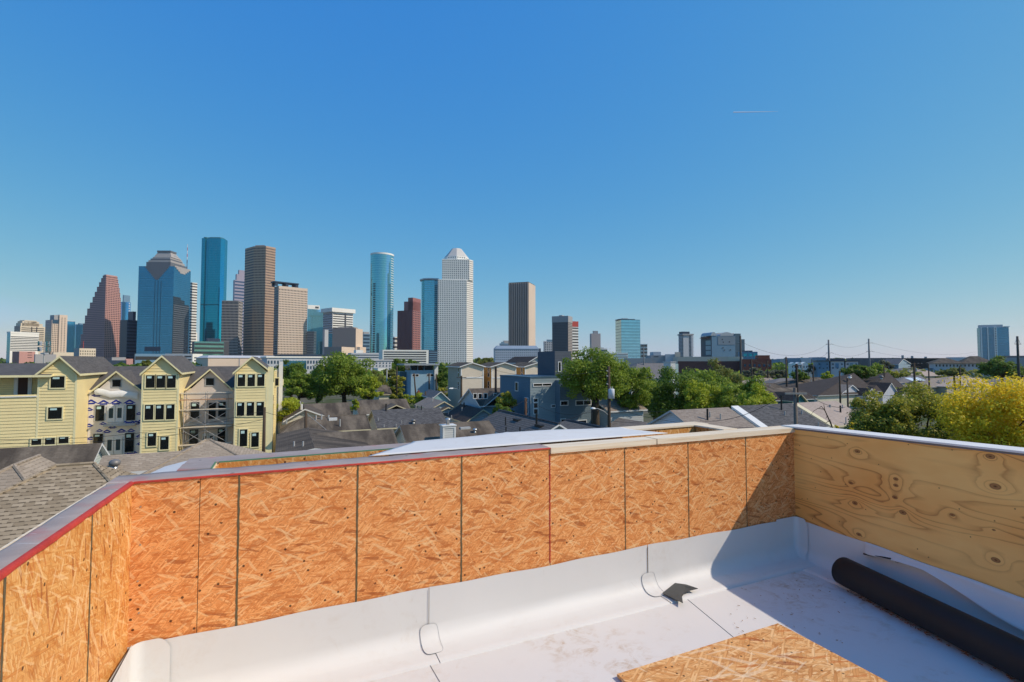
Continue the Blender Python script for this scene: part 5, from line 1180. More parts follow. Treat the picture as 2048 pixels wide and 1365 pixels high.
tree('dark dense tree before the broad slate roof', 1352, 733, 862, 62, 74, 'deep', 18000, .31, 33, 66, group=TG1)
tree('dark tree closing the gap between the leaning tree and the dense dark one', 1308, 742, 845, 34, 80, 'deep', 8500, .33, 61, 46, group=TG1)
tree('dark green tree behind the yellow-green bush at the edge of the charcoal roof', 1505, 757, 832, 36, 84, 'green', 7500, .34, 62, 42, group=TG1)
tree('rounded mid green tree behind the yellow-green tree', 1410, 735, 838, 44, 82, 'green', 10500, .33, 34, 48, group=TG1)
tree('yellow-green tree in front of the dark dense one', 1402, 765, 856, 34, 66, 'bright', 8500, .26, 35, 44, group=TG1)
tree('olive tree standing below the blue arch-roofed block', 1450, 722, 812, 36, 105, 'olive', 7500, .42, 36, 40, group=TG1)
tree('mid green bushy tree above the two dark roofs', 1462, 762, 850, 38, 66, 'green', 7500, .27, 37, 42, group=TG1)
tree('yellow-green bush spilling over the charcoal roof', 1518, 772, 840, 38, 60, 'bright', 6500, .25, 38, 38, name='shrub', group=TG1, cat='shrub')
for i, (px, top, bot, hw, D, k) in enumerate([(1504, 735, 760, 17, 190, 'grey'), (1530, 738, 760, 17, 188, 'grey'), (1556, 737, 760, 17, 190, 'grey')]):
    tree(['grey-green scrubby tree right of the tall dark pole below the brick block', 'grey-green scrubby tree in the middle of its row of three', 'grey-green scrubby tree at the right end of its row of three'][i], px, top, bot, hw, D, k, 2300, .62, 40+i, 20, group='scrubby tree row')
tree('green tree at the foot of the white gabled townhouses', 1597, 741, 762, 18, 170, 'deep', 2400, .55, 43, 22, group=TG1)
tree('twiggy brown tree beside the white townhouses', 1625, 728, 752, 10, 200, 'grey', 600, .6, 44, 12, group=TG1)
tree('bright low tree at the foot of the tall left transmission pole', 1655, 745, 760, 14, 160, 'bright', 1400, .5, 45, 14, group=TG1)
tree('round green tree in front of the pale modern townhouses', 1717, 727, 766, 26, 140, 'deep', 5200, .48, 46, 34, group=TG1)
tree('light green tree right of the right transmission pole', 1756, 728, 758, 20, 150, 'green', 3200, .5, 47, 26, group=TG1)
tree('yellowish low shrubs behind the peaked dark roof', 1790, 744, 757, 24, 160, 'tipped', 1800, .5, 48, 18, name='shrub', cat='shrub')
tree('grey-green tree before the long dark far roof', 1776, 722, 742, 17, 260, 'grey', 1500, .75, 49, 16, group=TG1)
tree('low round tree amid the far roofs', 1908, 736, 754, 23, 160, 'olive', 2400, .55, 50, 20, group=TG1)
tree('big round green tree right of the far dormered roofs', 2003, 713, 762, 34, 150, 'deep', 6500, .55, 51, 40, group=TG1)
tree('low yellow-green tree by the right edge pole', 2045, 735, 762, 16, 160, 'olive', 1600, .55, 52, 16, group=TG1)
tree('glossy dark green tree left of the golden tree, behind the plywood parapet', 1768, 792, 905, 58, 33, 'tipped', 19000, .155, 53, 84, dens=.92, group=TG1)
tree('yellow-tipped dark tree filling the gap before the golden tree', 1852, 768, 925, 58, 36, 'tipped', 20000, .165, 54, 80, dens=.92, group=TG1)
tree('golden yellow tree at the right edge of the view', 1998, 762, 930, 88, 30, 'gold', 30000, .15, 55, 110, dens=.93, group=TG1)
tree('young palm-like tuft between the yellow gables', 291, 723, 733, 9, 90, 'olive', 260, .7, 56, 8, name='treetop', stem=True)
# bare branch and two yellow sprigs just beyond the parapet
b0 = dep(1668, 864, 24); t = thing('bare_sapling', 'bare grey forked branch in front of the pale rose roof', 'sapling', (b0.x, b0.y, 0))
def bp_(px, py, D=24): return dep(px, py, D)
m = MB(); m.tube([Vector((b0.x, b0.y, 0)), bp_(1668, 864), bp_(1659, 842), bp_(1650, 822), bp_(1643, 813)], [.06, .035, .03, .022, .008], 7)
for pth in ([(1648, 819), (1636, 817), (1627, 823), (1622, 830)], [(1643, 813), (1637, 817)], [(1650, 822), (1648, 812), (1647, 807)], [(1659, 842), (1652, 846), (1646, 845)], [(1664, 852), (1660, 838)], [(1655, 832), (1651, 838)]): m.tube([bp_(*q) for q in pth], [.02]+[.012]*(len(pth)-2)+[.004], 6)
part(m, 'trunk', M_BARK, t, True)
for px, py, h, lab in ((1672, 857, 9, 'short yellow leafed sprig at the plywood corner'), (1704, 856, 15, 'taller yellow leafed sprig left of the glossy dark tree')):
    tree(lab, px, py-h, py+h*.6, 4, 22, 'gold', 90, .09, px, 6, name='sprig', cat='plant', trunk_r=.012)
# ================================================================== POLES, LAMPS, WIRES
PG = 'utility poles'
def pole(label, px, top, D, r, bot=None, tilt=0.0, mat=None, name='utility_pole', cat='utility pole', group=PG):
    p = dep(px, top, D); b = Vector((p.x + tilt, p.y, 0)); t = thing(name, label, cat, (b.x, b.y, 0), 0, group)
    part(MB().tube([b, b.lerp(p, .5), p], [r*1.25, r*1.1, r*.9], 10), 'shaft', mat or M_WOODP, t, True); return t, p
def arm(t, p, dz, half, r=.06, mat=None, ins=True, axis=None):
    ax = axis or Vector((RT[0], RT[1], 0)); c = p + Vector((0, 0, dz)) - Vector((FW[0], FW[1], 0))*.14
    part(MB().tube([c - ax*half, c + ax*half], r, 6), 'cross_arm', mat or M_WOODP, t)
    if ins:
        for k in (-.9, -.45, .45, .9): q = c + ax*half*k; part(MB().tube([q, q+Vector((0,0,.22))], .05, 6), 'insulator', M_PIPE, t)
t, p = pole('brown pole standing against the end yellow townhouse', 529, 815, 46, .13)
POLE1 = p
t, p = pole('wooden pole with guy wire in front of the stained brown hip roof', 612, 822, 47, .14); part(MB().tube([p-Vector((0,0,.2)), dep(655, 862, 47)], .025, 5), 'guy_wire', M_STEEL, t)
part(MB().tube([dep(612.5, 868, 46.7), dep(612.5, 878, 46.7)], .16, 8), 'sleeve', M_PIPE, t)
t, p = pole('thick black pole before the middle beige townhouse', 991.5, 734, 72, .17, mat=plain('pole_black', (.025, .02, .018), .8)); POLE3 = p
t, p = pole('pole with a long street lamp arm beside the leftmost beige townhouse', 923, 752, 92, .17); c = dep(922, 783, 92)
la = part(MB().tube([c, dep(915, 778.5, 92), dep(906, 777, 92)], .06, 6), 'lamp_arm', M_PIPE, t); MB().frustum([(-.5,-.2),(.5,-.2),(.5,.2),(-.5,.2)], 0, [(-.3,-.1),(.3,-.1),(.3,.1),(-.3,.1)], .2).build('lamp_head', T_WHT, la).location = dep(903, 777, 92) - t.location - Vector((0,0,.1))
arm(t, p, -.3, .9, ins=False)
pole('slim pole right of the pale blue flat-roofed building', 872.5, 748, 115, .15); pole('dark pole in front of the pale blue building', 858, 747, 112, .15, tilt=.15); pole('leaning pole before the rose walled house', 828, 747, 112, .16, tilt=.8)
pole('pole behind the rounded brownish tree', 794, 733, 130, .14); pole('grey pole left of the rounded brownish tree', 774, 740, 150, .14, mat=T_GRY); pole('short stub pole by the dark red shed', 851, 783, 105, .14)
t, p = pole('transformer pole with a pale grey canister in front of the tall tree', 1217.5, 733, 50, .15); POLE7 = p
c = dep(1223, 798, 49.7); tr = part(MB().lathe((c.x, c.y, c.z), [(.05, 0), (.30, .02), (.30, .92), (.25, .98), (.08, 1.0)], 18), 'transformer', plain('transformer_grey', (.58, .60, .63), .45, .4), t, True)
for dx in (-.12, .12): part(MB().tube([c+Vector((dx, 0, 1.0)), c+Vector((dx, 0, 1.2))], .045, 8), 'bushing', M_PIPE, tr)
c = dep(1217, 831, 50); la = part(MB().tube([c, dep(1208, 823, 49.5), dep(1196, 818, 49), dep(1188, 817.5, 49)], .04, 6), 'lamp_arm', M_PIPE, t)
lh = MB(); q = dep(1186, 817, 49); lh.lathe((q.x, q.y, q.z-.1), [(.10, 0), (.26, .06), (.2, .16), (.05, .2)], 12); part(lh, 'lamp_head', T_WHT, la)
for py in (742, 752, 768): q = dep(1213, py, 49.8); part(MB().tube([q, dep(1216, py+1, 49.9)], .05, 6), 'insulator', M_PIPE, t)
t, p = pole('short brown service pole at the corner of the steel-blue house', 1051, 796, 56, .15, mat=plain('pole_redbrown', (.10, .055, .038), .9)); POLE8 = p
M_GP = plain('pole_grey_wood', (.16, .135, .115), .9, .1, var=.3, vs=3)
t, p = pole('near wooden pole with a single wide cross arm behind the parapet corner', 1590, 776, 34, .125, mat=M_GP); POLE9 = p
c = dep(1592, 787.5, 33.8); ax = Vector((RT[0], RT[1], 0)); MB().box(-.72, -.055, -.06, .72, .055, .06).build('cross_arm', plain('arm_bleached', (.34, .31, .28), .85, var=.2, vs=5), t).matrix_local = Matrix.Translation(c - t.location) @ Matrix.Rotation(math.atan2(RT[1], RT[0]), 4, 'Z')
t, p = pole('tall black pole directly behind the cross-arm pole', 1593, 728, 84, .20, mat=MATS['pole_black']); arm(t, p, -.3, .7, ins=False)
t, p = pole('dark slender pole left of the white gabled townhouses', 1572, 714, 150, .22); arm(t, p, -.4, .6, ins=False)
t, p = pole('very tall pole with side brackets in front of the blue arch-roofed block', 1480.5, 672, 132, .26, mat=plain('pole_dark_grey', (.07, .065, .06), .85)); POLE12 = p
for dz in (-1.8, -4.2, -6.6): part(MB().tube([p+Vector((0,0,dz)), p+Vector((-1.3*RT[0], -1.3*RT[1], dz+.15))], .05, 6), 'bracket_arm', M_PIPE, t)
M_TP = plain('transmission_pole', (.15, .16, .165), .6, .3)
TPG = 'pair of tall transmission poles'
TPS = []
for px, top, D, lab in ((1657, 680, 205, 'tall transmission pole above the pale modern townhouses, the left of two'), (1737.5, 678, 215, 'tall transmission pole by the round green tree, the right of two')):
    t, p = pole(lab, px, top, D, .34, mat=M_TP, name='transmission_pole', cat='transmission pole', group=TPG); TPS.append(p)
    for dz in (-2.0, -5.6, -9.4):
        c = p + Vector((0, 0, dz))
        for sgn, L in ((-1, 1.2), (1, 1.9)): part(MB().tube([c, c+Vector((RT[0]*sgn*L*.6, RT[1]*sgn*L*.6, .28)), c+Vector((RT[0]*sgn*L, RT[1]*sgn*L, .05))], .08, 6), 'bracket_arm', M_TP, t)
t, p = pole('thin lamp post before the black-brown hip roof', 1694.5, 756, 62, .10, mat=plain('post_brown', (.07, .05, .04), .8), name='lamp_post', cat='lamp post'); q = dep(1700, 755, 62)
la = part(MB().tube([p, p+Vector((.2, 0, .12)), q], .035, 6), 'lamp_arm', M_PIPE, t); part(MB().lathe((q.x, q.y, q.z-.1), [(.1, 0), (.22, .05), (.15, .15), (.04, .18)], 10), 'lamp_head', T_WHT, la)
t, p = pole('dark pole with two wide cross arms among the far roofs', 1828, 726, 118, .22); arm(t, p, -.25, 1.9); arm(t, p, -.9, 1.5, ins=False); c = p+Vector((.35, -.2, -1.7)); part(MB().lathe((c.x, c.y, c.z-.4), [(.2, 0), (.2, .8), (.05, .85)], 10), 'transformer', M_PIPE, t)
pole('small dark pole right of the two-armed pole', 1857, 728, 150, .17); pole('small dark pole above the low round tree', 1919.5, 732, 150, .18); pole('short dark pole left of the peaked dark roof', 1679, 742, 110, .16); pole('short pole by the light green tree', 1768, 733, 140, .16)
t, p = pole('tall right edge pole with a double braced cross arm', 2034.5, 673, 140, .28, mat=MATS['pole_dark_grey']); arm(t, p, -2.2, .9, .07, ins=False)
for sgn in (-1, 1): part(MB().tube([p+Vector((RT[0]*sgn*.8, RT[1]*sgn*.8, -2.1)), p+Vector((RT[0]*sgn*.3, RT[1]*sgn*.3, -.9))], .05, 5), 'insulator', M_PIPE, t)
pole('bare grey pole in front of the pale teal tower', 1287, 694, 180, .22, mat=M_TP); pole('dark pole left of the brick block windows', 1503, 718, 185, .22); pole('dark pole right of the brick block windows', 1535, 722, 185, .22); pole('thin pole beside the twiggy brown tree', 1626, 730, 150, .16)
def cable(label, a, b, sag, r=.018, name='overhead_cable', group='overhead cables'):
    pts = [a.lerp(b, k/14) - Vector((0, 0, sag*4*(k/14)*(1-k/14))) for k in range(15)]
    m = MB(); m.tube(pts, r, 5); o = m.build(name, M_CABLE); tag(o, label, 'cable', group); return o
M_CABLE = plain('cable_black', (.035, .035, .037), .6); 
for dz, nm in ((-1.8, 'top'), (-5.5, 'middle')):
    u = 'upper' if nm == 'top' else 'lower'
    cable(f'{u} high line sagging from the bracketed pole to the left transmission pole', POLE12+Vector((0,0,dz+.3)), TPS[0]+Vector((-.9,0,dz)), 4.2, .032)
    cable(f'{u} high line between the two transmission poles', TPS[0]+Vector((1.4,-.6,dz)), TPS[1]+Vector((-.9,0,dz)), 1.6, .032)
    cable(f'{u} high line running right from the right transmission pole', TPS[1]+Vector((1.4,-.6,dz)), dep(1952, 704 if nm == 'top' else 708, 320), 3.2, .032)
cable('cable from the transformer pole to the white gable on the right', dep(1218, 811, 50), dep(1345, 823, 46), .25); cable('low cable from the transformer pole to the small roof on its right', dep(1218, 841, 50), dep(1284, 843, 47), .15); cable('cable crossing in front of the white end gable', dep(1218, 814, 50), dep(1520, 856, 34), .5)
cable('cable from the lamp on the transformer pole down to the left', dep(1186, 818, 49), dep(1075, 850, 45), .35); cable('cable from the short service pole down over the pale blue gable', dep(1050, 801, 56), dep(925, 840, 50), .4); cable('slack cable in front of the steel-blue house', dep(1052, 797, 56), dep(1217, 812, 50), 1.3)
cable('long thin cable across the yellow townhouses', dep(-60, 878, 40), POLE1-Vector((0,0,.3)), .9); cable('second thin cable across the yellow townhouses, lower down', dep(-60, 885, 39), POLE1-Vector((0,0,1.1)), .8); cable('cable leaving the brown pole to the wooden pole on its right', POLE1-Vector((0,0,.4)), dep(612, 826, 47), .35)
cable('cable from the black pole to the lamp arm pole', POLE3-Vector((0,0,.3)), dep(923, 755, 92), .6); cable('cable from the black pole to the right behind the tall tree', POLE3-Vector((0,0,.5)), POLE7-Vector((0,0,.3)), .8); cable('cable from the cross arm down to the pale rose roof', dep(1612, 787, 33.8), dep(1690, 815, 40), .3)
cable('cable from the cross arm to the left over the yellow-green bush', dep(1572, 787, 33.8), dep(1400, 842, 40), .6)
# ================================================================== DOWNTOWN
def hzD(py, D): return hz(py, D)
class Tower:
    def __init__(s, label, xl, xc, xr, ytop, D, phi, wall, name='tower', cat='tower', depth=None, left=None, ybase=None, roof=None, body=True, group='downtown towers', plan=None):
        s.D = D; ph = R(phi) - math.atan((xc-1024)/F); s.c, s.s = math.cos(ph), math.sin(ph); s.Kx = (xc-1024)/F*D
        t = (xr-1024)/F; s.a = (D*t - s.Kx)/(s.c - t*s.s)
        if xl < xc-.01: t = (xl-1024)/F; s.b = (D*t - s.Kx)/(-s.s - t*s.c)
        else: s.b = depth or s.a*.8
        if depth: s.b = max(s.b, depth)
        K = dep(xc, 722, D); r = Vector((RT[0]*s.c + FW[0]*s.s, RT[1]*s.c + FW[1]*s.s, 0)); s.rz = math.atan2(r.y, r.x)
        s.H = hzD(ytop, D); s.z0 = 0 if ybase is None else hzD(ybase, D)
        s.t = thing(name, label, cat, (K.x, K.y, 0), s.rz, group); s.wall = wall
        if body:
            m = MB(); m.box(0, 0, s.z0, s.a, s.b, s.H); m.mi[1] = 2; m.mi[5] = 1
            m.build('wall', [wall, left or wall, roof or M_ROOFG], s.t)
    def L(s, px, D):
        x, y = (px-1024)/F*D - s.Kx, D - s.D; return (x*s.c + y*s.s, -x*s.s + y*s.c)
    def u(s, px): t = (px-1024)/F; return (s.D*t - s.Kx)/(s.c - t*s.s)
    def v(s, px): t = (px-1024)/F; return (s.D*t - s.Kx)/(-s.s - t*s.c)
    def z(s, py): return hzD(py, s.D)
    def grid(s, face, nu, nz, fw, fh, mat, z0=None, z1=None, u0=0.0, u1=None, m=None, proud=.15):
        L = s.a if face == 'r' else s.b; u1 = L if u1 is None else u1; z0 = s.z0 if z0 is None else z0; z1 = s.H if z1 is None else z1
        own = m is None; m = m or MB(); du, dz = (u1-u0)/nu, (z1-z0)/nz
        for i in range(nu):
            a = u0 + du*(i+.5-fw/2); b = u0 + du*(i+.5+fw/2)
            for k in range(nz):
                c = z0 + dz*(k+.5-fh/2); d = z0 + dz*(k+.5+fh/2)
                m.poly([(a,-proud,c),(b,-proud,c),(b,-proud,d),(a,-proud,d)] if face == 'r' else [(-proud,b,c),(-proud,a,c),(-proud,a,d),(-proud,b,d)])
        if own: s.stuff(m, mat)
        return m
    def stuff(s, m, mat, name='windows'):
        o = m.build(name, mat, s.t); o['kind'] = 'stuff'; return o
    def bands(s, face, nz, fh, mat, **k): return s.grid(face, 1, nz, k.pop('fw', .985), fh, mat, **k)
    def ribs(s, face, n, w, proud, mat, z0=None, z1=None):
        L = s.a if face == 'r' else s.b; m = MB(); z0 = s.z0 if z0 is None else z0; z1 = s.H if z1 is None else z1
        for i in range(n):
            c = L*(i+.5)/n
            if face == 'r': m.box(c-w/2, -proud, z0, c+w/2, -.01, z1)
            else: m.box(-proud, c-w/2, z0, -.01, c+w/2, z1)
        o = m.build('rib', mat, s.t); o['kind'] = 'stuff'
    def block(s, pxa, pxb, ytop, mat, name='penthouse', y0=.15, y1=.85, zb=None):
        return MB().box(s.u(pxa), s.b*y0, s.H+.01 if zb is None else zb, s.u(pxb), s.b*y1, s.z(ytop)).build(name, mat, s.t)
    def cap(s, ytop, mat, oh=.6, ybot=None, name='roof_slab'):
        z = s.z(ytop); zb = s.H+.02 if ybot is None else s.z(ybot); return MB().box(-oh, -oh, zb, s.a+oh, s.b+oh, z).build(name, mat, s.t)
M_ROOFG = plain('flat_roof_grey', (.30, .29, .28), .9)
C_WHT = plain('tower_white', (.88, .83, .76), .6, vs=.02); C_CRM = plain('tower_cream', (.66, .56, .42), .7, vs=.03); C_BEI = plain('tower_beige', (.68, .54, .42), .7, vs=.02); C_TAUP = plain('tower_taupe', (.46, .32, .225), .7, vs=.02)
C_PINK = plain('tower_pink_granite', (.54, .29, .25), .5, vs=.02); C_GRYB = plain('tower_grey_brown', (.34, .29, .26), .7, vs=.02); C_RED = plain('tower_red_granite', (.33, .135, .12), .5, vs=.02); C_LAV = plain('tower_lavender', (.34, .31, .38), .5, vs=.02)
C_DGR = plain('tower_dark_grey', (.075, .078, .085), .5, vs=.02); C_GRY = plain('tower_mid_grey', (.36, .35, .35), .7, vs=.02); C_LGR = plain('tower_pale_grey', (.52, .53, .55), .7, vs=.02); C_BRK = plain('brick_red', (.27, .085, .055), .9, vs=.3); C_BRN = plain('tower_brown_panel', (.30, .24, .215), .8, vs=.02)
C_NAV = plain('tower_navy_panel', (.035, .055, .09), .4, vs=.02); C_TEALP = plain('tower_teal_panel', (.05, .17, .20), .4, vs=.02); C_BLUEP = plain('tower_blue_panel', (.15, .26, .36), .5, vs=.02); C_REDP = plain('red_panel', (.50, .07, .05), .6)
G_BLUE = glass('glass_blue', (.065, .25, .38), fh=4.0, bay=3.0, line=.06, vline=.05); G_TEAL = glass('glass_teal', (.010, .30, .39), fh=4.1, bay=2.6, line=.06, vary=.18); G_TEAL2 = glass('glass_teal_light', (.12, .27, .27), fh=3.8, bay=2.4, line=.16, linec=(.05, .16, .2))
G_AQUA = glass('glass_aqua', (.30, .62, .66), fh=4, bay=3, line=.05); G_DEEP = glass('glass_deep_blue', (.05, .17, .26), fh=3.4, bay=3, line=.22, linec=(.10,.24,.33))
G_DARK = glass('glass_dark', (.022, .034, .048), fh=4, bay=2, line=.10, metal=.4, linec=(.06, .06, .065)); G_CYAN = glass('glass_cyan', (.26, .56, .68), fh=4.6, bay=6, line=.13, linec=(.03, .10, .14), vline=.02)
G_WIN = NT('tower_window'); G_WIN.bsdf((.020, .024, .03), .12, .6); G_WIN = G_WIN.m
G_WINB = NT('tower_window_brown'); G_WINB.bsdf((.05, .038, .034), .15, .5); G_WINB = G_WINB.m
G_WINL = NT('tower_window_blue'); G_WINL.bsdf((.05, .10, .15), .12, .6, .3); G_WINL = G_WINL.m
# ---- far left group
T = Tower('white low tower ringed with horizontal window bands at the left edge', 12, 19, 76, 667, 900, 24, C_WHT, left=G_BLUE, roof=C_WHT); T.bands('r', 9, .42, G_WIN, z0=T.z(702), z1=T.z(672)); T.cap(663.5, C_WHT, .4)
T = Tower('pink granite lower block with slit windows below the white banded tower', 24, 38, 70, 703, 870, 24, C_PINK, left=C_RED, name='building', cat='building'); T.grid('r', 1, 3, .5, .22, G_WINB, u0=T.u(50), u1=T.u(68), z0=T.z(718), z1=T.z(703))
T = Tower('cream tower with a stepped rounded top and deep central slot, far left', 26, 38, 88, 652, 1150, 24, C_CRM, left=G_DARK)
for a, b, y in ((40, 84, 646), (43, 77, 642), (47, 72, 640)): T.block(a, b, y, C_CRM, 'stepped_top', .1, .9)
T.bands('r', 12, .34, G_WIN, z0=T.z(700), z1=T.z(654), fw=.9); T.grid('r', 2, 1, .18, .9, G_WIN, u0=T.u(56), u1=T.u(76), z0=T.z(672), z1=T.z(652), proud=.3)
T = Tower('grey tower with a tall pale central shaft between dark glass wings, far left', 88, 101, 146, 640, 1230, 22, C_BEI, left=G_DARK, roof=C_NAV)
MB().box(T.u(131), -1.5, 0, T.u(147), T.b*.8, T.z(641)).build('glass_wing', G_BLUE, T.t); MB().box(T.u(115), -2.5, 0, T.u(131), T.b*.7, T.z(629)).build('shaft', C_BEI, T.t); MB().box(T.u(106), 2, T.H, T.u(116), T.b*.7, T.z(630)).build('penthouse', C_GRY, T.t)
T.grid('r', 4, 22, .42, .6, G_WIN, u0=T.u(101), u1=T.u(115)); m = MB(); T.grid('r', 2, 28, .3, .5, None, u0=T.u(117), u1=T.u(129), m=m, proud=2.7, z1=T.z(634)); T.stuff(m, G_WIN); T.bands('r', 1, .9, G_WINL, z0=T.z(648), z1=T.z(639), u0=T.u(101.5), u1=T.u(114.5), proud=.3)
T = Tower('small slate blue tower half hidden left of the pink stepped tower', 146, 150, 172, 649, 1350, 25, G_BLUE); T.block(157, 172, 646.5, C_BLUEP, 'penthouse')
# ---- pink stepped tower
D = 1060; T = Tower('pink granite tower with stair-stepped gables narrowing to the top', 158, 207, 239, 597, D, 33, C_PINK, left=C_LAV, body=False, depth=None)
zs = [(720, 158, 239), (690, 160, 239), (668, 163.5, 239), (646, 167, 239), (630, 171, 239), (616, 176, 238.5), (604, 181, 238), (593, 185, 236.5), (583, 189, 235), (573, 193, 233), (564, 197, 231.5), (556, 200, 230)]
m = MB(); ww = MB(); lw = MB()
for i, (py, xl, xr) in enumerate(zs):
    zb = 0 if i == 0 else T.z(py); zt = T.z(zs[i+1][0]) if i+1 < len(zs) else T.z(551)
    u1, v1 = T.u(xr), T.v(xl); m.box(0, 0, zb, u1, v1, zt); m.mi[-1] = 1; m.mi[-5] = 2
    zb2 = max(zb, T.z(716)); n = max(1, round((zt-zb2)/4.0)); T.grid('r', 9, n, .58, .55, None, z0=zb2, z1=zt, u1=u1, m=ww); T.grid('l', 1, n, .98, .42, None, z0=zb2, z1=zt, u1=v1, m=lw)
m.build('wall', [C_PINK, plain('granite_pink_shade', (.42, .23, .225), .5, vs=.02), C_PINK], T.t); T.stuff(ww, G_WINB); T.stuff(lw, plain('plum_glass', (.15, .085, .095), .3))  # plum left wall: the pink granite darkened for its shaded side
m = MB(); m.box(0, 0, T.z(551), T.u(229), T.v(202), T.z(549.5)); m.build('roof', C_PINK, T.t)
# ---- blue tower behind + dark blocks
T = Tower('pale blue glass tower with a boxy crown behind the pink tower', 238, 241, 258, 604, 1380, 25, G_BLUE); T.block(244, 257, 590, C_BLUEP, 'crown', .2, .8); T.grid('r', 1, 26, .5, .5, C_LGR, u0=T.u(253), u1=T.u(258))
T = Tower('navy glass block filling the gap beside the big blue tower', 238, 252, 272, 640, 1010, 25, C_NAV, left=C_DGR, name='office_block', cat='office block'); T.block(266, 272, 622, C_NAV, 'penthouse', .2, .9); T.bands('r', 14, .45, G_DARK)
# ---- big blue tower with stepped granite crown
D = 1000; T = Tower('broad blue glass tower with a temple-like stepped grey granite crown', 272, 343, 377, 533, D, 57, G_BLUE, left=G_BLUE)
M_GRAN = plain('granite_grey', (.40, .37, .35), .5, vs=.03); M_GRAND = plain('granite_dark', (.14, .15, .17), .5, vs=.03)
zH = T.H; a_, b_ = T.a, T.b
def cbox(va, vb, ua, ub, py0, py1, mat, nm): return MB().box(ua, T.v(vb), T.z(py0), ub, T.v(va), T.z(py1)).build(nm, mat, T.t)
m = MB()                                               # inverted stepped pendant on the long side
for i in range(9):
    h0 = T.z(533+i*3.0); h1 = T.z(536+i*3.0); f = 1-i/9.5; cx = (T.v(285)+T.v(333))/2; hw = abs(T.v(285)-T.v(333))/2*f
    m.box(-.5, cx-hw, h1, -.05, cx+hw, h0)
m.build('crown_pendant', M_GRAND, T.t)
m = MB()
for i in range(4):
    h0 = T.z(531+i*3.2); h1 = T.z(534.2+i*3.2); f = 1-i/4.6; cx = a_*.5; hw = a_*.46*f; m.box(cx-hw, -.6, h1, cx+hw, -.05, h0)
m.build('crown_pendant', M_GRAN, T.t)
for i, (va, vb, ua, ub, p0, p1) in enumerate([(285, 334, .05, .97, 533, 524), (288, 333, .08, .90, 524, 520), (291, 331, .11, .82, 520, 516.5), (294, 330, .14, .76, 516.5, 513)]): cbox(va, vb, a_*ua, a_*ub, p0+.0, p1, M_GRAN if i % 2 else M_GRAND, 'crown_step')
v0, v1 = T.v(331), T.v(296); m = MB(); m.frustum([(a_*.16, v0), (a_*.74, v0), (a_*.74, v1), (a_*.16, v1)], T.z(513), [(a_*.2, v0+3), (a_*.5, v0+3), (a_*.5, v1-6), (a_*.2, v1-6)], T.z(503)); m.build('crown', M_GRAN, T.t)
m = MB(); m.box(a_*.18, v0+2, T.z(503), a_*.52, v1-5, T.z(499.5)); m.build('crown_cap', M_GRAND, T.t)
m = MB(); n = 10                                        # curved standing-seam roof on the right shoulder
prof = [(math.sin(k/n*math.pi/2), math.cos(k/n*math.pi/2)) for k in range(n+1)]
vs = []
for f, h in prof:
    u = a_*(.40+.55*f); z = T.z(526) + (T.z(507)-T.z(526))*h; vs += [(u, v0+1, z), (u, v1+8, z)]
m.add(vs, [(2*i, 2*i+2, 2*i+3, 2*i+1) for i in range(n)]); m.add([(a_*.40, v0+1, T.z(526))]+[vs[2*i] for i in range(n+1)], [tuple(range(n+2))[::-1]]); m.build('shoulder_roof', plain('zinc', (.50, .49, .48), .4, .5, .4, vs=.05), T.t, True)
m = MB(); T.grid('l', 1, 38, 1.0, .07, None, z1=T.z(540), m=m); o = m.build('floor_line', plain('spandrel_blue', (.03, .11, .17), .3), T.t); o['kind'] = 'stuff'
m = MB(); pts = [(343, 593), (358, 593), (358, 598), (366, 598), (366, 606), (375, 606), (375, 720), (343, 720)]  # stepped dark reflection and its bands, painted onto the right face
m.add([(max(.1, min(a_-.1, T.u(x))), -.25, T.z(y)) for x, y in pts], [tuple(range(8))[::-1]]); m.build('reflection_patch', G_DARK, T.t); m = MB(); T.grid('r', 1, 26, .94, .35, None, z0=T.z(718), z1=T.z(608), m=m, proud=.35); T.stuff(m, plain('reflection_band_grey', (.13, .14, .16), .5))  # grey bands belong to the painted reflection, though built under the default name windows
for vv in (306, 312, 318): MB().box(-.45, T.v(vv)-.5, 0, -.02, T.v(vv)+.5, T.z(562)).build('fin', plain('fin_blue', (.03, .10, .16), .3), T.t)
MB().box(-.6, T.v(320), T.z(703), -.05, T.v(289), T.z(694)).build('recess', C_NAV, T.t)
am = dep(369, 722, 1200); t = thing('radio_mast', 'thin red and white mast behind the big blue tower', 'mast', (am.x, am.y, 0)); M_RW = plain('mast_white', (.72, .70, .70), .6)
zt = hz(489, 1200); zb = hz(540, 1200)
for k in range(8): part(MB().tube([(am.x, am.y, zb+(zt-zb)*k/8), (am.x, am.y, zb+(zt-zb)*(k+1)/8)], 1.0-.07*k, 6), 'mast_section', M_RW if k % 2 else C_REDP, t)
part(MB().tube([(am.x, am.y, 0), (am.x, am.y, zb)], 1.2, 6), 'mast_base', M_RW, t)
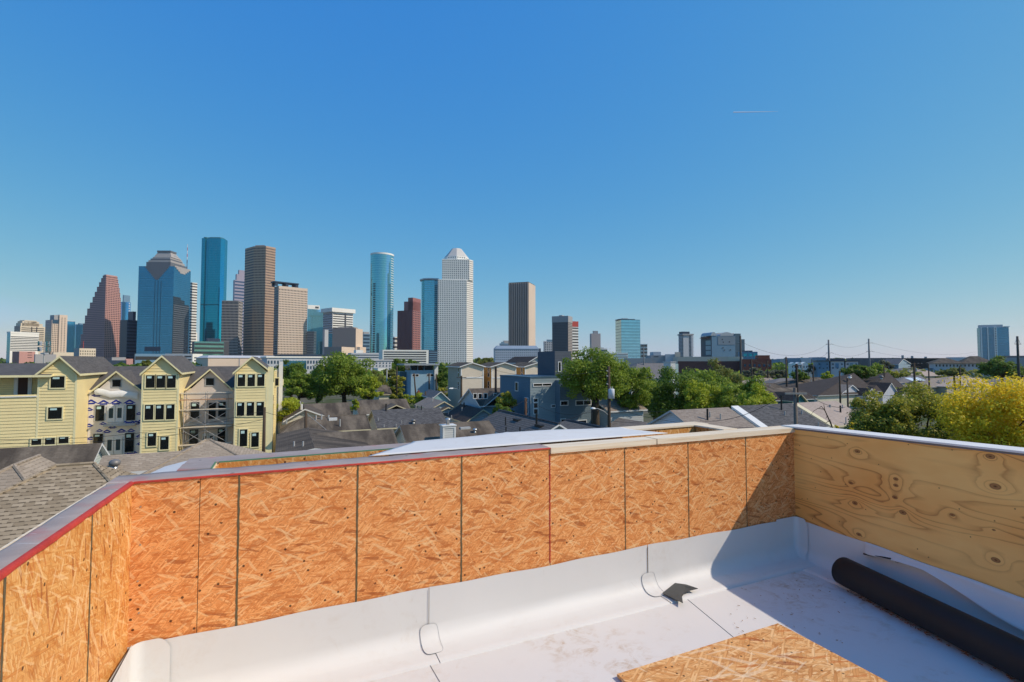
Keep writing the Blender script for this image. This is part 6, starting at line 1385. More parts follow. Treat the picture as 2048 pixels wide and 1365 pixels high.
# ---- white striped, teal giant, lavender stepped, grey grid, low green
T = Tower('slim white tower striped with window bands between the blue and the teal tower', 372, 377, 391, 565, 1220, 20, C_WHT); T.bands('r', 30, .4, G_WINB); MB().box(T.a, 2, 0, T.u(394), T.b, T.z(665)).build('side_wing', C_WHT, T.t)
D = 1175; K = None
T = Tower('tallest tower, deep teal glass with rounded flutes', 396, 437, 452, 477, D, 62, G_TEAL, left=G_TEAL, body=False)
u0, u1, va, vb = 0, T.a, 0, T.b; cx, cy = T.a*.6, T.b/2
P = [(0, T.b*.02), (T.a*.25, -T.a*.12), (T.a*.75, -T.a*.05), (T.a, T.b*.1), (T.a, T.b*.9), (T.a*.6, T.b*1.0), (0, T.b*.96), (0, T.b*.80), (T.a*.10, T.b*.77), (T.a*.10, T.b*.64), (0, T.b*.61)]
m = MB(); m.prism(P, 0, T.H, 0, 1); m.build('wall', [G_TEAL, C_TEALP], T.t); MB().prism([(p[0]*.86+T.a*.07, p[1]*.86+T.b*.07) for p in P], T.H, T.z(474.5), 0).build('roof_parapet', C_TEALP, T.t)
MB().box(-.5, T.b*.02, T.z(610.5), -.02, T.b*.95, T.z(609)).build('sky_lobby_band', plain('teal_band', (.01, .07, .09), .3), T.t)
T = Tower('lavender stepped tower peeking out behind the brown tower', 463, 466, 488, 560, 1350, 18, C_LAV); T.block(470, 488, 548, C_LAV, 'stepped_top', .1, .9); T.block(475, 488, 539, C_LAV, 'stepped_top', .2, .9); T.bands('r', 26, .45, G_WINL)
T = Tower('grey grid fronted tower left of the brown tower', 441, 475, 483, 602, 980, 70, C_GRY, left=C_GRYB); T.grid('l', 13, 22, .62, .62, G_WIN, z1=T.z(610)); T.grid('r', 3, 22, .5, .55, G_WIN); T.grid('l', 13, 1, .55, .9, G_WIN, z0=T.z(609), z1=T.z(603))
T = Tower('low green-black glass office block with pale bands at the foot of the teal tower', 383, 388, 447, 683, 820, 14, G_TEAL2, left=C_DGR, name='office_block', cat='office block'); T.bands('r', 6, .5, G_DARK, z1=T.z(684)); MB().box(T.a, 1, 0, T.u(458), T.b, T.z(682)).build('side_wing', C_DGR, T.t); T.block(416, 440, 676, C_NAV, 'penthouse')
# ---- brown chamfered tower
D = 1010; T = Tower('tall brown granite tower with chamfered corners and square windows', 485, 503, 547, 493, D, 24, C_TAUP, body=False)
P = [T.L(503, D), T.L(527.5, D-4), T.L(547, D+14), T.L(545, D+55), T.L(515, D+70), T.L(489, D+52), T.L(485.5, D+22)]
m = MB(); m.prism(P, 0, T.H, 0, 1); m.build('wall', [C_TAUP, C_TAUP], T.t)
def face_grid(T, p, q, nu, nz, fw, fh, z0, z1, m, proud=.15):
    p, q = Vector((p[0], p[1], 0)), Vector((q[0], q[1], 0)); d = (q-p); L = d.length; d /= L; n = Vector((d.y, -d.x, 0)); du, dz = L/nu, (z1-z0)/nz
    for i in range(nu):
        for k in range(nz):
            A_, B_ = p+d*du*(i+.5-fw/2)+n*proud, p+d*du*(i+.5+fw/2)+n*proud; c, e = z0+dz*(k+.5-fh/2), z0+dz*(k+.5+fh/2)
            m.poly([(A_.x,A_.y,c),(B_.x,B_.y,c),(B_.x,B_.y,e),(A_.x,A_.y,e)])
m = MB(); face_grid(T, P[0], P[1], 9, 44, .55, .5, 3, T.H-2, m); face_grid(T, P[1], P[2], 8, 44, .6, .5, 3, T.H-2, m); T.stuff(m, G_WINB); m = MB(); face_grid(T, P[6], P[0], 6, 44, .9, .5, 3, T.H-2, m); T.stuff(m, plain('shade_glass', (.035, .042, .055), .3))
MB().prism([T.L(506, D+6), T.L(525, D+4), T.L(525, D+40), T.L(506, D+40)], T.H+.01, T.z(489.8)).build('penthouse', C_TAUP, T.t)
# ---- beige grid block with dark roof frame
D = 930; T = Tower('wide beige office block gridded with small windows, black steel frame on its roof', 546, 555, 613, 572, D, 20, C_BEI, left=C_GRYB, roof=C_DGR)  # left face given a darker grey-brown as its shade
zt0 = T.z(587); T.grid('r', 20, 27, .48, .46, G_WINB, z0=T.z(710), z1=T.z(582)); T.grid('r', 20, 1, .45, .8, G_WINB, z0=T.z(581), z1=T.z(577)); T.grid('l', 5, 27, .6, .5, G_WIN, z0=T.z(710), z1=T.z(580))
m = MB(); zf0, zf1 = T.H+.02, T.z(563); h = zf1-zf0
for px in (549, 570, 590): m.box(T.u(px), 2, zf0, T.u(px+5), 6, zf1-.25*h); m.box(T.u(px), T.b*.8, zf0, T.u(px+5), T.b*.8+4, zf1-.25*h)
m.box(T.u(546), 1, zf1-.25*h+.01, T.u(596), T.b*.9, zf1); m.build('roof_frame', C_NAV, T.t)
# ---- aqua glass, white striped, brown boxes
T = Tower('aqua glass slab with a white rooftop box and stepped lower corner', 612, 614, 652, 618, 1250, 15, G_AQUA); T.block(614, 638, 610, C_WHT, 'penthouse', .1, .7); MB().box(T.u(637.5), -8, 0, T.u(656), -.1, T.z(683)).build('stepped_wing', G_TEAL2, T.t)
m = MB(); m.box(T.u(629), T.b*.05, T.z(616), T.u(636), T.b*.099, T.z(612.5)); m.build('louvre', C_DGR, T.t)
T = Tower('narrow brown finned tower in front of the aqua slab', 613, 627, 632, 663, 960, 60, C_BEI, left=C_GRYB); T.grid('l', 6, 14, .5, .7, G_WIN); T.grid('r', 2, 12, .3, .3, G_WINB)
T = Tower('white tower with thin dark bands and an overhanging top, right of the aqua slab', 645, 664, 705, 624, 1200, 30, C_WHT, left=C_LGR); T.bands('r', 16, .42, G_WIN, z0=T.z(700), z1=T.z(626), fw=.96); T.bands('l', 16, .5, G_WIN, z0=T.z(700), z1=T.z(626)); T.cap(616, C_WHT, 4.0); MB().box(T.u(688), -.6, T.z(700), T.u(691), -.05, T.z(626)).build('slot', C_DGR, T.t)
T = Tower('small dark blue glass block under the white banded tower', 652, 656, 668, 668, 1050, 25, G_BLUE, left=C_NAV, name='office_block', cat='office block'); MB().box(-8, 0, 0, -.05, T.b, T.z(660)).build('side_wing', C_LGR, T.t)
T = Tower('windowless brown block with a lit right side behind the big shade tree', 664, 711, 725, 657, 840, 70, C_BEI, left=C_BRN, name='building', cat='building'); MB().box(2, T.v(706), T.H, T.a*.6, T.v(674), T.z(654.5)).build('roof_plant', C_BRN, T.t); MB().box(T.a*.1, -6, 0, T.a, -.05, T.z(694)).build('podium', C_BEI, T.t)  # right wall coloured beige as lit, front browner as shaded
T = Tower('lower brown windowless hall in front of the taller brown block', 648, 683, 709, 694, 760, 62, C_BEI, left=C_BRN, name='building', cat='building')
T = Tower('narrow blue-grey tower squeezed left of the round teal tower', 723, 726, 739, 668, 1250, 20, C_BLUEP); T.bands('r', 9, .5, G_WINL); T.block(727, 738, 664, C_GRY, 'penthouse')
# ---- round teal tower
D = 960; c = dep(762, 722, D); rr_ = 23*D/F; t = thing('round_tower', 'round teal glass tower with a white rim, left of centre', 'tower', (c.x, c.y, 0), math.atan2(RT[1], RT[0]), 'downtown towers')
def arc(r, a0, a1, n, ox=0, oy=0): return [(ox+r*math.cos(a0+(a1-a0)*k/n), oy+r*math.sin(a0+(a1-a0)*k/n)) for k in range(n+1)]
Pr = arc(rr_, R(-150), R(40), 26) + [(rr_*.3, rr_*1.1), (-rr_*.98, rr_*.75)]; H_ = hz(513, D)
G_ROUND = glass('glass_round_teal', (.20, .50, .55), fh=4.4, bay=5.0, line=.07, linec=(.20, .38, .42), vline=.02, vary=.12)
MB().prism(Pr, 0, H_, 0, 0).build('wall', G_ROUND, t); MB().prism([(x*1.02, y*1.02) for x, y in Pr], H_+.01, hz(509.8, D)).build('rim', C_WHT, t)
m = MB()
for k in range(44):
    z = 6 + (H_-8)*k/44
    for i in range(17, 22): p, q = Vector((*Pr[i], z)), Vector((*Pr[i+1], z)); p = p*1.004; q = q*1.004; p.z = q.z = z; m.poly([p, q, q+Vector((0,0,1.6)), p+Vector((0,0,1.6))])
o = m.build('balcony', plain('balcony_white', (.58, .62, .62), .5), t); o['kind'] = 'stuff'
m = MB()
for k in range(36):
    z = 6 + (H_*.72)*k/36
    for i in (4, 5): p, q = Pr[i], Pr[i+1]; m.poly([(p[0]*1.004, p[1]*1.004, z), (q[0]*1.004, q[1]*1.004, z), (q[0]*1.004, q[1]*1.004, z+2.6), (p[0]*1.004, p[1]*1.004, z+2.6)])
o = m.build('windows', G_DARK, t); o['kind'] = 'stuff'
T = Tower('white narrow tower between the round teal and the red stepped tower', 783, 784, 794, 674, 1200, 15, C_WHT); T.bands('r', 7, .4, G_WIN)
# ---- red stepped tower
D = 1150; T = Tower('dark red ribbed tower rising in three steps', 794, 825, 841, 596, D, 60, C_RED, body=False); m = MB()
for xl, xr, y in ((794, 841, 621), (807, 841, 603), (815, 841, 595.5)): m.box(0.0 if xl == 794 else .3, 0 if xl == 794 else .3, 0, T.a-.01*xl/100, T.v(xl), T.z(y))
m.build('wall', C_RED, T.t); T.H = T.z(621); T.ribs('l', 12, 1.3, .9, plain('rib_red', (.17, .07, .075), .5, vs=.05), z1=T.z(621)); T.grid('r', 5, 25, .6, .45, G_WINB)
# ---- curved glass tower with wing roof
D = 940; T = Tower('curved blue-green glass tower under a winged roof, left of the white grid tower', 841, 845, 876, 561, D, 10, G_BLUE, body=False)
Pc = [T.L(841.5, D+14), T.L(843, D+6), T.L(848, D+1), T.L(857, D-1), T.L(868, D), T.L(876.5, D+3), T.L(876.5, D+35), T.L(843, D+35)]
G_CURV = glass('glass_curve', (.18, .48, .58), fh=3.6, bay=2.2, line=.16, linec=(.22, .34, .38), vline=.05, vary=.4)
MB().prism(Pc, 0, T.H, 0, 1).build('wall', [G_CURV, M_ROOFG], T.t); MB().prism([T.L(838.5, D+12), T.L(846, D-1), T.L(857, D-4), T.L(876.5, D), T.L(876.5, D+35), T.L(842, D+35)], T.z(560)+.3, T.z(557)).build('wing_roof', C_LGR, T.t)
m = MB()
for k in range(40):
    z = 4+(T.z(570)-4)*k/40; face_grid(T, Pc[4], Pc[5], 3, 1, .7, .45, z, z+(T.z(570)-4)/40, m)
T.stuff(m, G_DARK)
# ---- white grid tower with octagon and pyramid top
D = 900; T = Tower('tall white gridded tower with a pale pyramid top', 875, 875, 946, 560, D, 21, C_WHT, body=False, depth=48)
a, b = T.a, T.b; ch = a*.17; z1, z2, z3 = T.z(559), T.z(518), T.z(507)
P1 = [(0, 0), T.L(933, D+5), T.L(946, D+20), T.L(944, D+60), T.L(879, D+60)]; u8 = T.u(883); P2 = [T.L(883, D+1.2), T.L(938, D+6.5), T.L(945.8, D+16), T.L(943.5, D+58), T.L(887, D+58)]
m = MB(); m.prism(P1, 0, z1).prism(P2, z1+.01, z2); m.build('wall', C_WHT, T.t)
ox, oy, r8 = (T.u(900)+T.u(944.5))/2, 24, (T.u(944.5)-T.u(900))/2*1.05; oct_ = [(ox+r8*math.cos(R(22.5+45*k)), oy+r8*math.sin(R(22.5+45*k))) for k in range(8)]
MB().prism(oct_, z2+.01, z3).build('octagon_storeys', C_WHT, T.t)
r2 = r8*.40; MB().frustum([(x, y) for x, y in oct_], z3+.01, [(ox+r2*math.cos(R(22.5+45*k)), oy+r2*math.sin(R(22.5+45*k))) for k in range(8)], T.z(488)).build('pyramid_roof', plain('pale_stone_roof', (.56, .53, .49), .6, vs=.03), T.t)
m = MB(); nz = 42; face_grid(T, P1[0], P1[1], 16, nz, .38, .50, 2, z1-1, m); face_grid(T, P2[0], P2[1], 14, 9, .38, .50, z1+1, z2-1, m)
for k in (4, 5, 6, 7): face_grid(T, oct_[k], oct_[(k+1) % 8], 4, 2, .4, .5, z2+1, z3-.5, m)
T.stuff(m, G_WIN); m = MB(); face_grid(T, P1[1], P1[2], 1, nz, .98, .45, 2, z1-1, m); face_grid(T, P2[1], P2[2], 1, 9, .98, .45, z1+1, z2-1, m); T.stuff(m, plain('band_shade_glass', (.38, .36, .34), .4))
# ---- dark striped tower and its neighbours
D = 980; T = Tower('lone brown slab with tall dark vertical stripes and a blank beige side', 1017, 1057.5, 1071, 565, D, 74, plain('slab_beige', (.62, .50, .40), .7, vs=.02), left=C_DGR, group='downtown towers'); T.ribs('l', 11, 1.5, 1.6, plain('rib_taupe', (.40, .35, .32), .7, vs=.02)); MB().box(.5, .5, T.H, T.a-.5, T.b-.5, T.z(563.8)).build('roof', C_DGR, T.t)
T = Tower('long pale blue hotel with rows of small windows and a mansard roof', 990, 990, 1078, 698, 600, 5, C_BLUEP, name='hotel', cat='hotel', depth=20, left=C_LGR); T.wall = C_LGR
MB().box(-.05, -.12, 0, T.a+.05, -.02, T.H).build('front', plain('hotel_blue_grey', (.42, .47, .54), .7, vs=.05), T.t); T.grid('r', 22, 5, .42, .42, G_WINL, z0=T.z(722), z1=T.z(699)); z_ = T.H
MB().frustum([(-.4, -.6), (T.a+.4, -.6), (T.a+.4, T.b), (-.4, T.b)], z_+.01, [(3, 3), (T.a-3, 3), (T.a-3, T.b-3), (3, T.b-3)], T.z(691.5)).build('mansard_roof', plain('mansard_blue', (.24, .31, .40), .6, vs=.1), T.t); MB().box(T.a, 1, 0, T.u(1082), T.b, T.z(697)).build('side_wing', C_NAV, T.t)
T = Tower('castle-topped grey tower peeking left of the striped brown slab', 999, 1001, 1020, 687, 1300, 15, C_BLUEP); T.block(1003, 1009, 684, C_BLUEP, 'turret', .2, .5); T.block(1008, 1019, 681.5, C_GRY, 'turret', .2, .8); T.bands('r', 4, .5, G_WINL)
T = Tower('pale teal tower with a stepped top left of the dark capped tower', 1087, 1089, 1112, 684, 1100, 15, C_LGR); T.block(1095, 1110, 679.5, C_BLUEP, 'stepped_top', .2, .8); T.grid('r', 6, 14, .6, .6, G_WINL); T.block(1089, 1094, 682.5, C_LGR, 'stepped_top', .2, .8)
D = 800; T = Tower('dark banded tower with a blank grey cap, right of the beige gables', 1104.5, 1136.5, 1145, 644.5, D, 72, C_GRYB, left=C_DGR); T.grid('l', 22, 24, .62, .55, plain('window_steel', (.11, .13, .15), .3), z0=T.z(720)); T.grid('r', 5, 24, .6, .5, G_WIN, z0=T.z(720)); MB().box(-.3, -.3, T.H+.02, T.a+.3, T.b+.3, T.z(632)).build('cap', C_GRY, T.t); MB().box(2, T.b*.4, T.z(632)+.05, T.a*.7, T.b*.6, T.z(630)).build('penthouse', C_GRY, T.t)
T = Tower('white banded tower with a red cap tucked behind the dark capped tower', 1140, 1145, 1157, 654, 980, 30, C_WHT, left=C_LGR); T.bands('r', 14, .45, G_WINB); T.grid('l', 2, 14, .5, .6, G_WIN); MB().box(-.2, -.2, T.H+.02, T.a+.2, T.b+.2, T.z(643)).build('cap', C_REDP, T.t)
T = Tower('slim plain pinkish tower with a small box on top', 1183, 1183, 1201.5, 667.5, 1300, 12, plain('pinkish_concrete', (.50, .42, .39), .8, vs=.02), depth=20); T.block(1188, 1197, 662, C_GRY, 'penthouse', .2, .7)
T = Tower('small white office block right of the slim pinkish tower', 1201, 1202, 1215, 697, 1000, 15, C_WHT, name='office_block', cat='office block'); T.bands('r', 4, .45, G_WINL); T.block(1203, 1208, 696, C_NAV, 'penthouse')
D = 760; T = Tower('pale teal glass tower with dark horizontal lines, right of the tall pale green tree', 1231.5, 1243, 1281, 639.5, D, 20, G_CYAN, left=G_CYAN); T.block(1240, 1272, 638, C_NAV, 'roof_edge', .1, .8); T.block(1248, 1259, 636.5, C_GRY, 'penthouse', .2, .7)
T = Tower('small gridded office tower attached right of the pale teal glass tower', 1281, 1281.5, 1295, 688.5, 800, 10, C_LGR, name='office_block', cat='office block', depth=15); T.bands('r', 7, .5, G_WIN); T.grid('r', 4, 7, .25, .3, C_GRYB, proud=.3)
D = 700; T = Tower('white apartment tower with balconied edges and a dark rooftop box', 1358, 1367, 1386, 668.5, D, 28, C_LGR, left=C_GRYB, name='apartment_tower'); T.block(1366, 1381, 663.5, C_NAV, 'penthouse', .1, .8)
MB().box(-1.2, -1.2, T.z(671), T.a+1.2, T.b+1.2, T.z(668)).build('roof_slab', C_GRY, T.t); m = MB()
for k in range(17): z = T.z(718)+(T.z(671)-T.z(718))*k/17; m.box(-1.3, T.b*.08, z, -.05, T.b*.9, z+1.0); m.box(T.u(1382), -.9, z, T.a+1.3, T.b*.5, z+1.0)
o = m.build('balcony', C_LGR, T.t); o['kind'] = 'stuff'; T.grid('r', 1, 17, .8, .6, G_WIN, u0=T.u(1378), u1=T.u(1382), z0=T.z(716), z1=T.z(671)); T.grid('l', 3, 17, .5, .5, G_WIN, z0=T.z(716), z1=T.z(672))
# ---- arch-roofed blue block
D = 420; T = Tower('blue-grey block with arched roof, glazed corner and a red canopy', 1402, 1424, 1471, 672, D, 30, C_BLUEP, left=plain('slate_panel', (.10, .12, .14), .5, vs=.1), name='arch_roofed_block', cat='office block', group=None)
m = MB(); n = 12
for px0, px1 in ((1412, 1434), (1440, 1468)):
    ua, ub = (T.u(px0) if px0 > 1424 else -T.a*.05), T.u(px1); pts = [(ua+(ub-ua)*k/n, T.H + (T.z(664.5)-T.H)*math.sin(math.pi*k/n)**.7) for k in range(n+1)]
    m.add([(u, -.3, z) for u, z in pts] + [(u, T.b*.9, z) for u, z in pts], [tuple(range(n+1))[::-1]] + [(k, k+1, n+2+k, n+1+k) for k in range(n)])
m.build('arched_roof', plain('arch_grey', (.40, .43, .46), .5, .3, vs=.1), T.t)
MB().box(T.u(1434), -.25, T.z(669), T.u(1469), -.02, T.z(666.5)).build('roof_edge', C_LGR, T.t)
MB().box(T.u(1436), -.2, T.z(690), T.a-.05, -.02, T.z(673)).build('grey_panel', plain('panel_steel_grey', (.19, .24, .29), .5, vs=.1), T.t)
m = MB()
for z0, z1 in ((681, 690), (692, 700), (702, 710)):
    for k in range(4): va = T.v(1422)+ (T.v(1412)-T.v(1422))*(k+.08)/4; vb = T.v(1422)+(T.v(1412)-T.v(1422))*(k+.92)/4; m.poly([(-.1, vb, T.z(z1)), (-.1, va, T.z(z1)), (-.1, va, T.z(z0)), (-.1, vb, T.z(z0))])
T.stuff(m, plain('pale_glazing', (.40, .50, .52), .1, .6))
for px, py in ((1445, 679), (1447, 684.5), (1459, 684), (1446, 696), (1449, 700.5), (1461, 700)): u_ = T.u(px); MB().box(u_-.5, -.28, T.z(py)-.5, u_+.5, -.21, T.z(py)+.4).build('window', G_WIN, T.t)
MB().add([(-2, T.v(1404), T.z(676)), (-2, T.v(1420), T.z(676)), (3, T.v(1420), T.z(673)), (3, T.v(1404), T.z(673)), (-2, T.v(1404), T.z(675)), (-2, T.v(1420), T.z(675)), (3, T.v(1420), T.z(672)), (3, T.v(1404), T.z(672))], [(3,2,1,0),(4,5,6,7),(0,1,5,4),(1,2,6,5),(2,3,7,6),(3,0,4,7)]).build('canopy', plain('canopy_red', (.34, .13, .08), .6), T.t)
T = Tower('grey-green stepped concrete tower right of the arched roof', 1470, 1471, 1490, 679, 450, 20, plain('grey_green_panel', (.17, .21, .22), .7, vs=.05), depth=14, group=None); T.block(1472, 1483.5, 667.5, MATS['grey_green_panel'], 'stair_tower', .1, .8)
T = Tower('low dark teal glass building right of the stepped concrete tower', 1485, 1486, 1515.5, 704, 430, 15, C_BLUEP, name='building', cat='building', depth=15, group=None); T.block(1494, 1507, 701.5, C_NAV, 'penthouse'); T.grid('r', 3, 1, .7, .5, G_TEAL, z0=T.z(716), z1=T.z(705))
D = 1300; T = Tower('isolated blue glass apartment tower with white fins at the far right', 1956, 1962, 2020, 656, D, 18, G_BLUE, name='apartment_tower', left=G_TEAL2, group=None)
for a_, b_ in ((1963, 1965), (1976, 1978), (1989.5, 1995)): MB().box(T.u(a_), -2.5, 0, T.u(b_), -.02, T.z(655)).build('fin', C_WHT, T.t)
T.grid('r', 1, 22, .5, .5, G_WIN, u0=T.u(1989.5), u1=T.u(1995), proud=2.7); MB().box(T.u(1963), 2, T.H, T.u(2009), T.b*.8, T.z(650.5)).build('crown', C_LGR, T.t); MB().box(T.u(2010), -3, T.z(655.5), T.u(2021), T.b, T.z(654)).build('roof_wing', C_WHT, T.t); T.bands('r', 22, .2, plain('band_navy', (.05, .12, .18), .4), u0=T.u(1997), u1=T.u(2020))
for a_, b_ in ((1966, 1975), (1979, 1989)): MB().box(T.u(a_), -1.2, 0, T.u(b_), -.03, T.z(656)).build('glass_bay', G_DEEP, T.t)
# ================================================================== LOW BELT between the houses and downtown
BGp = 'low buildings at the foot of downtown'
def low(label, xl, xc, xr, ytop, D, phi, wall, left=None, name='building', cat='building', **k): return Tower(label, xl, xc, xr, ytop, D, phi, wall, name, cat, left=left, group=BGp, **k)
T = low('white banded parking garage below the red stepped tower', 765, 765, 857, 700, 420, 6, C_WHT, name='parking_garage', cat='parking garage', depth=30); T.bands('r', 6, .5, C_DGR, z0=T.z(730), z1=T.z(702), u0=T.u(767), u1=T.u(853)); MB().box(T.a, 0, 0, T.u(875), T.b, T.z(700.5)).build('side_wing', C_NAV, T.t); m = MB(); T.grid('r', 1, 6, 1, .4, None, z0=T.z(730), z1=T.z(702), u0=T.u(858), u1=T.u(874), m=m); T.stuff(m, C_BLUEP)
T = low('white parking garage with open decks behind the middle yellow gable', 330, 385, 405, 708, 420, 66, C_WHT, left=C_LGR, name='parking_garage', cat='parking garage'); T.grid('l', 3, 4, .8, .42, C_DGR, z0=T.z(736), z1=T.z(710)); T.grid('r', 1, 4, .7, .42, C_DGR, z0=T.z(736), z1=T.z(713)); MB().box(T.a, 3, 0, T.u(416), T.b, T.z(712)).build('side_wing', C_BLUEP, T.t)
T = low('long pale beige warehouse with a light shallow roof behind the scaffolded house', 414, 416, 560, 716, 330, 12, C_BEI, name='warehouse', cat='warehouse', depth=35)
MB().frustum([(-.5, -.5), (T.a+.5, -.5), (T.a+.5, T.b), (-.5, T.b)], T.H+.02, [(2, 8), (T.a-2, 8), (T.a-2, T.b-8), (2, T.b-8)], T.z(711)).build('roof', plain('pale_metal_roof', (.58, .57, .56), .5, .3), T.t); MB().box(T.u(478), -.3, 0, T.u(479.5), -.02, T.H).build('downpipe', C_GRY, T.t)
T = low('long white apartment block with many windows behind the big shade tree', 530, 534, 686, 716, 300, 10, C_LGR, name='apartment_block', cat='apartment block', depth=18); T.grid('r', 26, 2, .5, .55, G_WINL, z0=T.z(742), z1=T.z(719)); T.cap(713, C_WHT, .6); MB().box(T.u(560), -.9, T.z(740), T.u(612), -.05, T.z(722)).build('glass_bay', G_BLUE, T.t)
T = low('white three-storey apartment block with a brick base, right of the big shade tree', 700, 702, 783, 722, 280, 12, C_LGR, name='apartment_block', cat='apartment block', depth=16); T.grid('r', 12, 3, .34, .5, G_WINL, z0=T.z(741), z1=T.z(724)); MB().box(T.u(727), -.4, 0, T.u(766), -.03, T.z(742)).build('brick_base', C_BRK, T.t); T.cap(719.5, C_LGR, .5)
T = low('white stucco wing in front of the apartment block right of the big shade tree', 754, 756, 776, 737, 230, 12, C_WHT, depth=10)
T = low('dark low roofed hall at the foot of the brown towers', 560, 562, 700, 709, 520, 10, C_NAV, depth=40); T = low('low white and blue buildings beneath the round teal tower', 700, 702, 770, 706, 560, 10, C_LGR, depth=20); T.block(713, 727, 700, C_WHT, 'penthouse'); T.bands('r', 2, .4, G_WINL, z0=T.z(718), z1=T.z(708))
T = low('gold-cream block with small square windows behind the left yellow gable', 147, 158, 191, 697, 520, 24, C_CRM, left=C_GRY); T.grid('r', 7, 4, .4, .45, G_WINB, z0=T.z(722), z1=T.z(700)); q = dep(166, 683, 530); MB().tube([(0,0,T.H), (0,0,hz(683,530))], .25, 6).build('flagpole', C_REDP, T.t).location = (6, 6, 0)
T = low('cream low block in front of the grey shaft tower, far left', 104, 106, 150, 705, 560, 20, C_CRM, left=C_GRY); T = low('grey low block behind the leftmost yellow gable', 68, 70, 112, 709, 540, 15, C_GRY)
T = low('navy low block with a pink service tower between the yellow gables', 205, 207, 253, 721, 420, 12, C_NAV); T.block(251, 266, 718, C_PINK, 'service_tower', 0, .6, 0); T.block(224, 252, 715, C_GRY, 'roof_plant'); T = low('pale grey flat block right of the leftmost yellow gable', 190, 192, 216, 728, 300, 12, C_LGR)
T = low('blue-grey low block at the foot of the big blue tower', 268, 270, 330, 708, 560, 12, C_BLUEP, left=C_NAV); T.bands('r', 2, .4, G_WIN)
q = dep(88, 722, 260); t = thing('cell_mast', 'phone mast with two tiers of panel antennas behind the left yellow roof', 'mast', (q.x, q.y, 0)); part(MB().tube([(q.x, q.y, 0), (q.x, q.y, hz(684, 260))], .35, 8), 'shaft', M_PIPE, t)
for py in (687.5, 699): 
    z = hz(py, 260)
    for k in range(7): an = k*2*math.pi/7; MB().box(-.28, -.2, -1.1, .28, .2, 1.1).build('antenna_panel', C_LGR if k % 2 else C_TEALP, t).location = (2.3*math.cos(an), 2.3*math.sin(an), z)
    part(MB().tube([(q.x+2.1*math.cos(k*2*math.pi/12), q.y+2.1*math.sin(k*2*math.pi/12), z) for k in range(13)], .1, 5), 'ring', M_PIPE, t)
part(MB().box(q.x-1.4, q.y-.6, hz(709, 260), q.x+1.6, q.y+.6, hz(706, 260)), 'equipment', C_LGR, t)
T = low('beige flat roofed block left of the white balconied tower', 1300, 1302, 1352, 711, 330, 10, C_GRY, depth=20); T.block(1309, 1324, 704, C_LGR, 'penthouse'); MB().box(T.u(1330), -2, 0, T.u(1357), -.1, T.z(709)).build('white_wing', C_LGR, T.t); T.grid('r', 1, 1, .8, .4, C_DGR, u0=T.u(1306), u1=T.u(1318), z0=T.z(716), z1=T.z(712)); MB().box(T.u(1348), -4, 0, T.u(1358), -2.1, T.z(705)).build('stair_tower', C_BEI, T.t)
T = low('long beige walled hall over a brick base, below the arch-roofed block', 1354, 1355, 1486, 714, 290, 6, C_BEI, left=C_BEI, depth=25); MB().box(.2, -.5, 0, T.a-.2, -.03, T.z(723)).build('brick_base', plain('brick_dark', (.16, .07, .06), .9, vs=.3), T.t); MB().box(T.u(1456), -.2, T.z(722.5), T.a, -.03, T.H).build('cream_panel', C_CRM, T.t); MB().box(T.u(1430), -.8, 0, T.u(1442), -.55, T.z(723)).build('brick_pier', C_BRK, T.t)
T = low('red brick warehouse with tall windows right of the very tall pole', 1484, 1485, 1543, 719, 270, 6, C_BRK, name='brick_warehouse', cat='warehouse', depth=20); T.grid('r', 6, 1, .45, .7, G_WINL, z0=T.z(735), z1=T.z(727.5)); T.block(1518, 1541, 711, C_BRK, 'upper_storey', .1, .7)
for px in (1502, 1535): MB().box(T.u(px)-.3, -.3, 0, T.u(px)+.3, -.03, T.H).build('pier', plain('brick_shadow', (.13, .05, .04), .9), T.t)
T = low('curved white block peeping behind the tall pale green tree', 1215, 1217, 1256, 706, 420, 10, C_WHT, depth=14); T.bands('r', 3, .35, C_GRY, z0=T.z(722), z1=T.z(707))
T = low('grey low shops right of the pale teal tower', 1252, 1254, 1304, 717, 330, 8, C_GRY, depth=14)
# white gabled townhouses and pale modern ones
WG = 'white townhouses in the middle distance'
for i, (a, b, top) in enumerate(((1582, 1592, 725), (1593, 1603, 725), (1604, 1616, 724.5), (1617, 1632, 729))):
    D = 215; T = Tower(['white gabled townhouse beside the tall black pole', 'white gabled townhouse, second from the tall black pole', 'white gabled townhouse, third from the tall black pole, tallest of its row', 'white flat townhouse by the twiggy brown tree'][i], a, a+.5, b, top+3, D, 8, C_WHT, 'townhouse', 'townhouse', depth=9, group=WG)
    if i < 3: z = T.H; MB().add([(0, 0, z+.01), (T.a, 0, z+.01), (T.a/2, 0, T.z(top)), (0, 8, z+.01), (T.a, 8, z+.01), (T.a/2, 8, T.z(top))], [(0,1,2),(5,4,3),(1,4,5,2),(0,2,5,3)]).build('gable', C_WHT, T.t)
    T.grid('r', 2, 2, .3, .5, G_WIN, z0=T.z(746), z1=T.z(730))
for i, (a, b, top, mt) in enumerate(((1634, 1658, 723, C_BLUEP), (1660, 1688, 723, C_LGR), (1690, 1716, 723.5, C_LGR))):
    T = Tower(['blue-shadowed flat roofed townhouse left of the left transmission pole', 'pale flat roofed townhouse between the two transmission poles', 'pale flat roofed townhouse partly behind the round green tree'][i], a, a+1, b, top, 195, 10, mt, 'townhouse', 'townhouse', depth=9, group=WG, left=C_BLUEP)
    T.grid('r', 3, 2, .4, .4, G_WINL, z0=T.z(740), z1=T.z(725)); MB().box(T.a*.35, -.2, T.z(736), T.a*.6, -.03, T.z(727)).build('recess', C_BLUEP, T.t); T.cap(721.5, C_DGR, .4)
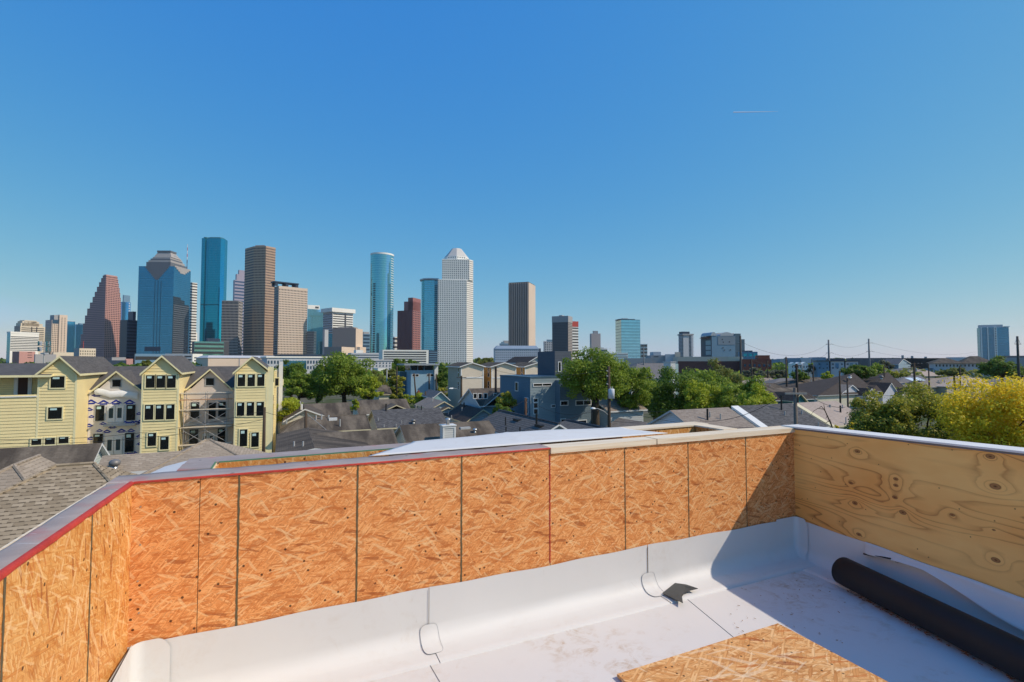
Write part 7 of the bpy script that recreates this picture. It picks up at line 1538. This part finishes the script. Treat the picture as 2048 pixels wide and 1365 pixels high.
T = low('long dark roofed apartment block along the far right horizon', 1700, 1702, 1800, 716.5, 300, 5, RF_SLATE, depth=30, name='apartment_block', cat='apartment block'); T = low('second long dark roofed apartment block right of the first', 1798, 1800, 1882, 716.8, 310, 5, RF_BLACK, depth=30, name='apartment_block', cat='apartment block')
for k, px in enumerate((1804, 1823, 1850)): T.block(px, px+4, 711+k*1.5, C_GRY, 'chimney', 0, .1)
c = dep(1806, 722, 260); front = thing('house', 'pale blue far house with a steep gable and chimney on the dark roofline', 'house', (c.x, c.y, 0)); a0, l0, r0 = atY(1806, 718, c.y), atY(1796, 729, c.y), atY(1822, 728, c.y)
roof_y(front, a0.x, a0.x-l0.x, r0.x-a0.x, c.y-.3, c.y+8, a0.z, (a0.z-l0.z)/(a0.x-l0.x), RF_SLATE, T_WHT, .3, (a0.z-r0.z)/(r0.x-a0.x)); m = MB(); m.box(l0.x+.5, c.y, 0, r0.x-.5, c.y+7, min(l0.z, r0.z)-.2); m.poly([(l0.x+.5, c.y, l0.z-.2), (r0.x-.5, c.y, r0.z-.3), (a0.x, c.y, a0.z-.4)]); part(m, 'wall', W_BLUE, front)
for i, (a, b, y) in enumerate(((1868, 1925, 718), (1925, 1988, 714))):
    T = low(['brown roofed white apartment block at the far right, left of two', 'brown roofed white apartment block by the big round tree, right of two'][i], a, a+1, b, 727, 230, 8, C_LGR, depth=18, name='apartment_block', cat='apartment block'); T.grid('r', 8, 1, .4, .6, G_WIN, z0=T.z(735), z1=T.z(728))
    MB().frustum([(-1, -1), (T.a+1, -1), (T.a+1, T.b), (-1, T.b)], T.H+.02, [(4, 8), (T.a-4, 8), (T.a-4, T.b-6), (4, T.b-6)], T.z(y-1.5)).build('roof', RF_BROWN2, T.t)
T = low('pink-grey flat block behind the tall right edge pole', 2006, 2008, 2075, 712, 330, 8, plain('dusty_rose', (.28, .21, .20), .8), depth=20); T = low('grey-brown low block left of the tall right edge pole', 1998, 2000, 2075, 716, 280, 8, C_GRY, depth=14)
rng_ = random.Random(77)
FARL = [('slate', 1575, 1600, 716.5), ('pale', 1602, 1622, 716), ('blue-grey', 1624, 1652, 715), ('dark', 1654, 1690, 717), ('grey', 1560, 1574, 718), ('pale', 1900, 1935, 715), ('slate', 1541, 1560, 719)]
for i, (nm, a, b, y) in enumerate(FARL):
    low(f'{nm} low block on the far right horizon ' + ['behind the dark slender pole', 'above the white gables', 'over the twiggy brown tree', 'before the left transmission pole', 'left of the dark slender pole', 'over the brown apartment roofs', 'right of the brick warehouse'][i], a, a+.4, b, y, 640, 8, {'slate': C_BLUEP, 'pale': C_LGR, 'blue-grey': C_BLUEP, 'dark': C_NAV, 'grey': C_GRY}[nm], depth=30)
# far tree belt: too many trees to count
def belt(label, pxs, D, h0, h1, n, kind, seed, leaf):
    rng = np.random.default_rng(seed); P = []
    px = rng.uniform(pxs[0], pxs[1], n); dd_ = D*rng.uniform(.9, 1.15, n)
    k = 26; tot = n*k
    base = np.array([list(dep(px[i], 722, dd_[i])) for i in range(n)]); hh = rng.uniform(h0, h1, n); rad = hh*rng.uniform(.45, .75, n)
    c = np.repeat(base, k, 0); H_ = np.repeat(hh, k); r_ = np.repeat(rad, k); v = rng.normal(size=(tot, 3)); v /= np.linalg.norm(v, axis=1)[:, None]
    p = np.stack([c[:, 0]+v[:, 0]*r_, c[:, 1]+v[:, 1]*r_, H_*.62+v[:, 2]*H_*.36], 1)
    nv = v+rng.normal(size=(tot, 3))*.5; nv /= np.linalg.norm(nv, axis=1)[:, None]; a = np.cross(nv, rng.normal(size=(tot, 3))); a /= np.linalg.norm(a, axis=1)[:, None]; b = np.cross(nv, a); s = leaf*rng.uniform(.6, 1.3, tot)[:, None]
    V = np.stack([p-a*s, p-b*s*.7, p+a*s, p+b*s*.7], 1).reshape(-1, 3); me = bpy.data.meshes.new('far_trees'); me.vertices.add(4*tot); me.vertices.foreach_set('co', V.ravel()); me.loops.add(4*tot); me.loops.foreach_set('vertex_index', np.arange(4*tot, dtype=np.int32)); me.polygons.add(tot); me.polygons.foreach_set('loop_start', np.arange(0, 4*tot, 4, dtype=np.int32)); me.update(calc_edges=True)
    me.materials.append(LEAF[kind]); o = bpy.data.objects.new('far_trees', me); COL.objects.link(o); tag(o, label, 'trees', kind='stuff')
belt('dark mass of far trees along the right horizon', (1290, 2150), 420, 6, 10, 420, 'deep', 1, 2.0); belt('mass of trees in the streets at the foot of downtown', (-60, 1300), 380, 6, 10, 420, 'deep', 2, 2.0); belt('scattered street trees among the far right roofs', (1560, 2100), 230, 4.5, 8.5, 150, 'olive', 3, 1.2)
belt('hazy tree line on the far horizon', (-100, 2200), 1700, 11, 19, 700, 'deep', 4, 7.0); belt('mid-distance trees between the roofs and the warehouses', (500, 1600), 210, 4, 8, 160, 'green', 5, 1.2)
# contrail, 9 km up
a_, b_ = dep(1467, 225, 24000), dep(1556, 223.5, 24600)
M_CON = NT('contrail_ice'); tb = M_CON.n('ShaderNodeBsdfTransparent'); df_ = M_CON.n('ShaderNodeBsdfDiffuse'); df_.inputs[0].default_value = (.95, .95, .95, 1); mx = M_CON.n('ShaderNodeMixShader'); mx.inputs[0].default_value = .5
M_CON.l(tb.outputs[0], mx.inputs[1]); M_CON.l(df_.outputs[0], mx.inputs[2]); M_CON.l(mx.outputs[0], M_CON.out.inputs[0])
o = MB().tube([a_, a_.lerp(b_, .3), a_.lerp(b_, .7), b_], [26, 22, 14, 4], 10).build('contrail', M_CON.m); tag(o, 'short thin white aircraft trail high in the right sky', 'contrail', kind='stuff')
# ================================================================== camera, sun, sky
cd = bpy.data.cameras.new('camera'); cam = bpy.data.objects.new('camera', cd); COL.objects.link(cam)
cam.location = (0, 0, HC); cam.rotation_euler = (math.pi/2 + PITCH, 0, -YAW)
cd.sensor_width = 36; cd.lens = 36*F/2048; cd.clip_start = .05; cd.clip_end = 60000
scene.camera = cam
SUN = Vector((.886, -.60, 1.0)).normalized()
ld = bpy.data.lights.new('sun', 'SUN'); ld.energy = 3.45; ld.angle = R(.53); ld.color = (1, .87, .70)
lo = bpy.data.objects.new('sun', ld); COL.objects.link(lo); lo.rotation_euler = SUN.to_track_quat('Z', 'Y').to_euler(); lo.location = (20, -20, 40)
w = bpy.data.worlds.new('World'); scene.world = w; w.use_nodes = True; nt = w.node_tree; nt.nodes.clear()
sky = nt.nodes.new('ShaderNodeTexSky'); sky.sky_type = 'NISHITA'; sky.sun_disc = False
sky.sun_elevation = math.asin(SUN.z); sky.sun_rotation = math.atan2(SUN.x, SUN.y)
sky.air_density = .8; sky.dust_density = .3; sky.ozone_density = 3.0; sky.altitude = 0
bg = nt.nodes.new('ShaderNodeBackground'); bg.inputs[1].default_value = .11
ow = nt.nodes.new('ShaderNodeOutputWorld'); sp = nt.nodes.new('ShaderNodeSeparateColor'); cb = nt.nodes.new('ShaderNodeCombineColor'); nt.links.new(sky.outputs[0], sp.inputs[0])
for i, (pw, g) in enumerate(((1.23, .705), (.575, .605), (.04, .60))):     # sky colour graded; unseen sun-side glow added to fill shade
    m0 = nt.nodes.new('ShaderNodeMath'); m0.operation = 'MULTIPLY'; m0.inputs[1].default_value = .131; nt.links.new(sp.outputs[i], m0.inputs[0])
    m1 = nt.nodes.new('ShaderNodeMath'); m1.operation = 'POWER'; m1.inputs[1].default_value = pw; nt.links.new(m0.outputs[0], m1.inputs[0])
    m2 = nt.nodes.new('ShaderNodeMath'); m2.operation = 'MULTIPLY'; m2.inputs[1].default_value = g/.11; nt.links.new(m1.outputs[0], m2.inputs[0])
    m3 = nt.nodes.new('ShaderNodeMath'); m3.operation = 'SUBTRACT'; m3.inputs[1].default_value = 1.0; nt.links.new(m0.outputs[0], m3.inputs[0])
    m4 = nt.nodes.new('ShaderNodeMath'); m4.operation = 'MAXIMUM'; m4.inputs[1].default_value = 0; nt.links.new(m3.outputs[0], m4.inputs[0])
    m5 = nt.nodes.new('ShaderNodeMath'); m5.operation = 'MULTIPLY_ADD'; m5.inputs[1].default_value = 2.2/.11; nt.links.new(m4.outputs[0], m5.inputs[0]); nt.links.new(m2.outputs[0], m5.inputs[2])
    nt.links.new(m5.outputs[0], cb.inputs[i])
nt.links.new(cb.outputs[0], bg.inputs[0]); nt.links.new(bg.outputs[0], ow.inputs[0])
scene.view_settings.view_transform = 'Standard'; scene.view_settings.look = 'None'; scene.view_settings.exposure = .16; scene.view_settings.gamma = 1
hm = bpy.data.materials.new('haze_air'); hm.use_nodes = True; hn = hm.node_tree; hn.nodes.clear()
ho = hn.nodes.new('ShaderNodeOutputMaterial'); hv = hn.nodes.new('ShaderNodeVolumePrincipled'); hn.links.new(hv.outputs[0], ho.inputs['Volume'])
hv.inputs['Color'].default_value = (.84, .90, .98, 1); hv.inputs['Density'].default_value = 4.0e-5; hv.inputs['Anisotropy'].default_value = .2
hz_ = MB().box(-6150, -6150, -1, 6150, 6150, 330).build('haze', hm); hz_['kind'] = 'stuff'
scene.cycles.volume_bounces = 0; scene.cycles.max_bounces = 6; scene.cycles.diffuse_bounces = 3; scene.cycles.glossy_bounces = 3; scene.cycles.transparent_max_bounces = 6
scene.cycles.use_denoising = True
